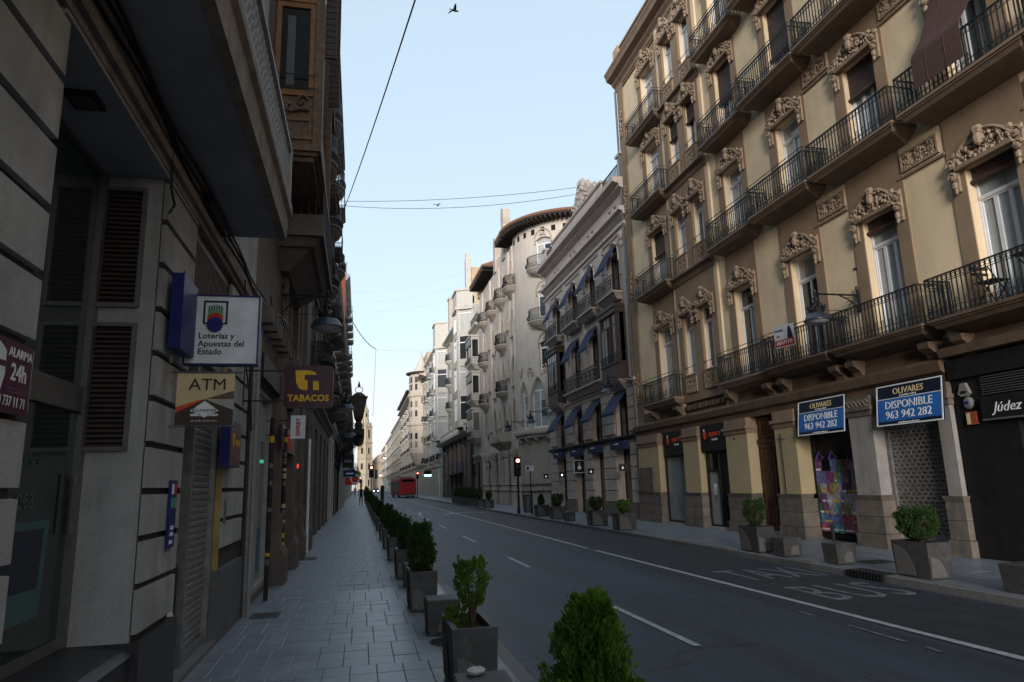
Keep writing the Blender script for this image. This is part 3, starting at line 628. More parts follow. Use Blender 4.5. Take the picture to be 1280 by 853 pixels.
for i, (a, b_, y) in enumerate(PIL):
    z1 = 1.12; mm = M['palepaint'] if i >= 4 else M['gfyellow']
    p = part('pilaster', MB().box(a+.04, b_-.04, y, .32, z1, 3.0), mm, F)
    for k, (za, zb) in enumerate(((0,.30),(.31,.66),(.67,1.0))):
        part('base_stone', MB().box(a-.02-(k == 0)*.03, b_+.02+(k == 0)*.03, y-.05-(k == 0)*.03, .3, za, zb), M['greystone'], p)
    part('base_moulding', MB().slab(a-.05, b_+.05, y-.09, 1.0, 1.12, .05, .05).xf(Matrix.Translation((0,.0,0))), M['greystone'], p)
    part('capital', MB().box(a, b_, y-.04, .32, 2.86, 2.98).box(a-.04, b_+.04, y-.09, .32, 2.98, 3.06).box(a+.02, b_-.02, y-.02, .32, 3.06, 3.3), M['brown2'] if i < 4 else M['greystone'], p)
p = part('boundary_pier', MB().box(.0, .33, -.1, .3, 0, 3.3), M['brown'], F)
part('stone_facing', MB().box(.5, 1.9, -.37, -.30, 1.13, 2.05), M['greystone'], F)
# relief carving on the pale capitals by the shutter
for q in range(8):
    rb = MB()
    x_ = 13.07+q*.13 if q < 6 else 15.47+(q-6)*.2
    rb.tube([(x_+.06+.05*cos(a), (-.35 if q < 6 else -.26), 3.14+.07*sin(a)) for a in [k*.8 for k in range(8)]], .025, 5)
    part('capital_carving', rb, M['greystone'], F)
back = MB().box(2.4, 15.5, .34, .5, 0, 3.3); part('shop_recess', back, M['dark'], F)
part('threshold', MB().box(2.45, 4.44, -.22, .33, 0, .05).box(5.67, 7.4, -.22, .33, 0, .06).box(8.74, 10.04, -.2, .33, 0, .1), M['palepaint'], F)
# glass shopfronts
for k, (a, b_) in enumerate(((2.5,4.4),(5.72,7.38))):
    sf = part('shopfront', MB().box(a,a+.07,-.1,.0,.06,2.42).box(b_-.07,b_,-.1,0,.06,2.42).box(a+.07,b_-.07,-.1,0,.06,.12).box(a+.07,b_-.07,-.1,0,2.36,2.42), M['black'], F)
    pm = M['pane_pale']
    if k == 0: part('shop_glass', MB().box(a+.07,b_-.07,-.06,-.045,.12,2.36), flat('frosted_shop_glass', (0.20,0.235,0.24), 0.15, 0.6), sf)
    else:
        part('door_frame', MB().box(a+.75,a+.81,-.11,0,.12,2.36).box(a+.07,a+.75,-.11,0,1.78,1.86), M['black'], sf)
        part('shop_glass', MB().box(a+.07,a+.75,-.06,-.045,.12,1.78), flat('frosted_door_glass', (0.22,0.25,0.255), 0.15, 0.6), sf)
        part('shop_glass', MB().box(a+.07,a+.75,-.06,-.045,1.86,2.36), M['pane_dark'], sf); part('shop_glass', MB().box(a+.81,b_-.07,-.06,-.045,.12,2.36), M['pane_dark'], sf)
        part('door_handle', MB().tube([(a+.66,-.14,.9),(a+.66,-.14,1.3)], .015, 6), M['steel'], sf)
        part('notice', MB().box(a+.3,a+.5,-.067,-.062,1.05,1.4), M['paper'], sf)
# wooden entrance door
wd = part('entrance_door', MB().box(8.72,10.05,.05,.12,.1,3.28), M['wood'], F)
for a in (8.8, 9.42):
    part('door_leaf_frame', MB().ring([(a,.12),(a+.58,.12),(a+.58,2.5),(a,2.5)], [(a+.1,.24),(a+.48,.24),(a+.48,2.38),(a+.1,2.38)], .0, .05), M['wood'], wd)
    for i in range(4): part('door_board', MB().box(a+.105+i*.094, a+.105+i*.094+.082, .02, .05, .85, 2.36), M['wood'], wd)
    part('door_panel', MB().box(a+.13,a+.45,.015,.05,.3,.75), M['wood'], wd)
part('door_transom', MB().box(8.74,10.03,-.02,.05,2.52,2.64).ring([(8.8,2.68),(10.0,2.68),(10.0,3.26),(8.8,3.26)], [(8.9,2.76),(9.9,2.76),(9.9,3.18),(8.9,3.18)], .01, .05), M['wood'], wd)
# papered shop window
pw = part('shop_window', MB().ring([(11.05,.06),(13.05,.06),(13.05,3.0),(11.05,3.0)], [(11.13,.16),(12.97,.16),(12.97,2.9),(11.13,2.9)], .1, .2).box(11.1,13.0,.17,.19,.1,2.95), M['black'], F)
rnd = random.Random(4); pc = [(.05,.22,.26),(.3,.06,.10),(.10,.13,.32),(.32,.30,.30),(.05,.10,.05),(.16,.03,.16),(.25,.22,.06),(.04,.04,.06),(.30,.10,.16),(.12,.28,.30),(.35,.34,.36),(.02,.02,.03)]
z = .22; r = 0
while z < 1.85:
    hh = rnd.choice((.2,.28,.24)); x = 11.15
    while x < 12.85:
        wv = rnd.choice((.13,.19,.34,.24)); wv = min(wv, 12.96-x)
        if not (z > 1.6 and rnd.random() < .45):
            c = rnd.choice(pc); nm = 'poster_print_%d' % pc.index(c)
            if nm not in M: M[nm] = mat(nm, tuple(v*1.0+.03 for v in c), 0.7, 0.7, 11, 0.0, objc=False)
            po = part('poster', MB().box(x, x+wv-.012, .085-rnd.random()*.006, .099, z-rnd.random()*.05, z+hh-.004+rnd.random()*.03), M[nm], pw)
            if rnd.random() < .5: part('poster_print', MB().box(x+.02, x+wv-.03, .078, .0785, z+hh*.12, z+hh*.3), M['paper'] if rnd.random() < .6 else M['gold'], po)
        x += wv
    z += hh; r += 1
put('lettering', text_mesh('PAC MAN'[:3]+' '+'MAN', .16, M['paper']), pw, (11.85, .076, 1.16)) if False else None
po = part('poster', MB().box(12.48,12.84,.07,.084,1.3,1.86), flat('grey_poster', (0.22,0.21,0.23), 0.6), pw); part('poster_print', MB().extr_y([(12.6,1.42),(12.72,1.42),(12.74,1.7),(12.68,1.8),(12.6,1.74),(12.57,1.6)], .064, .0695), flat('blue_figure_print', (0.02,0.04,0.25), 0.6), po)
gm = flat('purple_graffiti', (0.10,0.05,0.22), 0.6)
for px_ in (11.2, 11.7, 12.4): part('graffiti', MB().tube([(px_,.09,1.95),(px_+.12,.09,2.15),(px_+.3,.09,2.0),(px_+.12,.09,1.96)], .03, 4), gm, pw)
# perforated roller shutter
sh = part('roller_shutter', MB().box(13.86,13.94,-.02,.1,.05,3.25).box(15.44,15.52,-.02,.1,.05,3.25).box(13.94,15.44,.02,.06,.05,.32), M['alu'], F)
def lath(st=0):
    b = MB(); W_ = 1.5; b.box(0,W_,0,.012,0,.026).box(0,W_,0,.012,.066,.086); n = 10; o_ = .5 if st else 0
    for i in range(n+1): b.box(min(W_-.01,max(0,(i+o_)*W_/n-.02)), min(W_,(i+o_)*W_/n+.02), 0, .012, .026, .066)
    return b.mesh('shutter_slat', M['alu'])
for i in range(34): put('shutter_slat', shared(('lath', i%2), lambda: lath(i%2)), sh, (13.94, .03, .32+i*.0862))
# black cladding beyond
part('black_shopfront', wall_mb(MB(), 15.93, 34, 0, 3.6, [(17.2,19.2,.15,2.45),(20.5,23.5,.15,2.45)], .3, -.12), M['black'], F)
part('black_fascia', MB().box(15.93,34,-.2,-.125,3.32,3.7), M['black'], F)
part('dark_shutter', MB().box(17.2,19.2,.05,.12,.15,2.45).box(20.5,23.5,.05,.12,.15,2.45), mat('dark_brown_shutter', (0.03,0.025,0.022), 0.6, 0.3, 5, 0.1), F)
part('grille_recess', MB().box(16.55,19.2,-.135,-.122,2.93,3.3), M['dark'], F)
for i in range(8): part('grille_bar', MB().box(16.6,19.15,-.165,-.14,2.95+i*.045,2.962+i*.045), M['steel'], F)
part('beam_moulding', MB().extr_x([(0.0,3.74),(-.3,3.76),(-.34,3.9),(-.1,4.0),(0,4.2)], 15.9, XE), M['brownshade'], F)
put('downpipe', MB().tube([(-.05,-.12,0),(-.05,-.12,19.1)], .05, 8).mesh('downpipe', M['steel']), F)
part('wall_cable', MB().tube([(10.4,-.34,2.7),(10.42,-.34,.1)], .012, 4).tube([(10.2,-.34,2.55),(10.6,-.34,2.56)], .01, 4), M['iron'], F)
part('graffiti_panel', MB().box(7.9,8.0,-.305,-.301,2.7,2.75), M['ink'], F)
# reed blind thrown over the railing, second floor above the bus lane
rbm = mat('brown_reed_blind', (0.105,0.06,0.05), 0.8, 0.3, 30, 0.35, 90)
def reed():
    b = MB(); path = [(-.02,11.2),(-.18,10.7),(-.42,10.1),(-.68,9.72),(-.71,9.62),(-.72,9.2),(-.72,8.98)]
    W_ = 1.15; n = 40
    for i in range(n):
        f = i/n*(len(path)-1); k = int(f); t = f-k; y = path[k][0]*(1-t)+path[k+1][0]*t; z = path[k][1]*(1-t)+path[k+1][1]*t
        f2 = (i+.9)/n*(len(path)-1); k2 = min(int(f2), len(path)-2); t2 = f2-k2; y2 = path[k2][0]*(1-t2)+path[k2+1][0]*t2; z2 = path[k2][1]*(1-t2)+path[k2+1][1]*t2
        b.extr_x([(y,z),(y-.012,z-.002),(y2-.012,z2),(y2,z2)], 0, W_)
    b.tube([(.35,y-.02,z) for y, z in path], .006, 4).tube([(.8,y-.02,z) for y, z in path], .006, 4)
    return b
part('reed_blind', reed(), rbm, F, (16.75,0,0))
part('house_number', MB().box(13.55,13.7,-.02,0,6.3,6.34), M['ink'], F)
# small things fixed to or standing on this building
def wbox(X, Y, z): return (X, Y, z)
RR = -pi/2
for nm, lab, y in (('estate_agent_board','navy and blue OLIVARES board above the poster-covered shop window',15.85),('estate_agent_board','navy and blue OLIVARES board above the perforated roller shutter',13.03)):
    t = thing(nm, lab, 'sign', (10.90, y, 2.56), RR, 'estate agent boards'); t.rotation_euler = (radians(-7), 0, RR)
    bw, bh = 1.78, .86
    part('board', MB().box(0,bw,0,.03,0,bh), flat('navy_board', (0.008,0.012,0.03), 0.4), t)
    part('blue_panel', MB().box(.03,bw-.03,-.006,-.001,.09,.56), M['blue'], t)
    part('frame', MB().ring([(0,0),(bw,0),(bw,bh),(0,bh)], [(.025,.025),(bw-.025,.025),(bw-.025,bh-.025),(.025,bh-.025)], -.012, .0).box(.025,bw-.025,-.01,-.001,.56,.575), M['signwhite'], t)
    put('lettering', text_mesh('OLIVARES', .19, M['cream_print'], sx=1.0), t, (bw/2, -.004, .65)); put('lettering', text_mesh('CONSULTORES', .045, M['paper'], spacing=1.6), t, (bw/2, -.004, .595))
    put('lettering', text_mesh('DISPONIBLE', .235, M['paper'], sx=1.02), t, (bw/2, -.010, .35)); put('lettering', text_mesh('963 942 282', .235, M['paper'], sx=1.05), t, (bw/2, -.010, .14))
    put('lettering', text_mesh('www.olivaresconsultores.es', .05, M['paper']), t, (bw/2, -.004, .035))
for k, (y, wv, lab) in enumerate(((24.35,1.8,'black shop sign with orange lettering over the farther frosted glass shopfront'),(21.5,1.66,'black shop sign with orange lettering over the nearer glass shop door'))):
    t = thing('shop_sign', lab, 'sign', (11.12, y, 2.44), RR, 'black shop signs with orange lettering')
    part('board', MB().box(0,wv,0,.2,0,.86), M['black'], t)
    put('lettering', text_mesh('CHAPEAU' if False else 'HUEVOS', .2, M['orange']), t, (wv/2+.12, -.006, .46)); put('lettering', text_mesh('TEATRO', .085, M['paper'], spacing=1.3), t, (wv/2+.1, -.006, .33))
    mb = MB(); 
    for a in range(7): mb.tube([(.3,-.012,.52),(.3+.13*cos(a*.9),-.012,.52+.13*sin(a*.9))], .014, 4)
    part('emblem', mb, M['orange'], t); part('emblem_dot', MB().blob((.3,-.02,.68),.04,.015,.05), M['paper'], t)
t = thing('shop_sign', 'black fascia sign with white script Júdez above the dark closed shop', 'sign', (11.13, 10.62, 2.47), RR)
part('board', MB().box(0,2.6,0,.06,.0,.44), M['black'], t); part('white_edge', MB().box(0,2.6,-.008,-.001,0,.035), M['steel'], t)
put('lettering', text_mesh('Júdez', .25, M['paper'], 'LEFT', shear=.35), t, (.25, -.006, .14)); put('lettering', text_mesh('Yolanda', .25, M['paper'], 'LEFT', shear=.35), t, (1.15, -.006, .14))
for nm, lab, z, kind in (('alarm_box','grey triangular alarm box, upper one on the black wall beside the grille',3.1,0),('alarm_box','small round pale alarm box on the black wall below the triangular one',2.84,1),('alarm_box','orange and cream square alarm box at the bottom of the group on the black wall',2.55,2)):
    t = thing(nm, lab, 'alarm', (11.23, 10.98-.04*kind, z), RR)
    if kind == 0: part('housing', MB().extr_y([(-.13,-.08),(-.06,-.13),(.06,-.13),(.13,-.08),(.05,.12),(-.05,.12)], -.07, 0), mat('pale_grey_plastic', (.2,.195,.19), .5, .1), t); part('print', MB().box(-.06,.06,-.075,-.071,-.08,-.03), M['ink'], t)
    elif kind == 1: part('housing', MB().lathe([(.11,0),(.12,.03),(.08,.07),(.01,.08)], 14).xf(Matrix.Rotation(pi/2,4,'X')), mat('pale_round_plastic', (.17,.17,.17), .5, .1), t); part('print', MB().box(-.05,.05,-.085,-.079,-.02,.03), M['signblue'], t)
    else: part('housing', MB().box(-.11,.11,-.06,0,-.12,.12), mat('orange_plastic', (.28,.07,.03), .5, .1), t); part('print', MB().box(-.10,-.02,-.064,-.061,-.11,.1), M['cream_print'], t)
t = thing('banner', 'white and red rental banner tied to the balcony railing of the ochre building', 'banner', (10.66, 16.05, 4.86), RR); t.rotation_euler = (radians(3), radians(3), RR)
part('cloth', MB().box(0,.85,0,.006,0,.56), M['signwhite'], t); part('red_band', MB().box(.02,.83,-.004,-.001,.03,.2), M['red'], t)
put('lettering', text_mesh('658 674 770', .14, M['paper'], sx=.95), t, (.42,-.006,.07)); put('lettering', text_mesh('Se vende', .09, M['signblue'], 'LEFT'), t, (.06,-.004,.42)); put('lettering', text_mesh('piso', .09, M['red'], 'LEFT'), t, (.1,-.004,.28))
part('figure_print', MB().extr_y([(.56,.2),(.8,.2),(.76,.36),(.7,.5),(.64,.52),(.6,.42)], -.004, -.001), M['ink'], t)
# folding chairs and table on the nearest first-floor balcony
def slat_top(b, x0, x1, y0, y1, z, n):
    for i in range(n): b.box(x0+(x1-x0)*i/n+.006, x0+(x1-x0)*(i+1)/n-.006, y0, y1, z-.015, z)
    return b
wm = mat('dark_garden_wood', (0.06,0.035,0.025), .6, .3)
t = thing('folding_table', 'dark slatted folding table on the balcony at the right edge of the photo', 'table', (11.02, 8.98, 4.46), RR)
part('table_top', slat_top(MB(), -.3,.3,-.2,.2,.72,7), wm, t)
for s in (-1,1):
    part('leg', MB().tube([(-.25,s*.15,0),(.25,s*.15,.7)], .014, 5), M['iron'], t); part('leg', MB().tube([(.25,s*.13,0),(-.25,s*.13,.7)], .014, 5), M['iron'], t)
for x, lab in ((9.85,'dark folding chair left of the small table on the balcony'),(8.45,'dark folding chair right of the small table on the balcony')):
    t = thing('folding_chair', lab, 'chair', (11.0, x, 4.46), RR, 'folding balcony chairs')
    part('seat', slat_top(MB(), -.2,.2,-.18,.18,.44,5), wm, t); part('backrest', MB().box(-.22,-.2,-.18,.18,.7,.76).box(-.23,-.21,-.18,.18,.6,.65), wm, t)
    for s in (-1,1):
        part('leg', MB().tube([(.2,s*.19,0),(-.22,s*.19,.8)], .013, 5), M['iron'], t); part('leg', MB().tube([(-.2,s*.17,0),(.18,s*.17,.44)], .013, 5), M['iron'], t)
# ------------------------------------------------------------------ cream building with navy awnings
def awning(F, x0, x1, z, drop=1.2, out=.72, label=None):
    def mk():
        w = x1-x0; b = MB(); n = 6
        P = [(-.04-(out-.04)*(k/n), -drop*(k/n)**1.08) for k in range(n+1)]
        for k in range(n):
            (ya, za), (yb, zb) = P[k], P[k+1]; b.extr_x([(ya,za),(yb,zb),(yb+.012,zb-.006),(ya+.012,za-.012)], 0, w)
        yb, zb = P[-1]; b.box(0,w,yb-.004,yb+.004,zb-.14,zb)
        return b.mesh('awning', M['navy'])
    o = put('awning', shared(('awn', round(x1-x0,2), drop, out), mk), F, (x0,0,z), label=label)
    def arms():
        w = x1-x0; b = MB()
        for x in (.03, w-.03): b.tube([(x,-.02,-drop+.05),(x,-out,-drop)], .014, 4)
        b.tube([(.0,-out,-drop),(w,-out,-drop)], .016, 5); return b.mesh('awning_frame', M['iron'])
    put('awning_frame', shared(('awf', round(x1-x0,2), drop, out), arms), o); return o
F = facade('apartment_building', 'pinkish cream building with navy awnings and timber bay windows beside the ochre block', 11.35, 41.0, 'R')
BX = [(1.65,3.05),(4.9,6.3),(7.95,9.25),(11.2,12.6)]
ops = []
for i, (a, b_) in enumerate(BX):
    ops += [(a-.1,b_+.15,0,2.95),(a,b_,3.45,5.5),(a,b_,9.85,12.3)]
    if i in (1,2): ops.append((a,b_,6.25,9.15))
    ops += [(a+.42,a+.78,13.6,14.02),(a+1.1,a+1.46,13.6,14.02)]
part('wall', wall_mb(MB(), 0, 13.8, 3.4, 14.3, ops), M['cream'], F)
part('ground_floor_wall', wall_mb(MB(), 0, 13.8, 0, 3.4, ops), M['creamstone'], F)
body(F, 0, 13.8, 14.9, 13, M['cream'])
part('attic_wall', wall_mb(MB(), 0, 13.8, 14.3, 15.0, []), M['cream'], F)
sb = MB().box(-.0,.62,-.1,-.002,.02,.52).mesh('stone_block', M['creamstone'])
for x0, x1 in ((.02,1.5),(3.25,4.75),(6.5,7.8),(9.45,11.05),(12.8,13.78)):
    k = 0; z = .0
    part('pier_base', MB().box(x0-.03,x1+.03,-.16,-.0015,0,.62), M['greystone'], F)
    z = .66
    while z < 5.4:
        zt = min(z+.46, 5.5)
        if not 3.3 < (z+zt)/2 < 3.55:
            put('stone_block', shared(('sb', round(x1-x0,2), round(zt-z,2)), lambda: MB().box(0,x1-x0,-.09,-.0015,0,zt-z).mesh('stone_block', M['creamstone'])), F, (x0,0,z))
        z += .50
part('string_course', MB().extr_x([(0,3.34),(-.14,3.34),(-.2,3.42),(-.2,3.5),(0,3.52)], -.02, 13.8), M['iron'], F)
for a, b_ in ((2.2,1),(5.0,0),(8.3,0),(11.3,0)): pass
for i, (a, b_) in enumerate(BX):
    part('shop_canopy', MB().extr_x([(-.1,3.3),(-.34,3.26),(-.34,2.92),(-.1,2.92)], a-.1, b_+.15), M['navy'], F)
    put('lettering', text_mesh('LOEWE', .13, M['paper'], spacing=1.3), F, ((a+b_)/2, -.345, 3.04)) if False else part('canopy_lettering', MB().box(a+.35,a+.95,-.347,-.342,3.12,3.17), M['paper'], F)
    sf = part('shop_door', MB().ring([(a-.08,.02),(b_+.13,.02),(b_+.13,2.93),(a-.08,2.93)], [(a+.02,.1),(b_+.03,.1),(b_+.03,2.85),(a+.02,2.85)], .28, .34).box((a+b_)/2,(a+b_)/2+.05,.29,.33,.1,2.85), M['black'], F)
    for q in (0,1):
        xa = a+.02 if q == 0 else (a+b_)/2+.05; xb = (a+b_)/2 if q == 0 else b_+.03
        part('shop_glass', MB().box(xa,xb,.30,.31,.1,2.85), mat('warm_lit_shop_glass', (0.16,0.10,0.05), .1, .5, 2, 0, spec=.6) if (i,q) == (2,0) else M['pane_dark'], sf)
    window(F, a, 3.45, b_-a, 2.05, 2, .0, 'black', 'pane_dark', y=.2, mids=2)
    awning(F, a-.05, b_+.1, 5.45, .95, .7)
    # third floor: arched, dark, behind a navy awning
    window(F, a, 9.85, b_-a, 2.45, 2, .5, 'black', 'pane_dark', y=.22, mids=1)
    part('window_head', arch_fill(b_-a, 2.46, 'round', .2), M['cream'], F, (a, .01, 9.85))
    part('hood_moulding', hood(b_-a, 2.5, 'round', .045, .3), M['cream'], F, (a, -.02, 9.85))
    awning(F, a-.02, b_+.05, 12.2, 1.15, .7)
    mb = MB(); rnd = random.Random(i)
    for k in range(16): mb.blob((rnd.uniform(-.16,.16), -.05, rnd.uniform(-.3,.2)), .06,.05,.06, 5, 2)
    part('carved_keystone', mb, M['creamstone'], F, (a-.55, 0, 12.35))
    for q in (.42, 1.1):
        window(F, a+q, 13.6, .36, .42, 1, 0, 'black', 'pane_dark', y=.18, bar=.02)
for x0, x1 in ((1.15,3.6),(4.7,7.15),(7.55,10.0),(10.7,13.0)):
    def rp_(w=x1-x0):
        b = MB(); b.tube([(.03,0,.75),(.03,-.46,.75),(w-.03,-.46,.75),(w-.03,0,.75)], .022, 4).tube([(.03,0,.03),(.03,-.46,.03),(w-.03,-.46,.03),(w-.03,0,.03)], .015, 4)
        n = int(w/.12)
        for k in range(n+1):
            x = .03+(w-.06)*k/n; b.tube([(x,-.46,0),(x,-.46,.75)], .012, 4)
        for k in range(int(w/.4)):
            x = .25+k*.4; b.ring([(x-.14,.2),(x+.14,.2),(x+.14,.6),(x-.14,.6)], [(x-.11,.24),(x+.11,.24),(x+.11,.56),(x-.11,.56)], -.475, -.455); b.box(x-.14,x+.14,-.47,-.46,.37,.43)
        for s in (.03, w-.03):
            for k in range(3): b.tube([(s,-.1-.14*k,0),(s,-.1-.14*k,.75)], .01, 4)
        return b.mesh('railing', M['iron'])
    o = put('balcony', shared(('cb', round(x1-x0,2)), lambda: MB().slab(0,x1-x0,-.52,.16,.24,0,0).slab(.03,x1-x0-.03,-.46,.02,.16,.1,.1).slab(.13,x1-x0-.13,-.36,-.1,.02,.06,.1).mesh('balcony', M['creamstone'])), F, (x0,0,9.62))
    put('railing', shared(('cbr', round(x1-x0,2)), rp_), o, (0,0,.24))
o = part('balcony', MB().slab(0,6.0,-.52,.16,.24,0,0).slab(.03,5.97,-.46,.02,.16,.1,.1).slab(.13,5.87,-.36,-.14,.02,.06,.1), M['creamstone'], F, (4.6,0,6.0))
b = MB(); b.tube([(.03,0,.8),(.03,-.46,.8),(5.97,-.46,.8),(5.97,0,.8)], .022, 4).tube([(.03,-.46,.04),(5.97,-.46,.04)], .015, 4)
for k in range(50): b.tube([(.03+k*.121,-.46,0),(.03+k*.121,-.46,.8)], .012, 4)
for k in range(9):
    x = .5+k*.62; b.ring([(x-.26,.15),(x+.26,.15),(x+.26,.66),(x-.26,.66)], [(x-.2,.22),(x+.2,.22),(x+.2,.59),(x-.2,.59)], -.475, -.455); b.box(x-.2,x+.2,-.47,-.46,.38,.43)
part('railing', b, M['iron'], o, (0,0,.24))
for i in (1,2):
    a, b_ = BX[i]; window(F, a, 6.25, b_-a, 2.9, 2, .5, 'black', 'pane_dark', y=.22, mids=1)
    part('window_head', arch_fill(b_-a, 2.92, 'round', .2), M['cream'], F, (a,.01,6.25)); awning(F, a-.1, b_+.1, 9.1, 1.1, .65)
for x0 in (11.0, 1.5):      # two timber bay windows
    bw = 2.05
    m_ = part('bay_window', MB().box(0,bw,-.5,0,-.35,.35).box(.0,.1,-.5,-.4,.35,2.55).box(bw-.1,bw,-.5,-.4,.35,2.55).box(-.06,bw+.06,-.56,0,2.55,2.78).box(-.1,bw+.1,-.6,0,2.78,2.95).box(-.04,bw+.04,-.54,0,.3,.38).box(0,.07,-.4,0,.35,2.55).box(bw-.07,bw,-.4,-.3,.35,2.55).box(bw-.07,bw,-.1,0,.35,2.55), M['darkwood'], F, (x0,0,6.3))
    part('bay_console', MB().slab(-.02,bw+.02,-.54,-.5,-.35,.1,.1).slab(.08,bw-.08,-.44,-.8,-.5,.25,.34), M['creamstone'], m_)
    for k in range(5): part('mullion', MB().box(.1+k*.37,.14+k*.37,-.49,-.44,.35,2.55), M['darkwood'], m_)
    part('mullion', MB().box(.1,bw-.1,-.485,-.445,2.02,2.08), M['darkwood'], m_)
    for k in range(5):
        for z0, z1 in ((.35,2.02),(2.08,2.55)): part('pane', MB().box(.142+k*.37,.468+k*.37,-.465,-.46,z0,z1), M['pane'], m_)
    for y in (-.4,-.25): part('pane', MB().box(bw-.045,bw-.04,-.4,0,.35,2.55), M['pane_dark'], m_)
    part('guard', MB().tube([(.05,-.53,.75),(bw,-.53,.75),(bw+.03,0,.75)], .015, 4).tube([(.05,-.53,.4),(bw,-.53,.4)], .012, 4).add([], []), M['iron'], m_)
    for k in range(16): 
        part('guard_bar', shared('gbar', lambda: MB().box(-.01,.01,-.54,-.52,.36,.76)) if False else MB().box(.06+k*.13,.08+k*.13,-.54,-.525,.36,.76), M['iron'], m_)
for x in (.1, 3.9, 7.1, 10.1, 13.2): part('pilaster', MB().box(x,x+.5,-.08,0,5.7,12.6), M['cream'], F)
for x in (13.05,): part('carved_bracket', MB().blob((x+.3,-.12,12.3),.2,.14,.25,7,3).blob((x+.3,-.12,11.95),.12,.1,.2,6,2), M['creamstone'], F)
for z, d, h in ((5.65,.16,.2),(12.62,.16,.2),(13.2,.34,.3),(14.45,.55,.42)):
    part('cornice', MB().extr_x([(0,z-.1),(-.05,z-.1),(-d*.45,z),(-d*.5,z+h*.3),(-d,z+h*.5),(-d,z+h),(0,z+h+.03)], -.06, 13.84), M['cream'], F)
part('parapet', MB().box(2.0,11.0,-.02,.28,15.0,15.85), M['cream'], F)
part('parapet_coping', MB().box(1.95,11.05,-.1,.34,15.85,15.97), M['creamstone'], F)
for x in (0,13.3): part('parapet_pier', MB().box(x,x+.5,-.06,.4,15.0,16.0).box(x-.08,x+.58,-.14,.48,16.0,16.12), M['cream'], F)
for x0, x1 in ((.5,2.0),(11.0,13.3)):
    b = MB().tube([(x0,.05,15.85),(x1,.05,15.85)], .03, 4).tube([(x0,.05,15.1),(x1,.05,15.1)], .03, 4)
    n = int((x1-x0)/.16)
    for k in range(n+1): b.tube([(x0+(x1-x0)*k/n,.05,15.0),(x0+(x1-x0)*k/n,.05,15.85)], .022, 4)
    part('roof_railing', b, M['iron'], F)
pd = part('crest_gable', MB().extr_y([(5.9,15.9),(10.2,15.9),(9.9,16.35),(9.1,16.5),(8.9,16.9),(8.3,16.95),(8.1,17.35),(7.4,17.5),(7.1,17.0),(6.7,16.6),(6.3,16.1)], -.03, .28), M['cream'], F)
b = MB(); rnd = random.Random(3)
for k in range(46): 
    x = rnd.uniform(6.4,9.2); b.blob((x,-.07,15.95+rnd.random()*max(.1,(1.35-abs(x-7.7)*.75))), .09,.07,.09, 5, 2)
part('crest_carving', b, M['creamstone'], pd); part('gable_coping', MB().tube([(5.85,.1,15.95),(6.3,.1,16.15),(6.7,.1,16.65),(7.1,.1,17.05),(7.4,.1,17.55),(8.1,.1,17.4),(8.3,.1,17.0),(8.9,.1,16.95),(9.1,.1,16.55),(9.9,.1,16.4),(10.2,.1,15.95)], .08, 5), M['creamstone'], pd)
part('chimney', MB().lathe([(.16,0),(.16,2.2),(.28,2.25),(.3,2.75),(.2,2.95)], 10), M['steel'], F, (9.6,2.6,15.0))
part('aerial', MB().tube([(11.0,2,15),(11.0,2,19.5)], .02, 4).tube([(10.5,2,18.9),(11.5,2,19.3)], .015, 4).tube([(8.6,2,15),(8.6,2,18.2)], .02, 4).tube([(8.2,2,18.0),(9.3,2,18.3)], .015, 4).tube([(12.3,2,15),(12.3,2,19)], .012, 4), M['iron'], F)
part('downpipe', MB().tube([(13.72,-.1,0),(13.72,-.1,14.3)], .05, 7), M['steel'], F)
# little black-and-white hanging shop signs
for k, (y, z, lab) in enumerate(((41.0,1.95,'small square black sign at the far left pier of the cream building'),(37.6,1.98,'small lit square black sign on the second pier from the left'),(32.6,2.05,'small square black sign on the pier left of the warm shop window'),(28.4,2.12,'small square black sign on the pier nearest the ochre building'))):
    t = thing('hanging_sign', lab, 'sign', (10.86, y-.25, z), 0, 'small square black signs')
    part('panel', MB().box(-.14,.14,-.03,.03,-.14,.14), M['black'], t); part('frame', MB().ring([(-.15,-.15),(.15,-.15),(.15,.15),(-.15,.15)], [(-.13,-.13),(.13,-.13),(.13,.13),(-.13,.13)], -.035,.035), M['steel'], t)
    part('emblem', MB().lathe([(.05,0),(.05,.008)], 10, (0,0,0)).xf(Matrix.Translation((.0,-.032,-.02)) @ Matrix.Rotation(pi/2,4,'X')), emis('sign_emblem', (.8,.75,.7), .9 if k == 1 else .15), t)
    part('emblem_stem', MB().box(-.012,.012,-.042,-.036,.02,.09), M['paper'], t); part('bracket', MB().tube([(.14,0,.1),(.42,0,.1)], .012, 4), M['iron'], t)
t = thing('hanging_sign', 'larger framed black sign in the doorway with a pale figure', 'sign', (11.1, 34.9, 2.35), 0)
part('panel', MB().box(-.26,.26,-.03,.03,-.3,.3), M['black'], t); part('frame', MB().ring([(-.29,-.33),(.29,-.33),(.29,.33),(-.29,.33)], [(-.26,-.3),(.26,-.3),(.26,.3),(-.26,.3)], -.035,.035), M['signwhite'], t)
part('emblem', MB().lathe([(.10,0),(.10,.008)], 12).xf(Matrix.Translation((.0,-.032,-.06)) @ Matrix.Rotation(pi/2,4,'X')), M['paper'], t); part('emblem_stem', MB().box(-.02,.02,-.04,-.034,.0,.2), M['paper'], t)

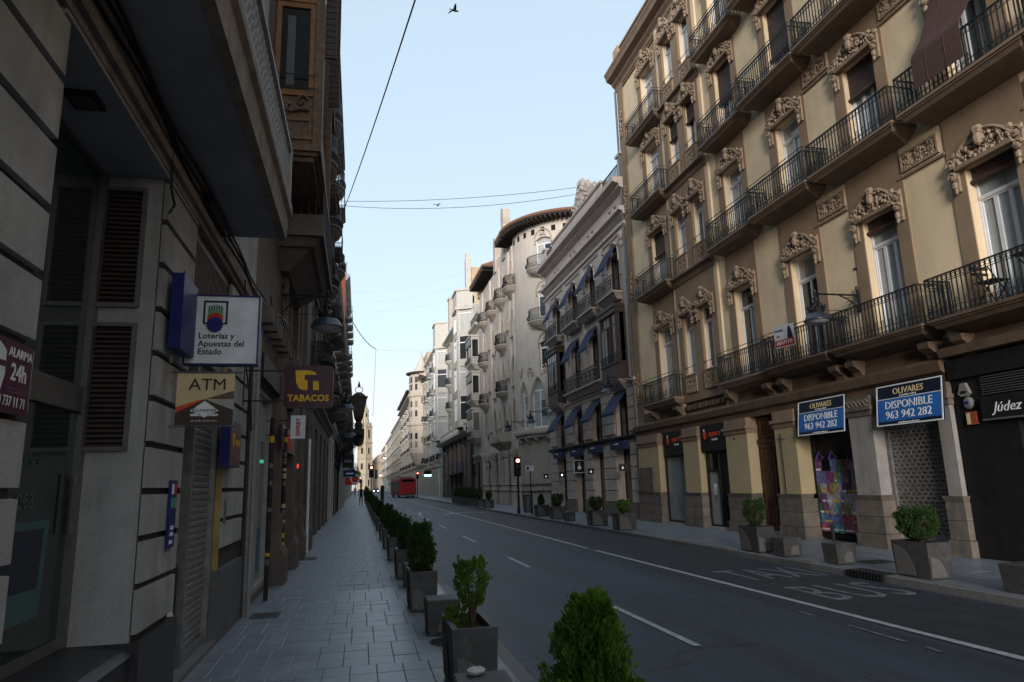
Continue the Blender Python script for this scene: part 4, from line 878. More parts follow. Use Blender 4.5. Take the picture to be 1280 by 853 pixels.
# ------------------------------------------------------------------ wall lanterns
def lantern(X, Y, z, side, label, arm=1.15, group='wall lanterns on iron brackets'):
    t = thing('wall_lantern', label, 'street lamp', (X, Y, z), -pi/2 if side == 'R' else pi/2, group)
    def br():
        b = MB(); b.box(-.03,.03,-.03,0,-.42,.12); b.tube([(0,-.02,0),(0,-arm,0)], .022, 5).tube([(0,-.02,-.38),(0,-.9,-.38)], .008, 4)
        b.tube([(0,-.02,-.36),(0,-.14,-.22),(0,-.3,-.1),(0,-.52,-.02)], .016, 5)
        for k in range(5):
            a = radians(15+k*15); b.tube([(0,-.03,-.02),(0,-.03-.42*cos(a)*.9,-.36*sin(a)-.0)], .009, 4)
        b.blob((0,-.03,.16),.04,.04,.07,6,2).blob((0,-arm,.06),.045,.045,.05,6,2); return b.mesh('bracket', M['iron'])
    put('bracket', shared(('lbr', arm), br), t)
    def cr():
        b = MB().lathe([(.02,.02),(.05,.0),(.03,-.06),(.07,-.10),(.05,-.18),(.09,-.22),(.06,-.28),(.13,-.33),(.17,-.40),(.15,-.46)], 10, (0,-arm,0))
        for k in range(8):
            a = 2*pi*k/8; b.tube([(.15*cos(a),-arm+.15*sin(a),-.42),(.20*cos(a),-arm+.20*sin(a),-.33),(.17*cos(a),-arm+.17*sin(a),-.27)], .02, 4)
            b.blob((.19*cos(a),-arm+.19*sin(a),-.30),.025,.025,.04,5,2)
        return b.mesh('crown', M['iron'])
    put('crown', shared(('lcr', arm), cr), t)
    sh = put('lamp_shade', shared(('lsh', arm), lambda: MB().lathe([(.13,-.44),(.19,-.47),(.25,-.53),(.28,-.60),(.31,-.62),(.31,-.64),(.27,-.64)], 18, (0,-arm,0)).mesh('lamp_shade', M['lampblue'], True)), t)
    put('diffuser', shared(('ldf', arm), lambda: MB().lathe([(.27,-.635),(.22,-.68),(.12,-.71),(.02,-.72)], 16, (0,-arm,0)).mesh('diffuser', mat('milky_lamp_glass', (.4,.42,.44), .25, .1, 4, 0), True)), sh)
    return t
for i, (y, lab) in enumerate(((13.55,'iron wall lantern in front of the ochre building, largest and nearest on the right'),(27.4,'wall lantern at the joint of the ochre and cream buildings'),(41.2,'wall lantern at the far edge of the cream building beside tall arched windows'),(48.0,'wall lantern beside the stone balcony of the rounded corner building'),(69,'wall lantern in front of the white bay towers on the right'),(84,'wall lantern low under the stone balustrade on the right'),(99,'wall lantern just before the red bus on the right facades'),(118,'tiny wall lantern above the red bus on the right facades'))):
    lantern(11.3, y, 5.66 if i == 0 else 5.85, 'R', lab)
# ------------------------------------------------------------------ rounded corner building
F = facade('corner_building', 'beige corner building with a rounded end, dark eaves and small curved balconies', 11.35, 65.6, 'R')
# local x = 65.6 - Y ; straight part x 0..15.6, then a quarter round of radius 5 about (x 15.6, y 5)
R5 = 5.0; cx5, cy5 = 15.6, R5
colsx = [3.1, 7.3, 11.3, 15.0]
ops = []
for i, x in enumerate(colsx):
    for z0, z1 in ((8.75,11.2),(12.55,14.8),(16.35,18.6)): ops.append((x-.55,x+.55,z0,z1))
    ops.append((x-.55,x+.55,5.4,7.9))
NX = [5.2,9.3,13.2]; NZ = (6.0,9.6,13.4,17.0)
for x in NX:
    for z in NZ: ops.append((x-.27,x+.27,z,z+1.5))
for x in (1.5, 5.0, 8.7): ops.append((x,x+2.0,.0,3.6))
part('wall', wall_mb(MB(), 0, 15.6, 0, 19.75, ops, .35), M['beige'], F)
body(F, 0, 15.6, 19.6, 14, M['beige'], .36)
def arc_panel(a0, a1, z0, z1, r0=R5, r1=R5-.35, n=3):
    b = MB()
    for k in range(n):
        t0 = a0+(a1-a0)*k/n; t1 = a0+(a1-a0)*(k+1)/n
        P = [(cx5+r0*sin(t0), cy5-r0*cos(t0)), (cx5+r0*sin(t1), cy5-r0*cos(t1)), (cx5+r1*sin(t1), cy5-r1*cos(t1)), (cx5+r1*sin(t0), cy5-r1*cos(t0))]
        b.extr_z(P, z0, z1)
    return b
# three window columns on the curve: narrow at 17deg, main at 45deg, one at 75deg
D = radians; b = MB(); wins = [(D(45),D(7.6),[(9.4,11.5),(13.2,15.3),(17.2,19.2)]),(D(80),D(7.6),[(9.4,11.5),(13.2,15.3),(17.2,19.2)]),(D(17),D(4.5),[(5.35,8.7)]),(D(35),D(8),[(5.35,8.9)]),(D(57),D(8),[(5.35,8.9)]),(D(78),D(8),[(5.35,8.9)])]
edges = sorted({0.0, D(90), *[a-h for a, h, _ in wins], *[a+h for a, h, _ in wins if a+h < D(90)]})
for i in range(len(edges)-1):
    m_ = (edges[i]+edges[i+1])/2; holes = sorted(z for a, h, zz in wins if a-h < m_ < a+h for z in zz); z = 4.7; 
    mg = []
    for h0, h1 in holes:
        if mg and h0 < mg[-1][1]: mg[-1] = (mg[-1][0], max(mg[-1][1], h1))
        else: mg.append((h0, h1))
    for h0, h1 in mg:
        if h0 > z: q = arc_panel(edges[i], edges[i+1], z, h0, n=2); b.add(q.v, q.f)
        z = h1
    q = arc_panel(edges[i], edges[i+1], z, 20.0, n=2); b.add(q.v, q.f)
part('rounded_wall', b, M['beige'], F)
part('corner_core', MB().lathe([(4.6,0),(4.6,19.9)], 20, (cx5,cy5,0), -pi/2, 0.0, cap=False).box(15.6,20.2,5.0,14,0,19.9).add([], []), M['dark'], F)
part('ground_corner_wall', arc_panel(0, D(52), 0, 4.72, 4.86, 4.5, 5), M['beigetrim'], F); part('ground_corner_wall', arc_panel(D(62), D(90), 0, 4.72, 4.86, 4.5, 3), M['beigetrim'], F)
def at_arc(a, r=R5): return (cx5+r*sin(a), cy5-r*cos(a), 0)
for ci, (a, h, zz) in enumerate(wins):
    w_ = 2*R5*sin(h)*.98
    for z0, z1 in zz:
        x, y, _ = at_arc(a, R5-.22); o = window(F, 0, 0, w_, z1-z0, 2 if w_ > 1 else 1, .5 if z1-z0 < 3 else .9, 'white', 'pane_pale' if z0 < 9 else 'pane', y=0, mids=0 if z0 > 9 else 3)
        o.location = (x-w_/2*cos(a), y-w_/2*sin(a), z0); o.rotation_euler = (0,0,a)
        x, y, _ = at_arc(a, R5+.0); kind = 'point' if z0 < 9 else 'flat'
        hd = part('window_head', arch_fill(w_, z1-z0, 'point' if z0 < 9 else 'flat', .2), M['beige'], F, (x-w_/2*cos(a), y-w_/2*sin(a), z0), a)
        hm = hood(w_, (z1-z0)+(.02 if z0 < 9 else .5), 'point' if z0 < 9 else 'round', .06, .4 if z0 > 9 else .8)
        part('hood_moulding', hm, M['beigetrim'], F, (at_arc(a, R5+.03)[0]-w_/2*cos(a), at_arc(a, R5+.03)[1]-w_/2*sin(a), z0), a)
        if z0 > 9:
            part('rosette', MB().blob((0,-.05,0),.16,.08,.16,8,3).blob((.2,-.04,-.1),.08,.06,.08,6,2).blob((-.2,-.04,-.1),.08,.06,.08,6,2), M['beigetrim'], F, (at_arc(a, R5+.02)[0], at_arc(a, R5+.02)[1], z1+.25), a)
# curved balconies with corbelled undersides
def round_balcony(F, x, y, rot, z, W=1.25, D_=.75, H=.85, m='beigetrim'):
    def mk():
        b = MB(); n = 14; prof = [(1.0,0),(1.0,-.10),(.93,-.13),(.88,-.26),(.62,-.42),(.28,-.62),(.10,-.82)]; vs = []
        for r, zz in prof:
            for k in range(n+1): a = pi*k/n; vs.append((-W*r*cos(a), -D_*r*sin(a)**.8, zz))
        fs = [(i*(n+1)+k, (i+1)*(n+1)+k, (i+1)*(n+1)+k+1, i*(n+1)+k+1) for i in range(len(prof)-1) for k in range(n)]; fs.append(tuple(range(n+1))); fs.append(tuple(range(len(prof)*(n+1)-1, (len(prof)-1)*(n+1)-1, -1)))
        b.add(vs, fs); return b.mesh('balcony', M[m], True)
    o = put('balcony', shared(('rb', W, D_, m), mk), F, (x,y,z), rot)
    def mr():
        pts = [(-(W-.05)*cos(pi*k/10), -(D_-.05)*sin(pi*k/10)**.8) for k in range(11)]
        b = MB(); 
        for zz, r in ((.04,.014),(H,.025),(H*.8,.01)): b.tube([(p[0],p[1],zz) for p in pts], r, 4)
        L = 44
        for k in range(L+1):
            a = pi*k/L; px_, py_ = -(W-.05)*cos(a), -(D_-.05)*sin(a)**.8; bul = 1.0+.12
            b.tube([(px_,py_,0),(px_*bul,py_*bul,H*.28),(px_,py_,H*.6),(px_,py_,H)], .015, 3)
        return b.mesh('railing', M['iron'])
    put('railing', shared(('rr', W, D_, H), mr), o, (0,0,.0)); return o
for a in (D(45), D(80)):
    for z in (12.85, 16.75): round_balcony(F, *at_arc(a)[:2], a, z, 1.35, .85)
for i, x in enumerate(colsx):
    for j, z in enumerate((8.75,12.55,16.35)):
        if j == 2 or (i in (0,2)): round_balcony(F, x, 0, 0, z, 1.12, .75)
        else: part('window_sill', MB().slab(x-.5,x+.5,-.22,z-.12,z,.1,.1).slab(x-.3,x+.3,-.12,z-.4,z-.12,.12,.1), M['beigetrim'], F)
        z1 = {8.75:11.2,12.55:14.8,16.35:18.6}[z]
        window(F, x-.55, z, 1.1, z1-z, 2, .5, 'darkwood', 'pane_dark', y=.14); put('window_head', shared(('wh3', round(z1-z,2)), lambda: arch_fill(1.1, z1-z, 'point', .13).mesh('window_head', M['beige'])), F, (x-.55,.005,z)); put('hood_moulding', shared(('hm3', round(z1-z,2)), lambda: hood(1.1, z1-z, 'point', .075, .9).mesh('hood_moulding', M['beigetrim'])), F, (x-.55,-.03,z))
    window(F, x-.55, 5.4, 1.1, 2.5, 2, .5, 'darkwood', 'pane_dark', y=.14); part('window_head', arch_fill(1.1, 2.5, 'point', .13), M['beige'], F, (x-.55,.005,5.4)); part('hood_moulding', hood(1.1, 2.5, 'point', .075, .9), M['beigetrim'], F, (x-.55,-.03,5.4))
for x in NX:
    for z in NZ:
        window(F, x-.27, z, .54, 1.5, 1, .4, 'darkwood', 'pane_dark', y=.12, bar=.03); put('window_head', shared('wh4', lambda: arch_fill(.54, 1.5, 'point', .11).mesh('window_head', M['beige'])), F, (x-.27,.005,z)); put('hood_moulding', shared('hm4', lambda: hood(.54, 1.5, 'point', .05, .35).mesh('hood_moulding', M['beigetrim'])), F, (x-.27,-.02,z))
        put('window_sill', shared('ws4', lambda: MB().slab(-.4,.4,-.2,-.12,0,.1,.1).slab(-.25,.25,-.12,-.4,-.12,.12,.1).mesh('window_sill', M['beigetrim'])), F, (x,0,z))
for x in (1.2, 5.2, 9.3, 13.2, 15.5): put('wall_rib', shared('rib3', lambda: MB().tube([(0,-.02,4.8),(0,-.06,8),(0,-.03,13),(0,-.06,19.6)], .09, 5).mesh('wall_rib', M['beige'])), F, (x+.9 if x < 15 else x,0,0))
# corbelled first-floor bay and stone balcony
part('bay_ledge', arc_panel(0, D(90), 4.95, 5.12, 5.35, 4.9, 8), M['beigetrim'], F); part('bay_ledge', arc_panel(0, D(90), 4.70, 4.95, 5.2, 4.9, 8), M['beigetrim'], F)
for k in range(7):
    a = D(8+k*12); part('corbel', MB().extr_x([(0,0),(-.3,0),(-.28,-.15),(-.1,-.35),(0,-.4)], -.1,.1), M['beigetrim'], F, (*at_arc(a, 4.92)[:2], 4.70), a)
for k in range(4):
    a = D(12+k*15); mb = MB(); rnd = random.Random(k)
    for q in range(14): mb.blob((rnd.uniform(-.3,.3),-.05,rnd.uniform(-.35,.3)), .08,.06,.08, 5, 2)
    part('carved_crest', mb, M['beigetrim'], F, (*at_arc(a, 5.0)[:2], 9.45), a)
o = part('stone_balcony', MB().slab(0,4.6,-.9,0,.2,.25,.25).box(0,4.6,-.9,-.76,.2,.9).box(0,.14,-.76,0,.2,.9).box(4.46,4.6,-.76,0,.2,.9).slab(.5,4.1,-.6,-.5,0,.4,.5), M['beigetrim'], F, (8.6,0,4.55))
for k in range(5): part('rosette', MB().ring(*[[(.5+k*.88+r*cos(a), .55+r*sin(a)) for a in [2*pi*q/10 for q in range(10)]] for r in (.26,.18)], -.94,-.9), M['beigetrim'], o)
for x in (3.75, 7.35, 11.2, 12.4, 15.2):
    c = part('column', MB().lathe([(.34,0),(.34,1.15),(.30,1.2),(.30,1.5),(.24,1.55),(.22,3.5),(.30,3.6),(.36,3.9),(.36,4.1)], 12, (x,-.22,0)), M['beigetrim'], F)
    part('column_band', MB().lathe([(.36,.95),(.37,1.0),(.36,1.05)], 12, (x,-.22,0)).lathe([(.33,1.42),(.35,1.46),(.33,1.5)], 12, (x,-.22,0)), M['greystone'], c)
for z in (1.0,1.46): part('wall_band', MB().box(.02,15.6,-.05,-.0,z-.06,z+.06), M['greystone'], F); part('wall_band', arc_panel(0, D(52), z-.06, z+.06, 4.92, 4.8, 5), M['greystone'], F)
for x in (1.5,5.0,8.7): part('shopfront', MB().ring([(x,.02),(x+2,.02),(x+2,3.58),(x,3.58)], [(x+.1,.1),(x+1.9,.1),(x+1.9,3.4),(x+.1,3.4)], .2,.3).box(x+.95,x+1.05,.22,.28,.1,3.4), M['black'], F); part('shop_glass', MB().box(x+.1,x+1.9,.25,.26,.1,3.4), M['pane_dark'], F)
part('corner_door', MB().box(-.75,.75,.12,.16,0,3.9), M['pane_dark'], F, (*at_arc(D(57), 4.85)[:2], 0), D(57)); part('corner_beam', arc_panel(D(50), D(64), 3.9, 4.7, 4.86, 4.5, 2), M['beigetrim'], F)
# eaves: rafters, soffit and a tiled roof; pinnacles between
def eave_arc(z):
    b = arc_panel(-.02, D(92), z, z+.12, 6.0, 4.7, 12); return b
part('eave_board', arc_panel(0, D(95), 20.42, 20.56, 5.95, 4.7, 12), M['eave'], F)
for k in range(26):
    a = D(2+k*3.6); part('rafter', MB().box(-.06,.06,-1.0,.2,-.02,.16), M['eave'], F, (*at_arc(a, 4.95)[:2], 20.24), a)
for k in range(9):
    a = D(5+k*10); part('vent_hole', MB().box(-.16,.16,-.012,.05,0,.42), M['dark'], F, (*at_arc(a, 5.0)[:2], 19.5), a)
b = MB()
for k in range(44):
    t0 = D(k*2.16); p0 = at_arc(t0, 6.02); p1 = at_arc(t0, 3.0); b.tube([(p0[0],p0[1],20.62),(p1[0],p1[1],21.7)], .12, 5)
stuff(part('roof_tiles', b, M['tiles'], F)); part('roof_deck', arc_panel(0, D(95), 20.56, 20.6, 5.95, .5, 12), M['tiles'], F)
part('wall_top', arc_panel(0, D(90), 20.0, 20.42, 5.0, 4.6, 6), M['beige'], F)
for x0, x1, zb in ((13.2,15.6,20.3),(-.0,7.6,20.3)):
    part('eave_board', MB().box(x0,x1,-.95,.4,zb+.12,zb+.26), M['eave'], F)
    n = int((x1-x0)/.35)
    for k in range(n): part('rafter', shared_r if False else MB().box(0,.12,-.98,.1,-.06,.12), M['eave'], F, (x0+.08+k*.35,0,zb))
    b = MB()
    for k in range(int((x1-x0)/.26)): b.tube([(x0+.1+k*.26,-1.0,zb+.32),(x0+.1+k*.26,1.6,zb+1.3)], .12, 5)
    stuff(part('roof_tiles', b, M['tiles'], F)); part('roof_deck', MB().extr_x([(-.95,zb+.26),(1.6,zb+1.2),(1.6,zb+.2)], x0, x1), M['tiles'], F)
for x, h, w_ in ((12.3,23.9,.55),(8.6,22.6,.45),(.0,22.4,.4)):
    part('pinnacle', MB().extr_y([(x-w_,19.6),(x+w_,19.6),(x+w_*.8,h-1.4),(x+w_*1.05,h-.9),(x+w_*.7,h),(x-w_*.5,h+.25),(x-w_*.95,h-.5),(x-w_*.75,h-1.4)], -.12, .5), M['beigetrim'], F)
part('parapet', MB().box(7.6,13.2,.0,.3,19.75,20.5), M['beige'], F)
t = thing('shop_awning_sign', 'small rounded pale shop sign on the rounded corner building at street level', 'sign', (10.7, 58.6, 3.1), RR)
part('board', MB().extr_y([(-.7,-.3),(.7,-.3),(.7,.1),(.4,.35),(-.4,.35),(-.7,.1)], -.06, .05), M['black'], t); put('lettering', text_mesh('BELLO', .3, M['paper'], sx=1.1), t, (0,-.066,-.02)); put('lettering', text_mesh('CASA', .24, M['paper']), t, (0,-.066,-.26))

# ------------------------------------------------------------------ white bay-tower buildings
def simple_building(name, label, Yfar, Ynear, H, wm, tm, floors, cols, side='R', X=11.35, ww=1.0, wh=2.3, bal='flat', gf=3.6, cornice=.5, skip=(), depth=12, balm=None, pm='pane', gfm=None, lo=2, seed=1, door_w=1.6, fm='white', transom=.5, orn=False):
    F = facade(name, label, X, Yfar if side == 'R' else Ynear, side); W = Yfar-Ynear; rnd = random.Random(seed)
    xs = [W*(i+.5)/cols for i in range(cols)]; ops = []
    for i, x in enumerate(xs):
        ops.append((x-door_w/2, x+door_w/2, 0, gf-.55))
        for j, z in enumerate(floors): ops.append((x-ww/2, x+ww/2, z, z+wh))
    part('wall', wall_mb(MB(), 0, W, gf, H, ops), wm, F); part('ground_floor_wall', wall_mb(MB(), 0, W, 0, gf, ops), gfm or tm, F)
    body(F, 0, W, H-.02, depth, wm); part('flat_roof', MB().box(0,W,0,depth,H,H+.15), tm, F)
    for i, x in enumerate(xs):
        part('shopfront', MB().ring([(x-door_w/2,.01),(x+door_w/2,.01),(x+door_w/2,gf-.56),(x-door_w/2,gf-.56)], [(x-door_w/2+.08,.1),(x+door_w/2-.08,.1),(x+door_w/2-.08,gf-.7),(x-door_w/2+.08,gf-.7)], .15,.25), M['black'], F)
        part('shop_glass', MB().box(x-door_w/2+.08,x+door_w/2-.08,.2,.21,.1,gf-.7), M['pane_dark'], F)
        for j, z in enumerate(floors):
            if (i, j) in skip: continue
            window(F, x-ww/2, z, ww, wh, 2, transom, fm, pm, y=.09, blind=.45 if rnd.random() < .3 else 0, panes=lo < 2)
            put('window_surround', shared(('ws', ww, wh, tm.name), lambda: MB().box(-.14,0,-.05,0,0,wh).box(ww,ww+.14,-.05,0,0,wh).box(-.2,ww+.2,-.1,0,wh,wh+.22).box(-.26,ww+.26,-.18,0,wh+.22,wh+.3).blob((ww/2,-.1,wh+.35),.2,.1,.16,6,2).mesh('window_surround', tm)), F, (x-ww/2,-.001,z))
            if bal == 'flat' or (bal == 'mix' and (i+j) % 2): balcony(F, x-ww/2-.4, x+ww/2+.4, z-.3, .6, .85, balm or 'white_trim', .3, orn=orn, gap=.14 if Yfar < 75 else .2)
            elif bal == 'round' or bal == 'mix': round_balcony(F, x, 0, 0, z, ww/2+.35, .65, .85, balm or 'white_trim')
    for z, d, h in ((gf, .22, .25), (H-.35, cornice, .4)):
        part('cornice', MB().extr_x([(0,z-.15),(-d*.3,z-.1),(-d*.4,z),(-d,z+h*.5),(-d,z+h),(0,z+h+.02)], 0, W), tm, F)
    part('parapet', MB().box(0,W,0,.25,H+.15,H+.95), tm, F)
    for k in range(int(W/3.5)+1): part('parapet_pier', MB().box(min(k*3.5,W-.4),min(k*3.5,W-.4)+.4,-.08,.33,H+.15,H+1.1), tm, F)
    return F, xs
F, xs = simple_building('apartment_building', 'narrow grey building with stacked square glazed bays beside the rounded corner building', 70.2, 65.6, 17.2, M['white_wall'], M['white_trim'], (5.6,9.0,12.6), 1, bal='none', gf=4.2, skip=((0,0),(0,1),(0,2)), gfm=M['greystone'])
for z in (6.0, 9.6, 13.2):
    b_ = part('glazed_bay', MB().slab(.6,4.0,-.8,-.5,0,.5,.5).box(.6,4.0,-.8,0,0,.7).box(.6,4.0,-.8,0,2.4,2.7).box(.5,4.1,-.9,0,2.7,2.85).box(.6,.72,-.8,-.7,.7,2.4).box(3.88,4.0,-.8,-.7,.7,2.4).box(2.25,2.35,-.8,-.72,.7,2.4).box(3.9,4.0,-.12,0,.7,2.4), M['white_trim'], F, (0,0,z))
    for a, c in ((.72,2.25),(2.35,3.88)): part('pane', MB().box(a,c,-.76,-.75,.7,2.4), M['pane_pale'], b_)
    part('pane', MB().box(3.94,3.95,-.7,-.12,.7,2.4), M['pane_dark'], b_); part('pane', MB().box(.64,.65,-.7,0,.7,2.4), M['pane_dark'], b_)
    part('blind', MB().box(.8,3.8,-.88,-.84,1.9,2.5), M['steel'], b_); part('railing', railing_path([(.6,-.1),(.6,-.95),(4.0,-.95),(4.0,-.1)], .5, .14, False), M['iron'], b_, (0,0,.1))
part('roof_railing', railing_path([(0,-.2),(4.6,-.2)], .9, .16, False), M['iron'], F, (0,0,17.4))
F, xs = simple_building('bay_tower_building', 'pale building with two tall polygonal bay towers above a long stone balcony', 98.6, 70.2, 20.2, M['white_wall'], M['white_trim'], (7.9,11.1,14.2,17.3), 7, ww=1.0, wh=2.2, bal='none', gf=7.0, gfm=M['greystone'], cornice=.7, pm='pane', skip=tuple((i,j) for i in (0,1,5,6) for j in range(4)), lo=2)
for i in (2,4):
    for z in (11.1,14.2,17.3): round_balcony(F, xs[i], 0, 0, z, .95, .7, .85, 'white_trim')
for i, (x, H2) in enumerate(((26.2,21.8),(4.6,23.2))):
    tw = part('bay_tower', MB(), M['white_wall'], F, (x,0,0)) if False else put('bay_tower', None, F, (x,0,0))
    hexa = lambda w, d: [(-w,0.05),(-w*.62,-d),(w*.62,-d),(w,0.05)]
    b = MB(); z = 7.4
    for k in range(5):
        zt = z+.75; b.extr_z(hexa(2.3,1.5), z, zt)
        if k < 4:
            for (px_, py_) in hexa(2.2,1.42): b.tube([(px_,py_,zt),(px_,py_,zt+2.4)], .17, 5)
            b.extr_z(hexa(1.9,1.15), zt, zt+2.4) if False else None
        z += 3.15
    part('tower_band', b, M['white_trim'], tw)
    for k in range(4):
        z = 8.15+k*3.15; P = hexa(2.2,1.42)
        for s in range(3):
            (xa, ya), (xb, yb) = P[s], P[s+1]; L_ = sqrt((xb-xa)**2+(yb-ya)**2); a = atan2(yb-ya, xb-xa); n = 2 if s == 1 else 1
            pl = put('tower_window', shared(('tw', round(L_,2), n), lambda: (lambda m_: ([m_.box(L_*q/n+.12,L_*q/n+.2,-.03,.05,0,2.4).box(L_*(q+1)/n-.2,L_*(q+1)/n-.12,-.03,.05,0,2.4).box(L_*q/n+.2,L_*(q+1)/n-.2,-.03,.05,1.7,1.8) for q in range(n)], m_)[1])(MB()).mesh('tower_window', M['white'])), tw, (xa,ya,z), a)
            put('pane', shared(('twp', round(L_,2)), lambda: MB().box(.1,L_-.1,.05,.06,0,2.4).mesh('pane', M['pane'])), tw, (xa,ya,z), a)
    part('tower_top', MB().extr_z(hexa(2.5,1.7), 19.75, 20.1).extr_z(hexa(2.35,1.55), 20.1, H2).extr_z(hexa(2.5,1.7), H2, H2+.2), M['white_trim'], tw)
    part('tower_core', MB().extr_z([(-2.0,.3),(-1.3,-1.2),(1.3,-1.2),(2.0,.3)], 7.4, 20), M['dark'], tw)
part('roof_pier', MB().box(21.6,22.5,.3,.9,20,27.3).box(21.75,22.35,.35,.85,27.3,28.0), M['white_trim'], F)
part('stair_tower', MB().box(.1,1.5,1.0,3.5,20,28.0).box(.0,1.6,.9,3.6,28.0,28.3), M['beigetrim'], F)
part('party_wall', MB().box(19.4,22.3,.9,5,20,26.3), M['tan'], F)
o = part('stone_balcony', MB().slab(0,28.2,-1.0,0,.22,.3,.3).box(0,28.2,-.98,-.84,.22,.4).box(0,28.2,-1.0,-.82,.95,1.1), M['white_trim'], F, (.1,0,6.75))
bm_ = MB().lathe([(.05,0),(.09,.15),(.04,.35),(.06,.55)], 6).mesh('baluster', M['white_trim'])
for k in range(90): put('baluster', bm_, o, (.2+k*.31,-.91,.4))
for x in (0.3,4.2,8.1,12.0,16,20,24,27.8): part('balcony_pier', MB().box(x-.2,x+.2,-1.02,-.8,.22,1.1), M['white_trim'], o)
for x in (2,6,10.2,14.3,18.2,22.5,26): part('ground_pilaster', MB().box(x-.3,x+.3,-.2,0,0,6.7), M['greystone'], F)
rnd = random.Random(12); vm = mat('violet_shop_graphic', (.06,.035,.10), .6, .6, 2, 0)
part('shop_graphic', MB().box(8,21,-.06,-.02,3.1,4.3), vm, F); part('shop_canopy', MB().extr_x([(-.1,3.0),(-1.1,2.8),(-1.1,2.72),(-.1,2.75)], 8, 21), M['black'], F)
simple_building('apartment_building', 'pale blue-grey building with dark balconies behind the bay towers on the right', 122, 98.6, 22.3, mat('pale_blue_grey_stucco', (.42,.43,.42), .85, .1, 1, .1, streak=.25), M['white_trim'], (5.2,8.7,12.3,15.9,19.2), 5, bal='mix', gf=4.2, gfm=M['white_trim'])
F, xs = simple_building('turret_building', 'cream building with a slim spired corner turret and tan gable behind', 200, 124, 21.4, M['white_wall'], M['beigetrim'], (5.6,9.4,13,16.6,20), 13, bal='mix', gf=5, cornice=1.2, X=11.5)
tw = put('turret', None, F, (67,-.1,0))
part('turret_shaft', MB().lathe([(1.2,5.4),(2.3,7.6),(2.3,12.6),(2.5,12.8),(2.5,13.1),(2.3,13.3),(2.3,18.0),(2.6,18.3),(2.6,18.6),(2.3,18.8),(2.3,22.4)], 12), M['beigetrim'], tw)
part('turret_eave', MB().lathe([(2.3,22.4),(3.0,22.55),(3.0,22.8),(2.2,23.0)], 14), M['eave'], tw); part('turret_spire', MB().lathe([(2.0,22.9),(1.1,24.2),(.35,25.8),(.02,27.6)], 10), M['white_trim'], tw)
for z in (8.6,10.2,14.4,16.2,19.4,20.8):
    for a in range(5):
        q = radians(-150+a*30); part('turret_window', MB().box(-.22,.22,-.06,.05,0,1.1), M['pane_dark'], tw, (2.3*cos(q),2.3*sin(q),z), q+pi/2)
part('gable_block', MB().box(50,72,.5,9,23.2,26.2), M['tan'], F); part('gable_pier', MB().box(49.2,50.2,.3,1.4,22,27.2), M['beigetrim'], F)
part('eave_board', MB().box(2,42,-1.4,.2,22.7,23.0).box(2,42,0,.3,21.5,22.7), M['eave'], F)
for k in range(13): part('rafter', MB().box(0,.4,-1.45,0,22.4,22.7), M['eave'], F, (3+k*3,0,0))
simple_building('apartment_building', 'far warm cream building after the turret building on the right', 262, 200, 21, mat('warm_cream_stucco', (.30,.27,.225), .85, .12, 1, .1), M['beigetrim'], (5.2,8.7,12.2,15.6), 9, bal='flat', gf=4.4, X=11.5)
simple_building('apartment_building', 'distant pale grey building row nearer the church tower on the right', 320, 262, 20.5, M['white_wall'], M['white_trim'], (5.2,8.7,12.2,15.6), 8, bal='flat', gf=4.4, X=11.8)
simple_building('apartment_building', 'farthest pale building on the right before the church tower', 366, 320, 19.5, M['beige'], M['beigetrim'], (5.2,8.7,12.2,15.6), 7, bal='flat', gf=4.4, X=11.3)
# side wall continuing down the side street
t = thing('apartment_building', 'cream rear wing closing the side street between the awning building and the rounded corner', 'building', (0,0,0)); part('wall', MB().box(24.5,30,41.2,45,0,14), M['cream'], t)
# ------------------------------------------------------------------ left side: grey stone building under the long balcony
F = facade('bank_building', 'pale grey rusticated stone building with a long overhanging balcony, nearest on the left', -1.5, 0.0, 'L')
GZ = [.61,.95,1.28,1.61,1.95,2.29,2.63,2.97,3.32,3.67,4.02]
def courses(x0, x1, ch=0.0, m='leftstone', z0=.61, yb=.02, lo=None):
    for k in range(len(GZ)-1):
        if GZ[k] < z0-.01: continue
        h = GZ[k+1]-GZ[k]-.045
        put('stone_course', shared(('crs', round(x1-x0,3), round(h,3), m), lambda: MB().add(
            [(0,.0,0),(x1-x0,.0,0),(x1-x0,.0,h),(0,.0,h),(.0,-.036,.003),(x1-x0,-.036,.003),(x1-x0,-.036,h-.003),(.0,-.036,h-.003)],
            [(0,1,5,4),(1,2,6,5),(2,3,7,6),(3,0,4,7),(4,5,6,7)]).mesh('stone_course', M[m])), F, (x0,.036,GZ[k]+.03))
part('pillar_core', MB().box(-4,3.585,.037,.6,0,4.05), M['leftdark'], F); courses(1.2, 3.6); courses(-4, 1.195)
part('pillar_side', MB().box(3.585,3.6,.046,.47,.58,4.05), M['leftstone'], F)
part('pillar_core', MB().box(5.6,6.55,.037,.5,0,4.05), M['leftdark'], F); courses(5.58, 6.57)
sw = part('recess_side_wall', MB().box(5.58,5.6,.046,.46,.58,4.05), M['leftstone'], F)
part('plinth', MB().box(5.56,6.6,-.03,.44,0,.59), M['plinth'], F); part('plinth', MB().box(-4,3.62,-.03,.44,0,.55), M['plinth'], F)
part('recess_sill', MB().box(3.62,5.56,.02,.47,0,.52).extr_x([(.0,.52),(.47,.52),(.47,.6),(.06,.56)], 3.62, 5.56), M['plinth'], F)
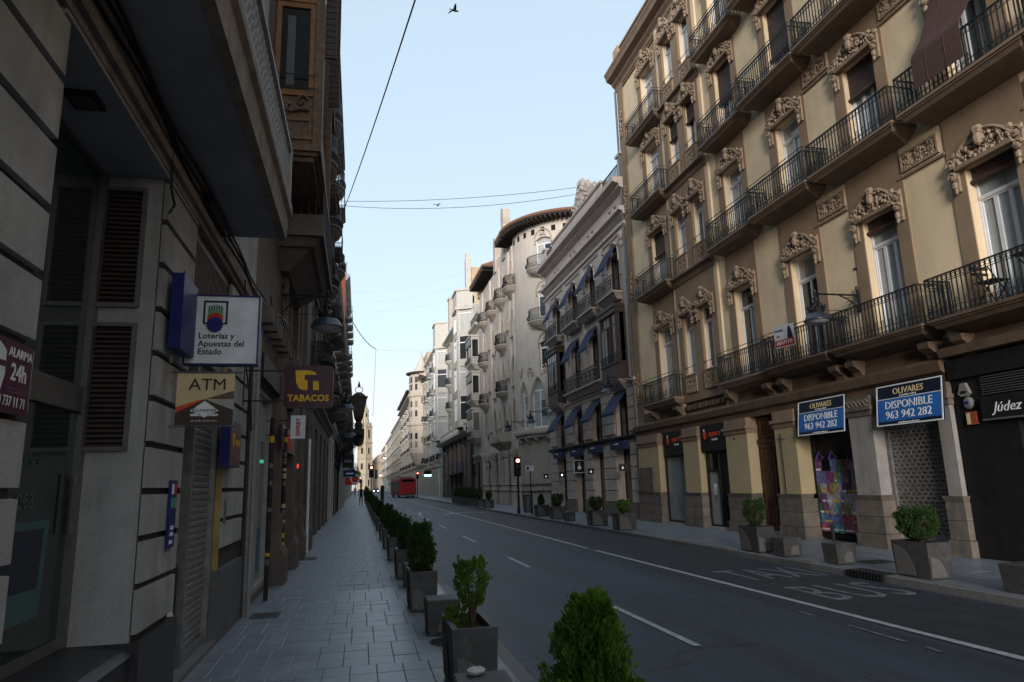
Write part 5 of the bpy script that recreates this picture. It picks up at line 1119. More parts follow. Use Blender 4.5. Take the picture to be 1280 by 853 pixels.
# louvred vents in the side wall (facing the camera)
for z0, z1 in ((1.93,2.84),(3.0,3.92)):
    v = part('louvre_frame', MB().ring([(-.01,z0-.02),(.31,z0-.02),(.31,z1+.02),(-.01,z1+.02)], [(.02,z0+.01),(.28,z0+.01),(.28,z1-.01),(.02,z1-.01)], -.03, 0), M['steel'], F, (5.578, .155, 0), -pi/2)
    v.location = (5.578, .46, 0)
    part('louvre_back', MB().box(.02,.28,-.006,-.002,z0,z1), M['dark'], v)
    n = 24
    for k in range(n):
        put('louvre_slat', shared('lvs', lambda: MB().add([(.02,-.004,.0),(.28,-.004,.0),(.28,-.026,-.02),(.02,-.026,-.02),(.02,-.004,-.008),(.28,-.004,-.008),(.28,-.026,-.026),(.02,-.026,-.026)], [(0,1,2,3),(7,6,5,4),(3,2,6,7),(0,4,5,1)]).mesh('louvre_slat', M['shutter'])), v, (0,0,z0+.03+k*(z1-z0-.03)/n))
# shop window in the recess
gz_ = mat('dark_green_shop_glass', (0.022,0.034,0.034), 0.06, 0.3, 1.2, 0.0, spec=0.6)
sw = part('shop_window_frame', MB().box(3.6,3.66,.45,.5,.6,4.15).box(5.50,5.58,.43,.5,.6,4.15).box(3.66,5.5,.44,.5,.6,.66).box(3.66,5.5,.44,.5,2.18,2.36).box(3.66,5.5,.44,.5,4.0,4.15), M['steel'], F)
part('pane', MB().box(3.66,5.5,.475,.482,.66,2.18), gz_, sw); part('pane', MB().box(3.66,5.5,.475,.482,2.36,4.0), gz_, sw)
tm = flat('faded_teal_lettering', (0.065,0.13,0.13), 0.5)
put('lettering', text_mesh('uchez', .11, tm, 'LEFT', ext=.001, sx=1.0), sw, (4.72,.472,1.79)); put('lettering', text_mesh('oca', .21, tm, 'LEFT', ext=.001, bold=.002, sx=.82), sw, (4.70,.472,1.53))
part('window_poster', MB().ring([(4.3,.86),(5.16,.86),(5.2,1.45),(4.3,1.45)], [(4.34,1.04),(5.1,1.04),(5.13,1.40),(4.34,1.40)], .468, .474), flat('teal_poster', (0.06,0.13,0.14), .4), sw)
part('window_poster', MB().box(4.34,5.12,.470,.474,1.04,1.4), flat('slate_blue_poster', (0.028,0.033,0.06), .4), sw)
part('door_handle', MB().tube([(5.42,.42,1.35),(5.42,.42,1.75)], .018, 6), M['steel'], sw)
part('recess_soffit', MB().box(3.55,6.6,.0,.5,4.03,4.12), M['soffit'], F)
l_ = part('soffit_light', MB().box(4.3,4.5,.12,.3,4.0,4.03), M['iron'], F); part('diffuser', MB().box(4.33,4.47,.15,.27,3.992,4.0), mat('dusty_lamp_glass', (.09,.06,.05), .4, .1), l_)
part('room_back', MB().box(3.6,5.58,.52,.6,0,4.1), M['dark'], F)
# doorway, grille and roller shutter
part('door_reveal', MB().box(6.57,8.42,.42,.5,0,4.05), M['leftdark'], F)
part('side_door', MB().box(6.6,6.72,.12,.42,0,2.25).box(6.6,7.2,.28,.34,0,2.25), mat('beige_door_paint', (.20,.19,.15), .6, .15, 3, .1), F)
part('door_lintel', MB().box(6.57,7.22,.1,.34,2.25,2.4), M['leftstone'], F)
po = part('cash_machine_panel', MB().box(6.62,7.1,.10,.118,.2,.95), M['ink'], F)
put('lettering', text_mesh('ATM', .16, M['paper'], 'LEFT', ext=.001), po, (6.66,.097,.76)); part('white_emblem', MB().extr_y([(6.66,.5),(6.86,.68),(7.06,.5),(6.86,.32)], .096,.0995), M['paper'], po); part('emblem_band', MB().box(6.66,7.06,.0945,.0955,.47,.53), M['ink'], po)
sh = part('roller_shutter', MB().box(7.22,7.3,.06,.16,.05,2.9).box(8.33,8.41,.06,.16,.05,2.9).box(7.3,8.33,.07,.15,.05,.13), M['alu'], F)
for k in range(42):
    put('shutter_slat', shared('ssl', lambda: MB().extr_x([(0,0),(-.006,.006),(-.011,.03),(-.006,.056),(0,.062)], 0, 1.03).mesh('shutter_slat', M['alu'])), sh, (7.3,.12,.13+k*.066))
part('grille_frame', MB().box(6.57,8.42,.05,.12,2.9,3.0).box(6.57,8.42,.05,.12,3.95,4.03), M['steel'], F)
for k in range(30): part('grille_bar', MB().box(6.6+k*.061,6.625+k*.061,.04,.08,3.0,3.95), M['shutter'], F)
part('step', MB().box(6.57,8.42,-.03,.4,0,.05), M['kerb'], F)
part('pillar_core', MB().box(8.43,10.2,.037,.5,0,4.05), M['leftdark'], F); courses(8.44, 9.95, z0=.9)
part('yellow_reveal', MB().box(8.415,8.44,.0,.42,.72,3.0), mat('stained_yellow_paint', (.36,.25,.10), .8, .3, 2.5, .2, streak=.3), F)
part('plinth', MB().box(8.41,9.97,-.03,.42,0,.76), M['plinth2'], F)
part('downpipe', MB().tube([(10.05,-.05,0),(10.05,-.05,4.4)], .045, 7), M['steel'], F)
part('meter_plate', MB().box(8.6,8.72,-.01,.0,1.25,1.5), M['steel'], F)
part('beam', MB().box(-4,10.2,-.01,.5,4.06,4.45).box(-4,10.2,-.05,0,4.12,4.2), M['fascia'], F)
b = MB()
for k in range(3): b.tube([(x_, -.06-.02*k-.012*sin(x_*3+k), 4.25+.04*k+.03*sin(x_*1.7+k)) for x_ in [3+.5*q for q in range(16)]], .014, 4)
part('cable_bundle', b, M['ink'], F); part('cable_drop', MB().tube([(5.4,-.04,4.3),(5.43,-.05,3.9),(5.52,-.06,3.8),(5.5,-.03,3.72)], .012, 4).tube([(8.9,-.06,4.2),(9.2,-.07,3.2),(9.6,-.1,2.6),(10.0,-.06,2.4)], .012, 4), M['iron'], F)
part('wall_fixture', MB().box(6.6,7.4,-.10,-.0,4.22,4.38).blob((7.4,-.05,4.3),.1,.06,.08,6,2), M['ink'], F)
part('crest_relief', MB().blob((5.95,-.0,2.8),.07,.012,.13,10,4).blob((5.95,-.005,2.66),.05,.012,.04,8,3), M['leftstone'], F)
part('balcony_slab', MB().box(-4,8.05,-.62,.0,4.46,4.56).box(-4,8.0,-.56,-.0,4.45,4.46), M['soffit'], F)
part('balcony_fascia', MB().extr_x([(-.54,4.44),(-.62,4.46),(-.64,4.7),(-.68,4.74),(-.68,4.82),(-.5,4.82)], -4, 8.08), M['fascia'], F)
part('balcony_floor', MB().box(-4,8.08,-.68,.0,4.82,4.86), M['soffit'], F)
def wave(n, x0, dx):
    b = MB(); sp = .115
    for k in range(n):
        x = x0+k*sp
        for z in (4.90,5.05,5.25,5.38): b.tube([(x,-.62,z),(x+sp*.5,-.62,z+.1),(x+sp,-.62,z)], .013, 4)
        b.tube([(x+sp*.5+.045*cos(a),-.62,5.2+.045*sin(a)) for a in [2*pi*q/7 for q in range(7)]], .013, 4, closed=True)
        b.tube([(x,-.62,4.86),(x,-.62,5.52)], .009, 3)
    return b
mm = mat('grey_cast_iron', (.30,.29,.275), .6, .2, 10, .1)
for q in range(7): part('railing_panel', wave(14, 0, 0), mm, F, (8.0-14*.115*(q+1),0,0))
part('handrail', MB().box(-4,8.05,-.66,-.58,5.52,5.57).box(7.98,8.05,-.66,-.6,4.86,5.52).box(8.0,8.05,-.6,0,5.5,5.55), mm, F)
part('upper_wall', MB().box(-16,10.2,.0,.5,4.46,22), M['leftstone'], F)
part('building_mass', MB().box(-16,10.2,.61,12,0,22), M['leftstone'], F)
part('rear_wall', MB().box(-16,-4,-.02,.6,0,4.46), M['leftstone'], F)
# ---- signs on this building
t = thing('lottery_sign', 'white square sign with round striped emblem reading Loterías y Apuestas del Estado', 'sign', (-1.45, 6.17, 2.66), 0)
part('panel', MB().box(0,.575,-.001,.09,0,.585), M['signwhite'], t); part('frame', MB().ring([(-.012,-.012),(.587,-.012),(.587,.597),(-.012,.597)], [(.0,.0),(.575,.0),(.575,.585),(0,.585)], -.01, .1), M['signblue'], t)
part('bracket_frame', MB().box(.13,.145,-.006,-.002,.34,.545).box(.31,.325,-.006,-.002,.34,.545).box(.13,.325,-.006,-.002,.53,.545).box(.13,.165,-.006,-.002,.34,.352).box(.29,.325,-.006,-.002,.34,.352), M['ink'], t)
def disc(cx, cz, r, y, m, name, sx=1, half=None):
    a0, a1 = (0, 2*pi) if half is None else half
    P = [(cx+sx*r*cos(a0+(a1-a0)*k/20), cz+r*sin(a0+(a1-a0)*k/20)) for k in range(21 if half else 20)]
    return part(name, MB().extr_y(P, y-.002, y), m, t)
part('emblem_stripes', MB().extr_y([(.165,.4),(.29,.4),(.29,.47)]+[(.2275+.0625*cos(a),.47+.045*sin(a)) for a in [pi*k/8 for k in range(1,8)]]+[(.165,.47)], -.005,-.003), M['ltgreen'], t)
for k in range(6): part('emblem_stripe', MB().box(.172+k*.02,.180+k*.02,-.0065,-.0055,.44,.5), M['ink'], t)
disc(.2275,.40,.064,-.0070,M['green'],'emblem_disc'); disc(.2275,.375,.064,-.0095,M['red'],'emblem_disc'); disc(.2275,.335,.066,-.012,M['signblue'],'emblem_disc')
for k, s in enumerate(('Loterías y','Apuestas del','Estado')): put('lettering', text_mesh(s, .072, M['ink'], 'LEFT', ext=.001, bold=.001), t, (.10,-.003,.215-k*.068))
t = thing('blue_sign_box', 'dark blue box fixed to the stone pillar behind the lottery sign', 'sign box', (-1.46, 5.68, 2.70), 0); part('housing', MB().box(0,.09,0,.46,0,.6), M['signblue'], t); part('fixing', MB().tube([(.0,.2,.6),(.03,.22,.68),(.06,.3,.6)], .008, 5), M['steel'], t)
t = thing('cash_machine_sign', 'tan and brown ATM banner hanging on a bar below the lottery sign', 'sign', (-1.455, 6.02, 2.13), 0)
part('panel', MB().box(0,.44,0,.01,0,.42), M['cream_print'], t)
part('brown_print', MB().extr_y([(0,0),(.44,0),(.44,.12),(.22,.21),(0,.10)], -.003, -.001), mat('dark_brown_print', (.06,.045,.035), .6, .1), t)
part('orange_print', MB().extr_y([(0,.10),(.22,.21),(.17,.2),(0,.145)], -.0032, -.0012), M['orange'], t)
part('brown_print', MB().extr_y([(.22,.21),(.44,.28),(.44,.21)], -.003, -.001), mat('mid_brown_print', (.12,.09,.06), .6, .1), t); part('pale_print', MB().extr_y([(.24,.2),(.44,.21),(.44,.12)], -.0036, -.0016), mat('beige_print', (.4,.37,.33), .6, .1), t)
part('white_diamond', MB().extr_y([(.11,.115),(.22,.195),(.33,.115),(.22,.06)], -.006, -.004), M['paper'], t); part('white_bar', MB().box(.115,.19,-.006,-.004,.072,.09).box(.25,.325,-.006,-.004,.072,.09), M['paper'], t)
put('lettering', text_mesh('ATM', .135, mat('dark_brown_lettering', (.03,.02,.015), .6, .1), ext=.001, sx=1.05), t, (.235,-.003,.285)); put('lettering', text_mesh('Euronet', .052, M['ink'], ext=.0008, sx=1.1), t, (.22,-.008,.105)); put('lettering', text_mesh('WORLDWIDE', .024, M['paper'], ext=.0008, spacing=1.5), t, (.22,-.005,.025))
part('hanging_bar', MB().tube([(-.05,.005,.43),(.50,.005,.43)], .009, 6).tube([(-.05,.005,-.01),(.46,.005,-.01)], .006, 6).tube([(-.05,.005,.43),(-.045,.005,.36)], .014, 6), M['steel'], t)
t = thing('alarm_sign', 'dark purple alarm company plate reading ALARMA 24h on the near left pillar', 'sign', (-1.498, 3.54, 1.955), pi/2)
part('panel', MB().box(-.62,0,-.02,0,0,.315), M['purple'], t)
P = [(-.37,.26),(-.31,.29),(-.25,.26),(-.245,.16),(-.27,.09),(-.31,.04),(-.35,.09),(-.375,.16)]
part('shield', MB().extr_y(P, -.023, -.0205), M['signwhite'], t); part('shield_band', MB().box(-.37,-.25,-.0245,-.0235,.19,.215), M['purple'], t)
put('lettering', text_mesh('ALARMA', .056, M['paper'], ext=.001, bold=.0008), t, (-.118,-.022,.245)); put('lettering', text_mesh('24h', .105, M['paper'], ext=.001, bold=.0015, sx=.95), t, (-.12,-.022,.145)); put('lettering', text_mesh('900 737 11 71', .064, M['paper'], ext=.001, sx=.8), t, (-.18,-.022,.03)); part('small_print', MB().box(-.22,-.02,-.0215,-.0205,.105,.110).box(-.19,-.02,-.0215,-.0205,.09,.095), flat('mauve_print', (.2,.06,.13), .5), t)
t = thing('blue_plaque', 'narrow blue lottery plaque on the edge of the second left pillar', 'sign', (-1.498, 6.36, 1.17), pi/2)
part('panel', MB().box(-.2,0,-.02,0,0,.53), M['signblue'], t)
for k, (x0, z0, c) in enumerate(((-.17,.42,'paper'),(-.08,.42,'red'),(-.17,.31,'teal'),(-.08,.31,'green'),(-.15,.14,'paper'),(-.15,.09,'paper'),(-.16,.03,'paper'))):
    part('print', MB().box(x0,x0+(.06 if k < 4 else .09),-.023,-.0205,z0,z0+(.08 if k < 4 else .03)), M[c], t)
t = thing('tobacco_sign', 'dark maroon square TABACOS sign on two long brackets over the left pavement', 'sign', (-.99, 9.5, 2.65), 0)
R_ = []; wv, hv, r = .63, .565, .05
for cx, cz, a0 in ((wv-r,hv-r,0),(r,hv-r,pi/2),(r,r,pi),(wv-r,r,3*pi/2)):
    for k in range(5): a = a0+pi/2*k/4; R_.append((cx+r*cos(a), cz+r*sin(a)))
part('panel', MB().extr_y(R_, 0, .1), M['maroon'], t)
part('emblem', MB().extr_y([(.14,.5),(.30,.5),(.38,.485),(.42,.44),(.26,.44),(.26,.37),(.30,.37),(.30,.235),(.24,.235),(.19,.26),(.155,.33)], -.005, -.001), M['gold'], t); part('emblem', MB().extr_y([(.37,.235),(.37,.355),(.44,.355),(.45,.235)], -.005, -.001), M['gold'], t)
put('lettering', text_mesh('TABACOS', .118, M['gold'], ext=.001, bold=.0035, sx=1.0), t, (.315,-.003,.09))
part('bracket', MB().tube([(-.51,.05,.5),(0,.05,.5)], .011, 5).tube([(-.51,.05,.1),(0,.05,.1)], .011, 5).box(-.52,-.5,.02,.08,.04,.56), M['iron'], t)
t = thing('small_hanging_sign', 'small white sign with red vertical lettering below the TABACOS sign', 'sign', (-1.12, 12.0, 2.42), 0)
part('panel', MB().box(0,.23,0,.06,0,.38), M['signwhite'], t); o = put('lettering', text_mesh('EXPERT', .085, M['red'], ext=.001, bold=.003), t, (.148,-.003,.19)); o.rotation_euler = (0, -pi/2, 0)
part('bracket', MB().tube([(-.38,.03,.3),(0,.03,.3)], .01, 5).tube([(-.38,.03,.06),(0,.03,.06)], .01, 5), M['iron'], t)
t = thing('tobacco_box_sign', 'maroon TABACOS light box with blue edges low on the left wall', 'sign', (-1.49, 8.75, 1.87), pi/2)
part('panel', MB().box(-.62,.1,-.10,-.0,0,.5), M['signblue'], t); part('face', MB().box(-.6,.08,-.104,-.101,.02,.48), flat('dark_red_face', (.09,.01,.012), .35), t)
part('emblem', MB().extr_y([(-.5,.36),(-.34,.36),(-.34,.32),(-.4,.32),(-.4,.2),(-.46,.22)], -.109, -.105), M['gold'], t); put('lettering', text_mesh('TABACOS', .1, M['gold'], ext=.001, sx=.75), t, (-.15,-.106,.24))

# ------------------------------------------------------------------ brown stone building with the timber bay (left)
F = facade('brown_building', 'brown stone building on the left with a carved timber bay window and deep balconies', -1.5, 10.2, 'L')
W = 10.8
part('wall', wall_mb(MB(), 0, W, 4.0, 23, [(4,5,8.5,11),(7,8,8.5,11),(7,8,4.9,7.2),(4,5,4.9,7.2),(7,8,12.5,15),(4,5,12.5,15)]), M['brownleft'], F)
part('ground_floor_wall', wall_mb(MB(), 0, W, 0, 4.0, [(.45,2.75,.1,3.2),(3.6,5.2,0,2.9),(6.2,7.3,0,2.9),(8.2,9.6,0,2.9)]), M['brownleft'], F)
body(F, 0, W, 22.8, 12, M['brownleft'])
part('pilaster', MB().box(.06,.42,-.06,0,0,3.9), M['leftstone'], F)
for x in (2.95,3.35,5.4,5.85,7.5,7.95,9.8,10.3):
    p = part('pilaster', MB().box(x-.13,x+.13,-.14,-.001,1.2,3.7), M['brownleft'], F)
    part('pilaster_foot', MB().extr_x([(0,0),(-.26,0),(-.26,.5),(-.2,.62),(-.17,.8),(-.2,1.0),(-.17,1.2),(0,1.2)], x-.15, x+.15), M['brownleft'], p); part('capital', MB().slab(x-.17,x+.17,-.22,3.7,3.95,.04,.08), M['brownleft'], p)
sf = part('shopfront', MB().ring([(.45,.1),(2.75,.1),(2.75,3.18),(.45,3.18)], [(.52,.16),(2.68,.16),(2.68,3.1),(.52,3.1)], .04, .14).box(1.5,1.56,.05,.13,.16,3.1), M['leftstone'], F)
part('shop_glass', MB().box(.52,2.68,.12,.13,.16,3.1), M['pane_dark'], sf)
part('blue_print', MB().box(.56,1.45,.110,.118,.3,1.25), flat('light_blue_print', (.16,.30,.40), .5), sf); part('orange_print', MB().extr_y([(.9,1.2),(1.4,1.2),(1.45,1.9),(1.25,2.1),(1.0,1.8)], .112, .118), flat('orange_brown_print', (.25,.10,.05), .5), sf)
part('green_light', MB().box(1.62,1.8,.02,.06,2.03,2.08), emis('green_lit_sign', (.05,.5,.2), .25), sf); part('red_panel', MB().box(.6,1.4,.108,.116,2.2,2.6), M['red'], sf); part('pale_poster', MB().box(1.6,2.6,.108,.116,2.4,3.0), M['leftstone'], sf)
part('blue_print', MB().box(1.6,2.4,.110,.118,.3,1.0), flat('teal_blue_print', (.05,.16,.22), .5), sf)
for k in range(26): part('shutter_slat', MB().extr_x([(.14,0),(.12,.02),(.12,.08),(.14,.1)], 3.62, 5.18).xf(Matrix.Translation((0,0,.1+k*.105))), mat('dark_red_shutter', (.07,.025,.025), .5, .4, 3, .1) if k == 0 else bpy.data.materials['dark_red_shutter'], F)
for x0, x1 in ((6.2,7.3),(8.2,9.6)): part('shop_door', MB().ring([(x0,.02),(x1,.02),(x1,2.88),(x0,2.88)], [(x0+.08,.1),(x1-.08,.1),(x1-.08,2.8),(x0+.08,2.8)], .1,.18), M['black'], F); part('shop_glass', MB().box(x0+.08,x1-.08,.14,.15,.1,2.8), M['pane_dark'], F)
part('white_post', MB().tube([(9.05,-.2,0),(9.05,-.2,2.9)], .04, 6), M['signwhite'], F)
part('fascia', MB().box(.45,10.5,-.1,0,3.25,3.6), M['black'], F)
fs = part('fascia_sign', MB().box(2.7,5.3,-.16,-.1,2.3,2.74), M['maroon'], F); put('lettering', text_mesh('VINK', .42, M['orange'], ext=.004, bold=.008, sx=1.5), fs, (3.95,-.163,2.37))
part('red_light', MB().blob((6.0,-.17,2.1),.03,.03,.06,6,3), emis('red_lit_lamp', (.7,.05,.04), .3), F)
# timber bay
WD = mat('weathered_bay_timber', (.17,.11,.07), .7, .4, 9, .3, 60, streak=.5); WO = mat('orange_varnished_timber', (.26,.115,.045), .45, .25, 8, .1, 60)
by = part('bay_body', MB().box(1.8,5.0,-.72,-.0,7.62,8.55).box(1.8,1.86,-.72,-.6,8.55,12.5).box(1.8,5.0,-.72,0,12.5,13.4).box(4.94,5.0,-.72,0,8.55,12.5).box(1.8,1.86,-.02,0,8.55,12.5), WD, F, (-1.0,0,-.48))
part('bay_soffit', MB().box(1.72,5.08,-.8,0,7.5,7.62).box(1.78,5.02,-.74,0,7.44,7.5).box(1.84,4.96,-.68,0,7.36,7.44), WD, by)
part('bay_post', MB().box(1.76,1.9,-.80,-.66,7.62,12.6).box(4.9,5.04,-.8,-.66,7.62,12.6), WD, by)
# side facing the camera: frame lies in the plane x = 1.8 ; local ring built along y
def side(mb): return mb.xf(Matrix.Translation((1.8,0,0)) @ Matrix.Rotation(-pi/2, 4, 'Z'))
part('bay_window_frame', side(MB().ring([(.02,8.5),(.65,8.5),(.65,10.25),(.02,10.25)], [(.10,8.6),(.57,8.6),(.57,10.15),(.10,10.15)], -.04, .02).box(.01,.66,-.06,.02,10.25,10.36).ring([(.02,10.4),(.65,10.4),(.65,10.7),(.57,10.9),(.34,11.0),(.11,10.9),(.02,10.7)], [(.09,10.46),(.58,10.46),(.58,10.68),(.5,10.82),(.34,10.91),(.17,10.82),(.09,10.68)], -.04,.02)), WO, by)
part('pane', side(MB().box(.05,.62,-.005,.0,8.55,10.9)), M['pane_dark'], by); part('curtain', side(MB().box(.2,.33,-.008,-.006,8.7,10.0)), flat('dim_curtain', (.12,.12,.125), .8), by)
part('bay_upper_panel', side(MB().box(0,.72,.0,.02,10.98,12.5)), WD, by)
part('bay_guard', side(MB().tube([(.1,-.08,8.86),(.68,-.08,8.86)], .012, 4).tube([(.1,-.08,8.62),(.68,-.08,8.62)], .012, 4)), M['iron'], by)
mb = MB()
for k in range(7): mb.blob((.2+k*.06, -.03, 8.3+.06*sin(k*2)), .06,.035,.05, 6, 2)
mb.tube([(.48+.09*cos(a)*(1-a*.1), -.05, 8.42+.09*sin(a)*(1-a*.1)) for a in [k*.7 for k in range(9)]], .02, 5).tube([(.08,-.04,8.3),(.3,-.05,8.2),(.6,-.04,8.3)], .02, 5)
part('bay_carving', side(mb), WD, by); part('bay_panel', side(MB().ring([(.08,7.72),(.64,7.72),(.64,8.1),(.08,8.1)], [(.13,7.77),(.59,7.77),(.59,8.05),(.13,8.05)], -.03,.0)), WD, by)
for x in (2.0, 3.6):
    part('open_shutter', MB().box(x,x+.05,-1.0,-.8,9.4,12.4), M['shutter'], by)
    for k in range(24): part('shutter_slat', MB().box(x-.01,x+.06,-.99,-.81,9.45+k*.12,9.52+k*.12), M['shutter'], by)
part('bay_glazing', MB().box(2.0,4.8,-.70,-.69,8.6,12.4), M['pane_dark'], by)
o = part('balcony', MB().slab(2.2,6.2,-.8,6.1,6.25,0,0).slab(2.3,6.1,-.72,5.95,6.1,.1,.1).slab(2.5,5.9,-.55,5.6,5.95,.3,.4).box(2.2,2.3,-.8,-.2,6.25,6.5), M['brownleft'], F)
part('railing', railing_path([(2.22,0),(2.22,-.78),(6.18,-.78),(6.18,0)], .95, .12), M['iron'], o, (0,0,6.25))
for z in (12.6, 16.5): 
    o = part('balcony', MB().slab(6.4,10.4,-.6,z-.15,z,0,0).slab(6.5,10.3,-.5,z-.4,z-.15,.2,.2), M['brownleft'], F); part('railing', railing_path([(6.42,0),(6.42,-.58),(10.38,-.58),(10.38,0)], .95, .12), M['iron'], o, (0,0,z))
o = part('balcony', MB().slab(6.6,10.4,-.5,8.35,8.5,0,0).slab(6.7,10.3,-.4,8.1,8.35,.2,.2), M['brownleft'], F); part('railing', railing_path([(6.62,0),(6.62,-.48),(10.38,-.48),(10.38,0)], .95, .12), M['iron'], o, (0,0,8.5))
for x in (3.4, 6.0, 8.7): part('giant_pilaster', MB().box(x-.2,x+.2,-.1,0,4.2,22.6), M['brownleft'], F)
part('cornice', MB().extr_x([(0,22.4),(-.2,22.5),(-.4,22.8),(-.4,23.0),(0,23.05)], 0, W), M['brownleft'], F)
for k in range(18): 
    x = .4+k*.58; part('scroll_block', MB().box(x,x+.2,-.2,-.0,4.05,4.3), M['brownleft'], F)
b = MB(); 
for q in range(4): b.tube([(1.0+.6*k, -.08-.02*q, 4.6-.25*sin(k*.9+q)-.1*q) for k in range(7)], .013, 4)
part('hanging_cables', b, M['ink'], F)
# sticker-covered poles against this facade
for k, (y, lab) in enumerate(((11.35,'thin metal pole plastered with yellow stickers beside the poster-covered shop'),(13.4,'thin dark pole with yellow stickers before the dark red shutter'))):
    t = thing('sticker_pole', lab, 'pole', (-1.33, y, 0)); part('pole', MB().tube([(0,0,0),(0,0,2.7)], .035, 8), M['iron'], t); rnd = random.Random(k)
    for q in range(16):
        z = .5+q*.13; part('sticker', MB().lathe([(.037,0),(.037,.05+.05*rnd.random())], 8, (0,0,z), cap=False), M[rnd.choice(['cream_print','steel','ink','purple','ink','maroon','steel','gold'])], t)
for i, (y, lab) in enumerate(((13.4,'iron wall lantern nearest on the left, grey-blue shade above the maroon sign'),(25.5,'second wall lantern along the left facades, level with the maroon sign'),(39,'third wall lantern along the left facades'))):
    lantern(-1.5, y, 5.25 if i == 0 else 5.0, 'L', lab, .85 if i == 0 else 1.0)
# ------------------------------------------------------------------ the rest of the left side
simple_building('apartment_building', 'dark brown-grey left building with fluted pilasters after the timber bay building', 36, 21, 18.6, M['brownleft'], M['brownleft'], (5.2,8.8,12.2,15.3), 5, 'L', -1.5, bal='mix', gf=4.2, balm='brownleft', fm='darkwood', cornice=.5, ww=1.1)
F, xs = simple_building('apartment_building', 'beige left building with the ornate iron entrance canopy', 57, 36, 13.0, M['beige'], M['beigetrim'], (5.8,9.2), 6, 'L', -1.5, bal='flat', gf=4.6, cornice=.35, balm='greystone')
mq = part('canopy', MB().box(7.6,16.5,-1.7,0,4.85,4.95).box(7.6,16.5,-1.76,-1.66,4.75,5.12).box(7.5,7.6,-1.76,0,4.75,5.12), M['iron'], F)
part('canopy_crest', railing_path([(7.6,-.1),(7.6,-1.7),(16.5,-1.7)], .35, .15, True), M['iron'], mq, (0,0,5.1))
for x in (7.7, 10.6, 13.5, 16.3):
    b = MB().tube([(x,0,2.6),(x,-.25,3.6),(x,-.8,4.3),(x,-1.65,4.8)], .045, 5).tube([(x,0,3.2),(x,-.2,3.9),(x,-.8,4.5),(x,-1.5,4.8)], .03, 5).tube([(x,-.02,.0),(x,-.02,4.8)], .05, 6)
    for r_, cy_ in ((.3,-.45),(.22,-1.0),(.16,-1.5)): b.tube([(x,cy_+r_*cos(a),4.45+r_*.8*sin(a)) for a in [2*pi*q/10 for q in range(10)]], .022, 4, closed=True)
    part('canopy_bracket', b, M['iron'], mq)
t = thing('canopy_lantern', 'tall ornate dark iron lantern standing on the corner of the left entrance canopy', 'lantern', (-.1, 44.3, 5.1))
rust = mat('rusty_dark_iron', (.045,.022,.016), .6, .4, 9, .2)
part('stem', MB().lathe([(.10,-1.0),(.3,-.9),(.12,-.6),(.34,-.3),(.2,0),(.26,.3),(.16,.5),(.28,.75),(.3,.85)], 8), rust, t)
part('glass_body', MB().lathe([(.26,.85),(.46,1.95)], 8), mat('smoky_lantern_glass', (.10,.08,.07), .2, .2, 4, 0), t)
for k in range(8): a = 2*pi*k/8; part('rib', MB().tube([(.27*cos(a),.27*sin(a),.85),(.48*cos(a),.48*sin(a),1.98)], .03, 4).blob((.5*cos(a),.5*sin(a),2.05),.06,.06,.09,5,2), rust, t)
part('cap', MB().lathe([(.5,1.95),(.5,2.05),(.3,2.25),(.12,2.35)], 8).tube([(.24*cos(a),0,2.5+.2*sin(a)) for a in [2*pi*q/10 for q in range(10)]], .03, 4, closed=True).lathe([(.05,2.68),(.09,2.75),(.02,3.05)], 6), rust, t)
F, xs = simple_building('brick_building', 'narrow red brick building with a cream cornice rising on the left', 70, 57, 19.0, M['brick'], M['leftstone'], (5.5,9,12.4,15.6), 4, 'L', -1.35, bal='flat', gf=4.4, cornice=.35, balm='leftstone')
simple_building('apartment_building', 'far grey-beige left building after the brick building', 120, 70, 15, M['beige'], M['beigetrim'], (5.2,8.6,11.8), 12, 'L', -1.7, bal='flat', gf=4.4, balm='greystone')
simple_building('apartment_building', 'more distant grey left building with round balconies', 190, 120, 15, M['white_wall'], M['white_trim'], (5.2,8.6,11.8), 14, 'L', -2.0, bal='flat', gf=4.4, balm='greystone')
simple_building('apartment_building', 'farthest left building row before the green tree', 300, 190, 16, M['beige'], M['beigetrim'], (5.2,8.6,11.8), 18, 'L', -3.0, bal='flat', gf=4.4)
for nm, lab, x, y, z, wv, hv, m_ in (('hanging_sign','square dark sign hanging in the distance on the left facades',-1.35,58,3.2,.9,1.0,'ink'),('hanging_sign','blue flag sign below the dark square one on the left',-1.3,60.5,2.5,1.0,.55,'signblue'),('hanging_sign','red awning sign far along the left pavement',-1.5,78,1.9,1.3,.8,'red')):
    t = thing(nm, lab, 'sign', (x, y, z)); part('panel', MB().box(0,wv,0,.08,0,hv), M[m_], t); part('bracket', MB().tube([(-.3,.04,hv*.8),(0,.04,hv*.8)], .02, 4), M['iron'], t)
    if m_ != 'red': part('print', MB().box(wv*.2,wv*.8,-.01,-.002,hv*.4,hv*.6), M['signwhite' if m_ == 'signblue' else 'steel'], t)
t = thing('round_sign', 'round pale ring sign beside the blue flag sign on the left', 'sign', (-.35, 63, 2.35)); part('ring', MB().ring([(.42*cos(a),.42*sin(a)) for a in [2*pi*k/16 for k in range(16)]], [(.3*cos(a),.3*sin(a)) for a in [2*pi*k/16 for k in range(16)]], 0,.08), M['signwhite'], t); part('bracket', MB().tube([(-1.1,.04,.2),(-.4,.04,.2)], .02, 4), M['iron'], t)
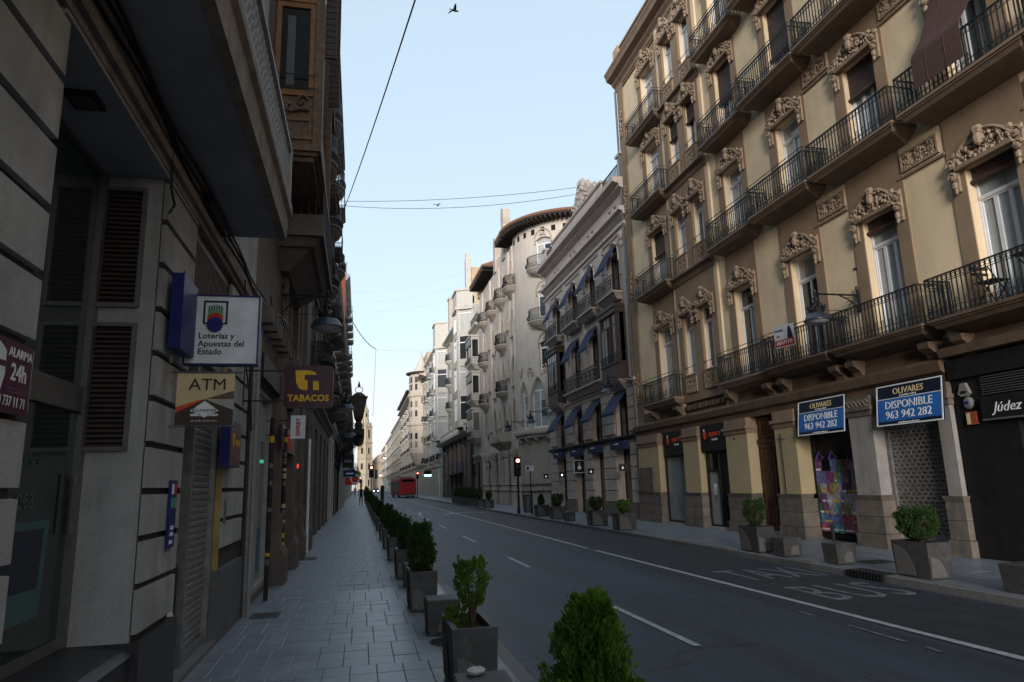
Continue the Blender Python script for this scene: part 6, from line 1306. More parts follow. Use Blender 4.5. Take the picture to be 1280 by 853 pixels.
# ------------------------------------------------------------------ planters, cubes, shrubs
def leafmat(name, c1, c2):
    m = bpy.data.materials.new(name); m.use_nodes = True; t = m.node_tree; b = t.nodes['Principled BSDF']; L = t.links.new
    g = N(t, 'ShaderNodeNewGeometry'); cr = N(t, 'ShaderNodeMix', data_type='RGBA'); cr.inputs[6].default_value = (*c1,1); cr.inputs[7].default_value = (*c2,1)
    n = N(t, 'ShaderNodeTexNoise'); n.inputs['Scale'].default_value = 9; L(g.outputs['Position'], n.inputs['Vector'])
    a = N(t, 'ShaderNodeMath', operation='MULTIPLY_ADD'); L(g.outputs['Random Per Island'], a.inputs[0]); a.inputs[1].default_value = .55
    s = N(t, 'ShaderNodeMapRange'); s.inputs[1].default_value = .35; s.inputs[2].default_value = .65; s.inputs[4].default_value = .5; L(n.outputs[0], s.inputs[0]); L(s.outputs[0], a.inputs[2])
    L(a.outputs[0], cr.inputs[0]); L(cr.outputs[2], b.inputs['Base Color']); b.inputs['Roughness'].default_value = .6
    tr = N(t, 'ShaderNodeBsdfTranslucent'); mxs = N(t, 'ShaderNodeMixShader'); mxs.inputs[0].default_value = .3; L(cr.outputs[2], tr.inputs[0])
    o = t.nodes['Material Output']; L(b.outputs[0], mxs.inputs[1]); L(tr.outputs[0], mxs.inputs[2]); L(mxs.outputs[0], o.inputs[0]); return m
M['leaf'] = leafmat('conifer_foliage', (.032,.085,.012), (.19,.34,.035)); M['leaf2'] = leafmat('dark_conifer_foliage', (.018,.048,.012), (.065,.14,.026)); M['browncore'] = leafmat('dark_inner_core', (.04,.025,.015), (.08,.055,.03))
def bush_mesh(seed, R, H, n, kind='cone', size=.035, lump=.18):
    rnd = random.Random(seed); V = []; Fc = []
    lob = [(rnd.uniform(0,2*pi), rnd.uniform(.05,.95), rnd.uniform(-.12,lump*1.35)) for _ in range(34)]
    def rad(z, a):
        u = z/H
        if kind == 'cone': r = (1-u**1.8)**.85*(.78+.22*min(1,u*4))
        elif kind == 'spire': r = (1-u**1.35)*(.9+.1*min(1,u*4))*1.12
        elif kind == 'round': r = sqrt(max(0,1-(2*u-1)**2))*.92+.08
        else: r = sqrt(max(0,1-(2*u-1.0)**2*.95))
        for la, lz, lr in lob:
            d = abs((a-la+pi) % (2*pi)-pi); r += lr*(1.15-u)*math.exp(-(d/.42)**2-((u-lz)/.09)**2)
        return R*r*.92
    pl = []
    for k in range(max(16, int(n**.5*.85))):
        u = rnd.random()**.85*.86; a = rnd.uniform(0, 2*pi); o_ = rnd.uniform(.62, .9); pl.append((u*H, a, rad(u*H, a)*o_, H*rnd.uniform(.10,.22), R*rnd.uniform(.15,.25)))
    pl.append((H*.74, 0, 0.0, H*.30, R*.12)); pl.append((H*.66, 2, R*.12, H*.28, R*.14))
    for i in range(n):
        if rnd.random() < .64:
            z0, a, r0, PL, pw = pl[int(rnd.random()*len(pl))]; t = rnd.random(); w_ = pw*sin(pi*min(1, t*.8+.16))
            x = (r0+.22*PL*t)*cos(a)+rnd.gauss(0,.5)*w_; y = (r0+.22*PL*t)*sin(a)+rnd.gauss(0,.5)*w_; z = z0+PL*t*.95; a = atan2(y, x)
        else:
            z = H*.92*rnd.random()**(.9); a = rnd.uniform(0,2*pi); rm = rad(z,a)*.93; q = max(.3, 1-abs(rnd.gauss(0,.2))); x, y = rm*q*cos(a), rm*q*sin(a)
        d = Vector((cos(a)*.5+rnd.gauss(0,.25), sin(a)*.5+rnd.gauss(0,.25), 1.0+rnd.gauss(0,.2))).normalized()
        L = size*rnd.uniform(.7,1.6); w_ = L*.24; s = d.cross(Vector((rnd.gauss(0,1),rnd.gauss(0,1),rnd.gauss(0,1)))).normalized()
        p = Vector((x,y,z)); t = p+d*L; m1 = p+d*L*.45
        o = len(V); V += [tuple(p), tuple(m1+s*w_), tuple(t), tuple(m1-s*w_)]; Fc.append((o,o+1,o+2,o+3))
        s2 = d.cross(s)*w_; V += [tuple(p+s2*.1), tuple(m1+s2), tuple(t), tuple(m1-s2)]; Fc.append((o+4,o+5,o+6,o+7))
    return V, Fc
def bush(label, x, y, z, R, H, key, mat_='leaf', kind='cone', n=2600, size=.035, rz=0, stems=0, group='clipped conifers in the planters'):
    t = thing('conifer_shrub', label, 'shrub', (x,y,z), rz, group)
    def mk():
        V, Fc = bush_mesh(hash(str(key)) % 1 + int(R*1000)+int(H*777)+n, R, H, n, kind, size); mb = MB(); mb.v = V; mb.f = Fc; return mb.mesh('crown', M[mat_])
    put('crown', shared(('bush', key, R, H, n, kind, mat_), mk), t, (0,0,.04 if not stems else stems))
    if not stems:
        put('inner_foliage', shared(('bin', key, R, H, kind), lambda: MB().lathe([(R*.35,.02),(R*.62,H*.2),(R*(.5 if kind in ('cone','spire') else .62),H*.5),(R*(.22 if kind in ('cone','spire') else .5),H*.74),(R*.05,H*.88)], 9).mesh('inner_foliage', M['browncore'])), t, (0,0,.04))  # solid dark core added inside the crown, closes the pale gaps between leaves
    b = MB(); rnd = random.Random(n)
    b.tube([(0,0,-.05),(.005,.01,H*.3+stems)], .018, 6, r1=.010)
    for k in range(16 if stems else 5):
        a = k*2.1; b.tube([(0,0,-.04+.01*k),(R*.35*cos(a),R*.35*sin(a),stems+H*.15),(R*.6*cos(a),R*.6*sin(a),stems+H*.55)], .009, 4, r1=.004)
    put('trunk', shared(('btr', key, R, H), lambda: b.mesh('trunk', M['bark'])), t); return t
def planter(x0, y0, label, w=.36, L=.72, h=.5, taper=.02, group=None, rz=0):
    t = thing('planter', label, 'planter', (x0+w/2, y0+L/2, 0), rz, group); W_, D_ = w/2, L/2
    def body_():
        b = MB(); i = taper; k = .05
        o0 = [(-W_+i,-D_+i,.012),(W_-i,-D_+i,.012),(W_-i,D_-i,.012),(-W_+i,D_-i,.012)]; o1 = [(-W_,-D_,h),(W_,-D_,h),(W_,D_,h),(-W_,D_,h)]
        i1 = [(-W_+k,-D_+k,h),(W_-k,-D_+k,h),(W_-k,D_-k,h),(-W_+k,D_-k,h)]; i0 = [(p[0],p[1],h-.09) for p in i1]
        b.add(o0+o1+i1+i0, [(3,2,1,0)]+[(a,(a+1)%4,4+(a+1)%4,4+a) for a in range(4)]+[(4+a,4+(a+1)%4,8+(a+1)%4,8+a) for a in range(4)]+[(8+a,8+(a+1)%4,12+(a+1)%4,12+a) for a in range(4)])
        b.box(-W_+i+.03,W_-i-.03,-D_+i+.03,D_-i-.03,0,.012); return b.mesh('planter_box', M['concrete'])
    put('planter_box', shared(('plb', w, L, h, taper), body_), t); put('soil', shared(('pls', w, L, h), lambda: MB().box(-W_+.05,W_-.05,-D_+.05,D_-.05,h-.12,h-.07).mesh('soil', M['soil'])), t)
    def arc_(w_, hh): # quarter-round patch of exposed aggregate
        r = min(w_*.62, hh*.72); return MB().extr_y([(0,0)]+[(r*sin(a),r*cos(a)*1.15) for a in [pi/2*k/8 for k in range(9)]], -.004, .0)
    for (dx, dy, rr, ww, key) in ((-W_+.025+taper*.5,-D_+taper*.55,0,w,'f'),(W_-taper*.55,-D_+.04+taper*.5,pi/2,L,'r'),(W_-.04,D_-taper*.55,pi,w,'b'),(-W_+taper*.55,D_-.04-taper*.5,-pi/2,L,'l')):
        o = put('aggregate_patch', shared(('arc', round(ww,2), h), lambda: arc_(ww, h).mesh('aggregate_patch', M['aggregate'])), t, (dx,dy,.035), rr)
        o.rotation_euler = (math.atan2(taper, h), 0, rr)
    return t
def cube(x0, y0, label, w=.36, L=.4, h=.37):
    t = thing('concrete_cube', label, 'bollard', (x0+w/2, y0+L/2, 0), random.uniform(-.05,.05), 'low concrete blocks between the planters'); a, b_, i = w/2, L/2, .02
    b = MB(); c = .012; b.add([(-a+i,-b_+i,.01),(a-i,-b_+i,.01),(a-i,b_-i,.01),(-a+i,b_-i,.01),(-a,-b_,h-c),(a,-b_,h-c),(a,b_,h-c),(-a,b_,h-c),(-a+c,-b_+c,h),(a-c,-b_+c,h),(a-c,b_-c,h),(-a+c,b_-c,h)],
        [(3,2,1,0),(8,9,10,11)]+[(k,(k+1)%4,4+(k+1)%4,4+k) for k in range(4)]+[(4+k,4+(k+1)%4,8+(k+1)%4,8+k) for k in range(4)])
    part('block', b, M['concrete'], t); r = .2
    part('aggregate_patch', MB().extr_y([(.18,.0)]+[(.18-r*sin(q),r*cos(q)*1.1) for q in [pi/2*k/8 for k in range(9)]], -.004, 0), M['aggregate'], t, (-.04,-b_+.012,.04)); return t
GL = 'planters along the left kerb'; GR = 'planters along the right kerb'
planter(.77, 2.6, 'planter at the bottom edge of the photo holding the bright green pointed conifer', group=GL)
V_ = bush('bright green pointed conifer at the bottom edge of the photo, nearest of all shrubs',   .95, 2.95, .45, .235, .63, 'near', 'leaf', 'spire', 21000, .020, group=None)
planter(.72, 5.68, 'nearest fully visible planter on the left kerb, half empty with bare soil', group=GL)
bush('sparse open shrub on bare stems in the nearest fully visible left planter', .93, 6.05, .47, .15, .40, 'sparse', 'leaf', 'round', 2600, .022, stems=.12, group=None)
t = thing('seedling_tuft', 'low wispy tuft leaning left in the nearest fully visible planter', 'plant', (.82, 6.15, .42)); mb = MB(); V, Fc = bush_mesh(5, .11, .17, 330, 'round', .03); mb.v = V; mb.f = Fc; part('leaves', mb, M['leaf'], t)
cube(.62, 4.55, 'low concrete block at the bottom edge with a crumpled white rag on it'); cube(.74, 8.0, 'low concrete block between the two nearest visible left planters'); cube(.72, 11.75, 'low concrete block before the third left planter')
t = thing('crumpled_rag', 'crumpled white paper lying on the low concrete block at the bottom edge', 'litter', (.77, 4.86, .372), .3)
mb = MB().blob((0,0,.022), .065,.045,.026, 12, 6); rnd = random.Random(2); mb.v = [(x+rnd.uniform(-.008,.008), y+rnd.uniform(-.008,.008), max(0,z+rnd.uniform(-.008,.010))) for x, y, z in mb.v]; part('paper', mb, mat('dirty_white_paper', (.5,.49,.46), .8, .3, 30, .5), t)
for i, (y, hh, rr, lab) in enumerate(((9.52,.64,.225,'dense full dark conifer in the second left planter'),(12.85,.58,.18,'narrow dark conifer in the third left planter'),(16.15,.56,.20,'rounded dark conifer in the fourth left planter'),(19.25,.62,.2,'dark conifer in the fifth left planter'),(22.5,.55,.19,'low dark conifer in the sixth left planter before the black post'),(27.2,.6,.2,'dark conifer in the seventh left planter just past the black post'),(31.5,.6,.22,'dark conifer in the eighth left planter'),(35.5,.65,.22,'dark conifer in the ninth left planter'),(39.5,.6,.22,'dark conifer in the tenth left planter'),(44,.7,.24,'dark conifer in the eleventh left planter'),(49,.9,.26,'taller dark conifer in the twelfth left planter'),(55,.8,.26,'dark conifer in the thirteenth left planter'),(62,.9,.28,'dark conifer in the fourteenth left planter by the traffic light'),(72,1.2,.3,'dark conifer in the fifteenth left planter'),(84,1.3,.32,'farthest dark conifer of the left row'))):
    x = .66-.006*i
    planter(x, y, lab.replace('dense full dark conifer in the','planter with the dense full conifer,').replace('narrow dark conifer in the','planter with the narrow conifer,').replace('rounded dark conifer in the','planter with the rounded conifer,').replace('low dark conifer in the','planter with the low conifer,').replace('taller dark conifer in the','planter with the taller conifer,').replace('farthest dark conifer of the left row','farthest planter of the left row').replace('dark conifer in the','concrete planter with dark conifer,'), group=GL)
    bush(lab, x+.18, y+.36, .45, rr, hh, i if i < 3 else i % 3, 'leaf2', 'cone', 6500 if i == 0 else (3200 if i < 4 else 1700), .026 if i < 2 else .04, rz=i*1.3)
for x, y, lab, hh, rr, kd, mt in ((8.36,9.3,'large planter before the perforated shutter, nearest whole one on the right',.52,.33,'round','leaf2'),(8.28,13.85,'planter before the wooden entrance door on the right',.58,.27,'round','leaf2'),(8.22,21.9,'planter in front of the ochre block near its far end',.42,.27,'round','leaf'),(8.22,24.6,'planter just before the cream building on the right kerb',.5,.3,'round','leaf2'),(8.3,30.2,'planter left of the low cube on the right kerb',.56,.3,'round','leaf2'),(8.3,33.0,'planter beside the grey litter bin on the right kerb',.5,.22,'cone','leaf2'),(8.25,47.0,'single planter with small conifer before the stone columns',.6,.25,'round','leaf2')):
    w_ = .42 if y < 20 else .62; planter(x, y, lab, w_, .74 if y < 20 else .66, .54, .022, GR)
    bush('green shrub in the '+lab.replace(', nearest whole one on the right','').replace('just ','').replace('in front of','facing'), x+w_/2, y+.36, .5, rr, hh, (kd, mt), mt, kd, 5200 if y < 12 else 2800, .03)
for k in range(6):
    y = 50+k*2.5; o = ('first','second','third','fourth','fifth','sixth')[k]
    planter(8.25, y, o+' planter of the close row before the rounded corner building', .6, 2.0, .54, .03, GR)
    bush(o+' small conifer of the close row before the rounded corner building', 8.55, y+1.0, .5, .28, .85, 'row%d' % (k % 2), 'leaf2', 'cone', 900, .06)
for x, y, lab in ((8.38,11.45,'low concrete block beside the drain grate on the right kerb'),(8.3,12.95,'low concrete block right of the entrance-door planter'),(8.4,7.75,'low concrete block cut by the right edge of the photo'),(8.3,28.2,'low concrete block between planters before the cream building')): cube(x, y, lab, .42)
# ------------------------------------------------------------------ street furniture
t = thing('short_bollard', 'short black iron bollard before the poster-covered shop window', 'bollard', (10.3, 14.1, 0)); part('post', MB().lathe([(.05,0),(.04,.06),(.035,.42),(.05,.45),(.04,.5),(.01,.53)], 10), M['iron'], t)
t = thing('black_post', 'plain black post standing between left planters, shoulder high', 'post', (.82, 26.0, 0)); part('post', MB().lathe([(.08,0),(.08,.12),(.06,.15),(.06,1.5),(.075,1.52),(.07,1.62),(.02,1.66)], 12), M['iron'], t); part('band', MB().lathe([(.063,1.1),(.063,1.15)], 12, cap=False), M['steel'], t)
t = thing('litter_bin', 'grey litter bin beside the planters on the right kerb', 'bin', (8.45, 35.6, 0)); part('body', MB().lathe([(.2,.1),(.24,.9),(.25,.95)], 14), M['steel'], t); part('rim', MB().lathe([(.26,.93),(.26,.98),(.2,.98)], 14), M['iron'], t); part('leg', MB().tube([(.26,0,0),(.26,0,1.2)], .03, 6), M['iron'], t)
def traffic_light(label, x, y, zt, lit=True, rot=0.0, em=2.5):
    t = thing('traffic_light', label, 'traffic light', (x,y,0), rot, 'traffic lights')
    part('pole', MB().lathe([(.09,0),(.09,.25),(.055,.3),(.05,zt-.9)], 10), M['iron'], t); part('housing', MB().box(-.14,.14,-.1,.08,zt-.95,zt).box(-.2,.2,.08,.09,zt-1.0,zt+.05), M['black'], t)
    for k, c in enumerate(((.95,.08,.05),(.12,.07,.01),(.01,.06,.03))):
        z = zt-.16-k*.31; on = lit and k == 0; mn = 'red_signal_lit' if on else 'signal_dark_%d' % k
        if mn not in M: M[mn] = emis(mn, (1.0,.22,.16), em) if on else flat(mn, c, .3)
        part('lens', MB().lathe([(.105,0),(.08,.02),(.01,.03)], 14).xf(Matrix.Translation((0,-.1,z)) @ Matrix.Rotation(pi/2,4,'X')), M[mn], t)
        part('visor', MB().lathe([(.12,0),(.12,.16)], 12, (0,0,0), radians(20), radians(160), cap=False).xf(Matrix.Translation((0,-.1,z)) @ Matrix.Rotation(pi/2,4,'X') @ Matrix.Rotation(0,4,'Z')), M['iron'], t)
    return t
traffic_light('lit red traffic light on the right kerb before the corbelled corner', 8.4, 37.4, 2.95)
traffic_light('lit red traffic light at the left kerb seen just above the conifers', 1.0, 61.5, 3.4)
traffic_light('tiny distant red traffic light farther along the left pavement', .2, 128, 3.4)
traffic_light('traffic light with red lamp standing just right of the red bus', 8.4, 105, 3.6)
traffic_light('unlit dark signal post in front of the white bay-tower building', 8.45, 52.6, 3.1, False, 1.2)
t = thing('traffic_sign', 'small white rectangular sign with a black mark on a post by the right planters', 'traffic sign', (8.95, 36.8, 0)); part('pole', MB().tube([(0,0,0),(0,0,2.55)], .028, 7), M['iron'], t); part('panel', MB().box(-.27,.2,-.03,-.01,2.2,2.5), M['signwhite'], t); part('print', MB().extr_y([(-.2,2.27),(-.08,2.27),(-.08,2.43),(-.2,2.43)], -.036,-.031), M['ink'], t)
t = thing('pharmacy_sign', 'green lit pharmacy sign on the pale building before the red bus', 'sign', (9.9, 105.5, 2.9)); part('housing', MB().box(-.5,.6,-.06,.06,0,.9), M['black'], t); part('lit_bar', MB().box(-.45,.55,-.08,-.065,.05,.3), emis('green_signal', (.2,.95,.6), 3), t)
def street_lamp(label, x, y, z, span):
    t = thing('suspended_lamp', label, 'street lamp', (x,y,z), 0, 'small lit lamps down the street'); part('arm', MB().tube([(0,0,.3),(span,0,.45)], .04, 4), M['iron'], t); part('shade', MB().lathe([(.35,0),(.3,.18),(.1,.35)], 8), M['iron'], t); part('bulb', MB().blob((0,0,-.05),.22,.22,.14,8,4), emis('white_lamp_glow', (1,.93,.82), 3) if 'white_lamp_glow' not in bpy.data.materials else bpy.data.materials['white_lamp_glow'], t)
street_lamp('small lit lamp on the right facades above the bus', 5.8, 170, 8.4, 5.5); street_lamp('small lit lamp low in the distance left of the bus', 4.7, 165, 4.3, 0.1)
# ------------------------------------------------------------------ red bus
rd_ = mat('red_bus_paint', (.55,.012,.015), .35, .06, 2, 0, spec=.5, coat=.3); dg = mat('dark_bus_glass', (.012,.013,.015), .1, .1, 2, 0, spec=.6); gy = mat('grey_bus_trim', (.22,.2,.2), .5, .2, 4, 0)
t = thing('city_bus', 'red single-decker city bus seen from behind in the right lane', 'bus', (7.25, 108.5, RZ), radians(4.0))
b = MB(); sec = [(-1.2,.35),(1.2,.35),(1.24,1.0),(1.22,2.6),(1.1,2.88),(-1.1,2.88),(-1.22,2.6),(-1.24,1.0)]; b.extr_y(sec, 0, 12); part('body', b, rd_, t)
part('rear_window', MB().box(-.95,.95,-.03,0,2.35,2.75), dg, t); part('side_windows', MB().box(-1.27,-1.2,.5,11.5,1.25,2.5).box(1.2,1.27,.5,11.5,1.25,2.5), dg, t)
for k in range(6): part('window_pillar', MB().box(-1.285,-1.265,1.2+k*1.9,1.3+k*1.9,1.25,2.5), M['black'], t)
part('engine_grille', MB().box(-.9,.9,-.03,0,.5,.62), M['black'], t); part('bumper', MB().box(-1.2,1.2,-.12,.02,.28,.48), gy, t)
part('roof_unit', MB().slab(-.85,.85,2.5,0,.3,.1,-.6).xf(Matrix.Translation((0,3,2.88)) @ Matrix.Identity(4)), gy, t); part('roof_unit', MB().box(-.8,.8,.5,3.5,2.885,3.15), gy, t); part('advert_panel', MB().ring([(-1.0,.75),(1.0,.75),(1.0,2.25),(-1.0,2.25)], [(-.97,.78),(.97,.78),(.97,2.22),(-.97,2.22)], -.02,-.002), gy, t); put('lettering', text_mesh('EMT VALENCIA', .2, gy, ext=.002), t, (0,-.012,1.55))
for s in (-1,1):
    part('rear_light', MB().box(s*1.1-.07,s*1.1+.07,-.03,.0,.9,1.25), flat('dark_red_lens', (.25,.01,.01), .2), t); part('mirror', MB().tube([(s*1.2,11.9,2.5),(s*1.5,12.1,2.3)], .03, 4).box(s*1.5-.08,s*1.5+.08,12.0,12.15,1.9,2.3), M['black'], t)
    for y in (2.2, 9.2):
        wh = part('wheel', MB().lathe([(.3,-.14),(.48,-.12),(.48,.12),(.3,.14)], 16).xf(Matrix.Translation((s*1.12,y,.48)) @ Matrix.Rotation(pi/2,4,'Y')), M['ink'], t); part('hub', MB().lathe([(.28,-.15),(.28,.15)], 10).xf(Matrix.Translation((s*1.13,y,.48)) @ Matrix.Rotation(pi/2,4,'Y')), M['steel'], wh)
def car(label, x, y, col):
    t = thing('parked_car' if x > 8 else 'car', label, 'car', (x,y,RZ), 0, 'distant cars'); b = MB()
    b.extr_x([(0,.3),(0,.75),(1.0,.9),(1.6,1.4),(3.2,1.42),(3.9,.95),(4.2,.85),(4.2,.3)], -.85,.85); part('body', b, mat('car_paint', col, .3, .05, 1, 0, spec=.5), t)
    part('windscreen', MB().extr_x([(1.04,.92),(1.58,1.36),(1.56,1.38),(1.0,.92)], -.72,.72), dg, t); part('side_window', MB().extr_x([(1.3,.95),(1.7,1.32),(3.1,1.34),(3.6,.95)], -.87,.87), dg, t)
    for s in (-1,1):
        part('headlight', MB().box(s*.62-.16,s*.62+.16,-.03,.02,.55,.72), emis('headlight_glow', (1,.95,.85), 3) if 'headlight_glow' not in bpy.data.materials else bpy.data.materials['headlight_glow'], t)
        for yy in (.8,3.3): part('wheel', MB().lathe([(.3,-.1),(.3,.1)], 12).xf(Matrix.Translation((s*.78,yy,.3)) @ Matrix.Rotation(pi/2,4,'Y')), M['ink'], t)
car('small white car with lit headlights beyond the left traffic light', 2.6, 235, (.6,.6,.62)); car('dark car with lit headlights far down the road left of the bus', 4.9, 215, (.05,.05,.06))
# ------------------------------------------------------------------ people
def person(label, x, y, rz, top, legs, hair, stride=.22):
    t = thing('person', label, 'person', (x,y,0), rz)
    J = [(0,0,.90),(0,.01,1.08),(0,.0,1.28),(0,.01,1.42),(0,0,1.50),(0,-.01,1.60),(0,-.01,1.68),
         (.09,0,.86),(.10,-stride*.5,.48),(.10,-stride*.9,.08),(.10,-stride*.9-.14,.04),(-.09,0,.86),(-.10,stride*.2,.47),(-.10,stride*1.1,.10),(-.10,stride*1.1-.13,.04),
         (.18,0,1.38),(.23,.06,1.12),(.24,-.02,.88),(.24,-.04,.80),(-.18,0,1.38),(-.23,-.06,1.12),(-.23,-.14,.90),(-.23,-.17,.82)]
    E = [(0,1),(1,2),(2,3),(3,4),(4,5),(5,6),(0,7),(7,8),(8,9),(9,10),(0,11),(11,12),(12,13),(13,14),(3,15),(15,16),(16,17),(17,18),(3,19),(19,20),(20,21),(21,22)]
    Rr = [.14,.13,.155,.11,.055,.085,.08,.09,.065,.042,.035,.09,.065,.042,.035,.06,.045,.035,.035,.06,.045,.035,.035]
    me = bpy.data.meshes.new('body'); me.from_pydata(J, E, []); o = bpy.data.objects.new('body', me); COL.objects.link(o)
    sk = o.modifiers.new('s','SKIN'); 
    for v, r in zip(me.skin_vertices[0].data, Rr): v.radius = (r, r*.85)
    me.skin_vertices[0].data[0].use_root = True; o.modifiers.new('d','SUBSURF').levels = 1
    dg_ = bpy.context.evaluated_depsgraph_get(); m2 = bpy.data.meshes.new_from_object(o.evaluated_get(dg_)); bpy.data.objects.remove(o)
    m2.materials.clear()
    for m_ in (top, legs, flat('skin', (.35,.2,.14), .6)): m2.materials.append(m_)
    for p in m2.polygons:
        z = p.center.z; p.use_smooth = True; p.material_index = 2 if z > 1.47 or (abs(p.center.x) > .2 and z < .87) else (0 if z > .92 else 1)
    put('body', m2, t); part('hair', MB().blob((0,.012,1.68),.092,.10,.085,10,6), hair, t); part('shoe', MB().blob((.10,-stride*.9-.08,.035),.045,.12,.04,8,3), M['ink'], t); part('shoe', MB().blob((-.10,stride*1.1-.07,.035),.045,.12,.04,8,3), M['ink'], t); return t
person('person in dark clothes walking on the left pavement beside the conifers', .18, 66, pi, flat('dark_blue_jacket', (.015,.018,.035), .8), flat('dark_trousers', (.012,.012,.016), .8), flat('dark_hair', (.02,.014,.01), .6))
person('distant person in a pinkish top walking on the left pavement', -.7, 128, 0, flat('pinkish_top', (.45,.28,.27), .8), flat('grey_trousers', (.08,.08,.09), .8), flat('brown_hair', (.05,.03,.02), .6))
# ------------------------------------------------------------------ church tower, trees, end of the street
sand = mat('warm_sandstone', (.36,.30,.22), .85, .14, .25, .15, 6, streak=.2)
t = thing('church_tower', 'tall warm sandstone hexagonal church tower closing the end of the street', 'church tower', (2.7, 386, 0))
def hexp(r): return [(r*cos(pi/3*k+pi/6+.1), r*sin(pi/3*k+pi/6+.1)) for k in range(6)]
b = MB(); zz = [0,8.6,16.8,25.0,33.6]
for k in range(4): b.extr_z(hexp(4.2-.12*k), zz[k], zz[k+1])
part('shaft', b, sand, t)
for k in range(1,5): part('cornice', MB().extr_z(hexp(4.6-.1*k), zz[k]-.35, zz[k]).extr_z(hexp(4.85-.1*k), zz[k], zz[k]+.45), sand, t)
for k in range(4):
    for s in range(6):
        a = pi/3*s+pi/3+.1; r = (4.2-.12*k)*cos(pi/6); h = 3.2 if k < 3 else 4.6
        part('tower_window', MB().extr_y([(-.6,0),(.6,0),(.6,h-.6),(.4,h-.15),(0,h),(-.4,h-.15),(-.6,h-.6)], -.02, .3), M['dark'], t, (r*cos(a), r*sin(a), zz[k]+2.4), a+pi/2)
        part('window_trim', MB().ring([(-1,-.3),(1,-.3),(1,h+.4),(-1,h+.4)], [(-.6,0),(.6,0),(.6,h),(-.6,h)], -.25, .0), sand, t, (r*cos(a), r*sin(a), zz[k]+2.4), a+pi/2)
    for s in range(6): a = pi/3*s+pi/6+.1; r = 4.2-.12*k; part('corner_column', MB().tube([(r*cos(a),r*sin(a),zz[k]+.4),(r*cos(a),r*sin(a),zz[k+1]-.4)], .35, 6), sand, t)
part('belfry_top', MB().lathe([(3.6,34.0),(2.6,35.0),(2.1,36.5),(1.7,38.5),(1.7,42.0),(2.0,42.2),(2.0,42.6),(1.4,43.2),(.9,44.6),(.5,45.4),(.5,46.6),(.15,47.2)], 8), sand, t)
for s in range(6): a = pi/3*s+pi/6+.1; part('pinnacle', MB().lathe([(.4,0),(.3,1.2),(.05,2.4)], 6), sand, t, (3.5*cos(a),3.5*sin(a),34))
for s in range(4): a = pi/2*s+.3; part('lantern_opening', MB().extr_y([(-.35,0),(.35,0),(.35,1.8),(0,2.3),(-.35,1.8)], -.05,.2), M['dark'], t, (1.7*cos(a),1.7*sin(a),39), a+pi/2)
part('finial', MB().tube([(0,0,47),(0,0,49.3)], .07, 4).tube([(-.4,0,48.6),(.4,0,48.6)], .06, 4), M['iron'], t)
t = thing('church', 'sunlit cream church front and gable to the right of the tower', 'church', (13.5, 392, 0))
part('wall', MB().box(-7,8,0,20,0,15.5).extr_y([(-7,15.5),(8,15.5),(4,18.5),(0,20.5),(-4,18.5)], 0, 20), sand, t)
for x in (-4.5,0,4.5): part('window', MB().box(x-.7,x+.7,-.06,.3,6,11), M['pane_dark'], t); part('pilaster', MB().box(x+1.6,x+2.3,-.4,0,0,15), sand, t)
part('door', MB().box(-1.2,1.2,-.05,.3,0,4.5), M['wood'], t); part('cornice', MB().box(-7.3,8.3,-.7,0,14.9,15.5), sand, t)
t = thing('apartment_building', 'pale building block behind the tree at the very end on the left', 'building', (-16, 402, 0)); part('wall', MB().box(-14,13,0,18,0,24), M['white_wall'], t)
for i in range(6):
    for j in range(5): part('window', MB().box(-11+i*3.8,-9.8+i*3.8,-.03,.2,3+j*4,5.2+j*4), M['pane_dark'], t)
def street_tree(label, x, y, h, R, seed):
    t = thing('street_tree', label, 'tree', (x,y,0), 0, 'trees at the end of the street'); b = MB(); rnd = random.Random(seed)
    b.tube([(0,0,0),(.1,0,h*.3),(0,.1,h*.55)], .28, 7, r1=.14)
    for k in range(7): a = k*.95; b.tube([(0,0,h*.3+.2*k),(R*.4*cos(a),R*.4*sin(a),h*.55),(R*.7*cos(a),R*.7*sin(a),h*.75)], .1, 4, r1=.03)
    part('trunk', b, M['bark'], t); V = []; Fc = []
    cl = [(R*.7*cos(q)*rnd.random()**.5, R*.7*sin(q)*rnd.random()**.5, h*(.5+.42*rnd.random()), R*rnd.uniform(.25,.42)) for q in [rnd.uniform(0,2*pi) for _ in range(22)]]
    for i in range(3200):
        c = rnd.choice(cl); d = Vector((rnd.gauss(0,1),rnd.gauss(0,1),rnd.gauss(0,.8))).normalized()*c[3]*rnd.uniform(.6,1.05); p = Vector(c[:3])+d; s = Vector((rnd.gauss(0,1),rnd.gauss(0,1),rnd.gauss(0,1))).normalized()*.2; u = s.cross(Vector((rnd.gauss(0,1),rnd.gauss(0,1),rnd.gauss(0,1)))).normalized()*.16
        o = len(V); V += [tuple(p-s), tuple(p+u), tuple(p+s), tuple(p-u)]; Fc.append((o,o+1,o+2,o+3))
    mb = MB(); mb.v = V; mb.f = Fc; part('crown', mb, M['leaf2'], t)
street_tree('broad green tree left of the church tower at the end of the street', -3.8, 318, 12.5, 4.6, 3); street_tree('second smaller green tree half behind the first by the left facades', -1.8, 345, 9.5, 3.4, 8)
structure(part('end_square', MB().box(-30,30,372,470,-.3,-.002), M['pave2']))
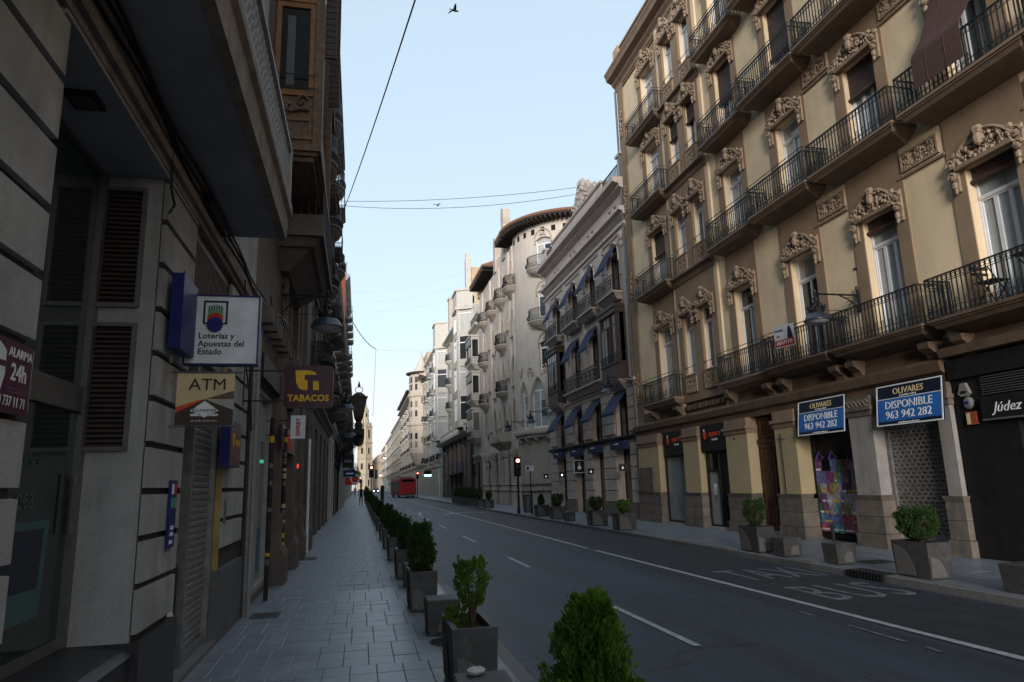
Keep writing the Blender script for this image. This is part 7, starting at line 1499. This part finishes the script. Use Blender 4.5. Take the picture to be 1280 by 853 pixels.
# ------------------------------------------------------------------ overhead cables and birds
def cable(label, pts, r=.012, sag=0.0):
    a, b_ = Vector(pts[0]), Vector(pts[1]); P = []
    for k in range(17): q = k/16; p = a.lerp(b_, q); p.z -= sag*4*q*(1-q); P.append(tuple(p))
    o = part('overhead_cable', MB().tube(P, r, 4), M['ink']); tag(o, label, 'cable', 'overhead cables'); return o
cable('thick dark cable running from left facades up out of the photo', [(-1.25,37,16.0),(1.65,5,10.2)], .02, .35)
cable('continuation of the thick cable to the ochre building wall behind the viewer', [(1.65,5,10.2),(11.3,-12,8)], .02, .2)
cable('upper of two thin cables crossing the street to the cream building', [(-1.3,39.1,17.96),(11.3,33.8,17.3)], .014, .25)
cable('lower of two thin cables crossing the street to the cream building', [(-1.3,39.3,17.77),(11.3,33.9,16.95)], .014, .45)
cable('short cable sagging from the red brick building to the hanging drop wire', [(-1.2,56.4,15.8),(1.24,60,13.26)], .03, .5)
cable('faint cable crossing the street behind the drop wire', [(1.24,60,13.26),(11.3,62,15.0)], .007, .6)
cable('thin vertical drop wire hanging over the street far ahead', [(1.24,60,13.26),(1.04,60,7.5)], .018)
for k in range(3): cable(('high','middle','low')[k]+' faint cable far over the street between tall roofs', [(-1.3,75,22.5-k*1.1),(11.4,72,24.6-k*1.3)], .004, .7)
def bird(label, x, y, z, s, rz):
    t = thing('bird', label, 'bird', (x,y,z), rz, 'birds in the sky'); b = MB().blob((0,0,0), .16*s,.05*s,.05*s, 8, 4).blob((.15*s,0,.02*s), .05*s,.04*s,.04*s, 6, 3); part('body', b, M['ink'], t)
    for q in (-1,1): part('wing', MB().add([(.08*s,q*.03*s,.03*s),(-.07*s,q*.03*s,.03*s),(-.10*s,q*.24*s,.11*s),(.0,q*.22*s,.12*s),(-.16*s,q*.42*s,.03*s),(.08*s,q*.03*s,.018*s),(-.07*s,q*.03*s,.018*s),(-.10*s,q*.24*s,.10*s),(.0,q*.22*s,.105*s)], [(0,1,2,3),(3,2,4),(8,7,6,5),(4,7,8),(0,3,8,5),(1,6,7,2)]), M['ink'], t)
    part('tail', MB().add([(-.14*s,.02*s,0),(-.14*s,-.02*s,0),(-.26*s,-.06*s,.01*s),(-.2*s,0,.01*s),(-.26*s,.06*s,.01*s)], [(0,1,2,3,4)]), M['ink'], t)
bird('small dark bird flying high near the top of the sky', 5.63, 40, 32.1, 1.5, .3)
bird('tiny dark bird crossing just below the two thin cables', 4.44, 40, 18.42, .8, 1.0)
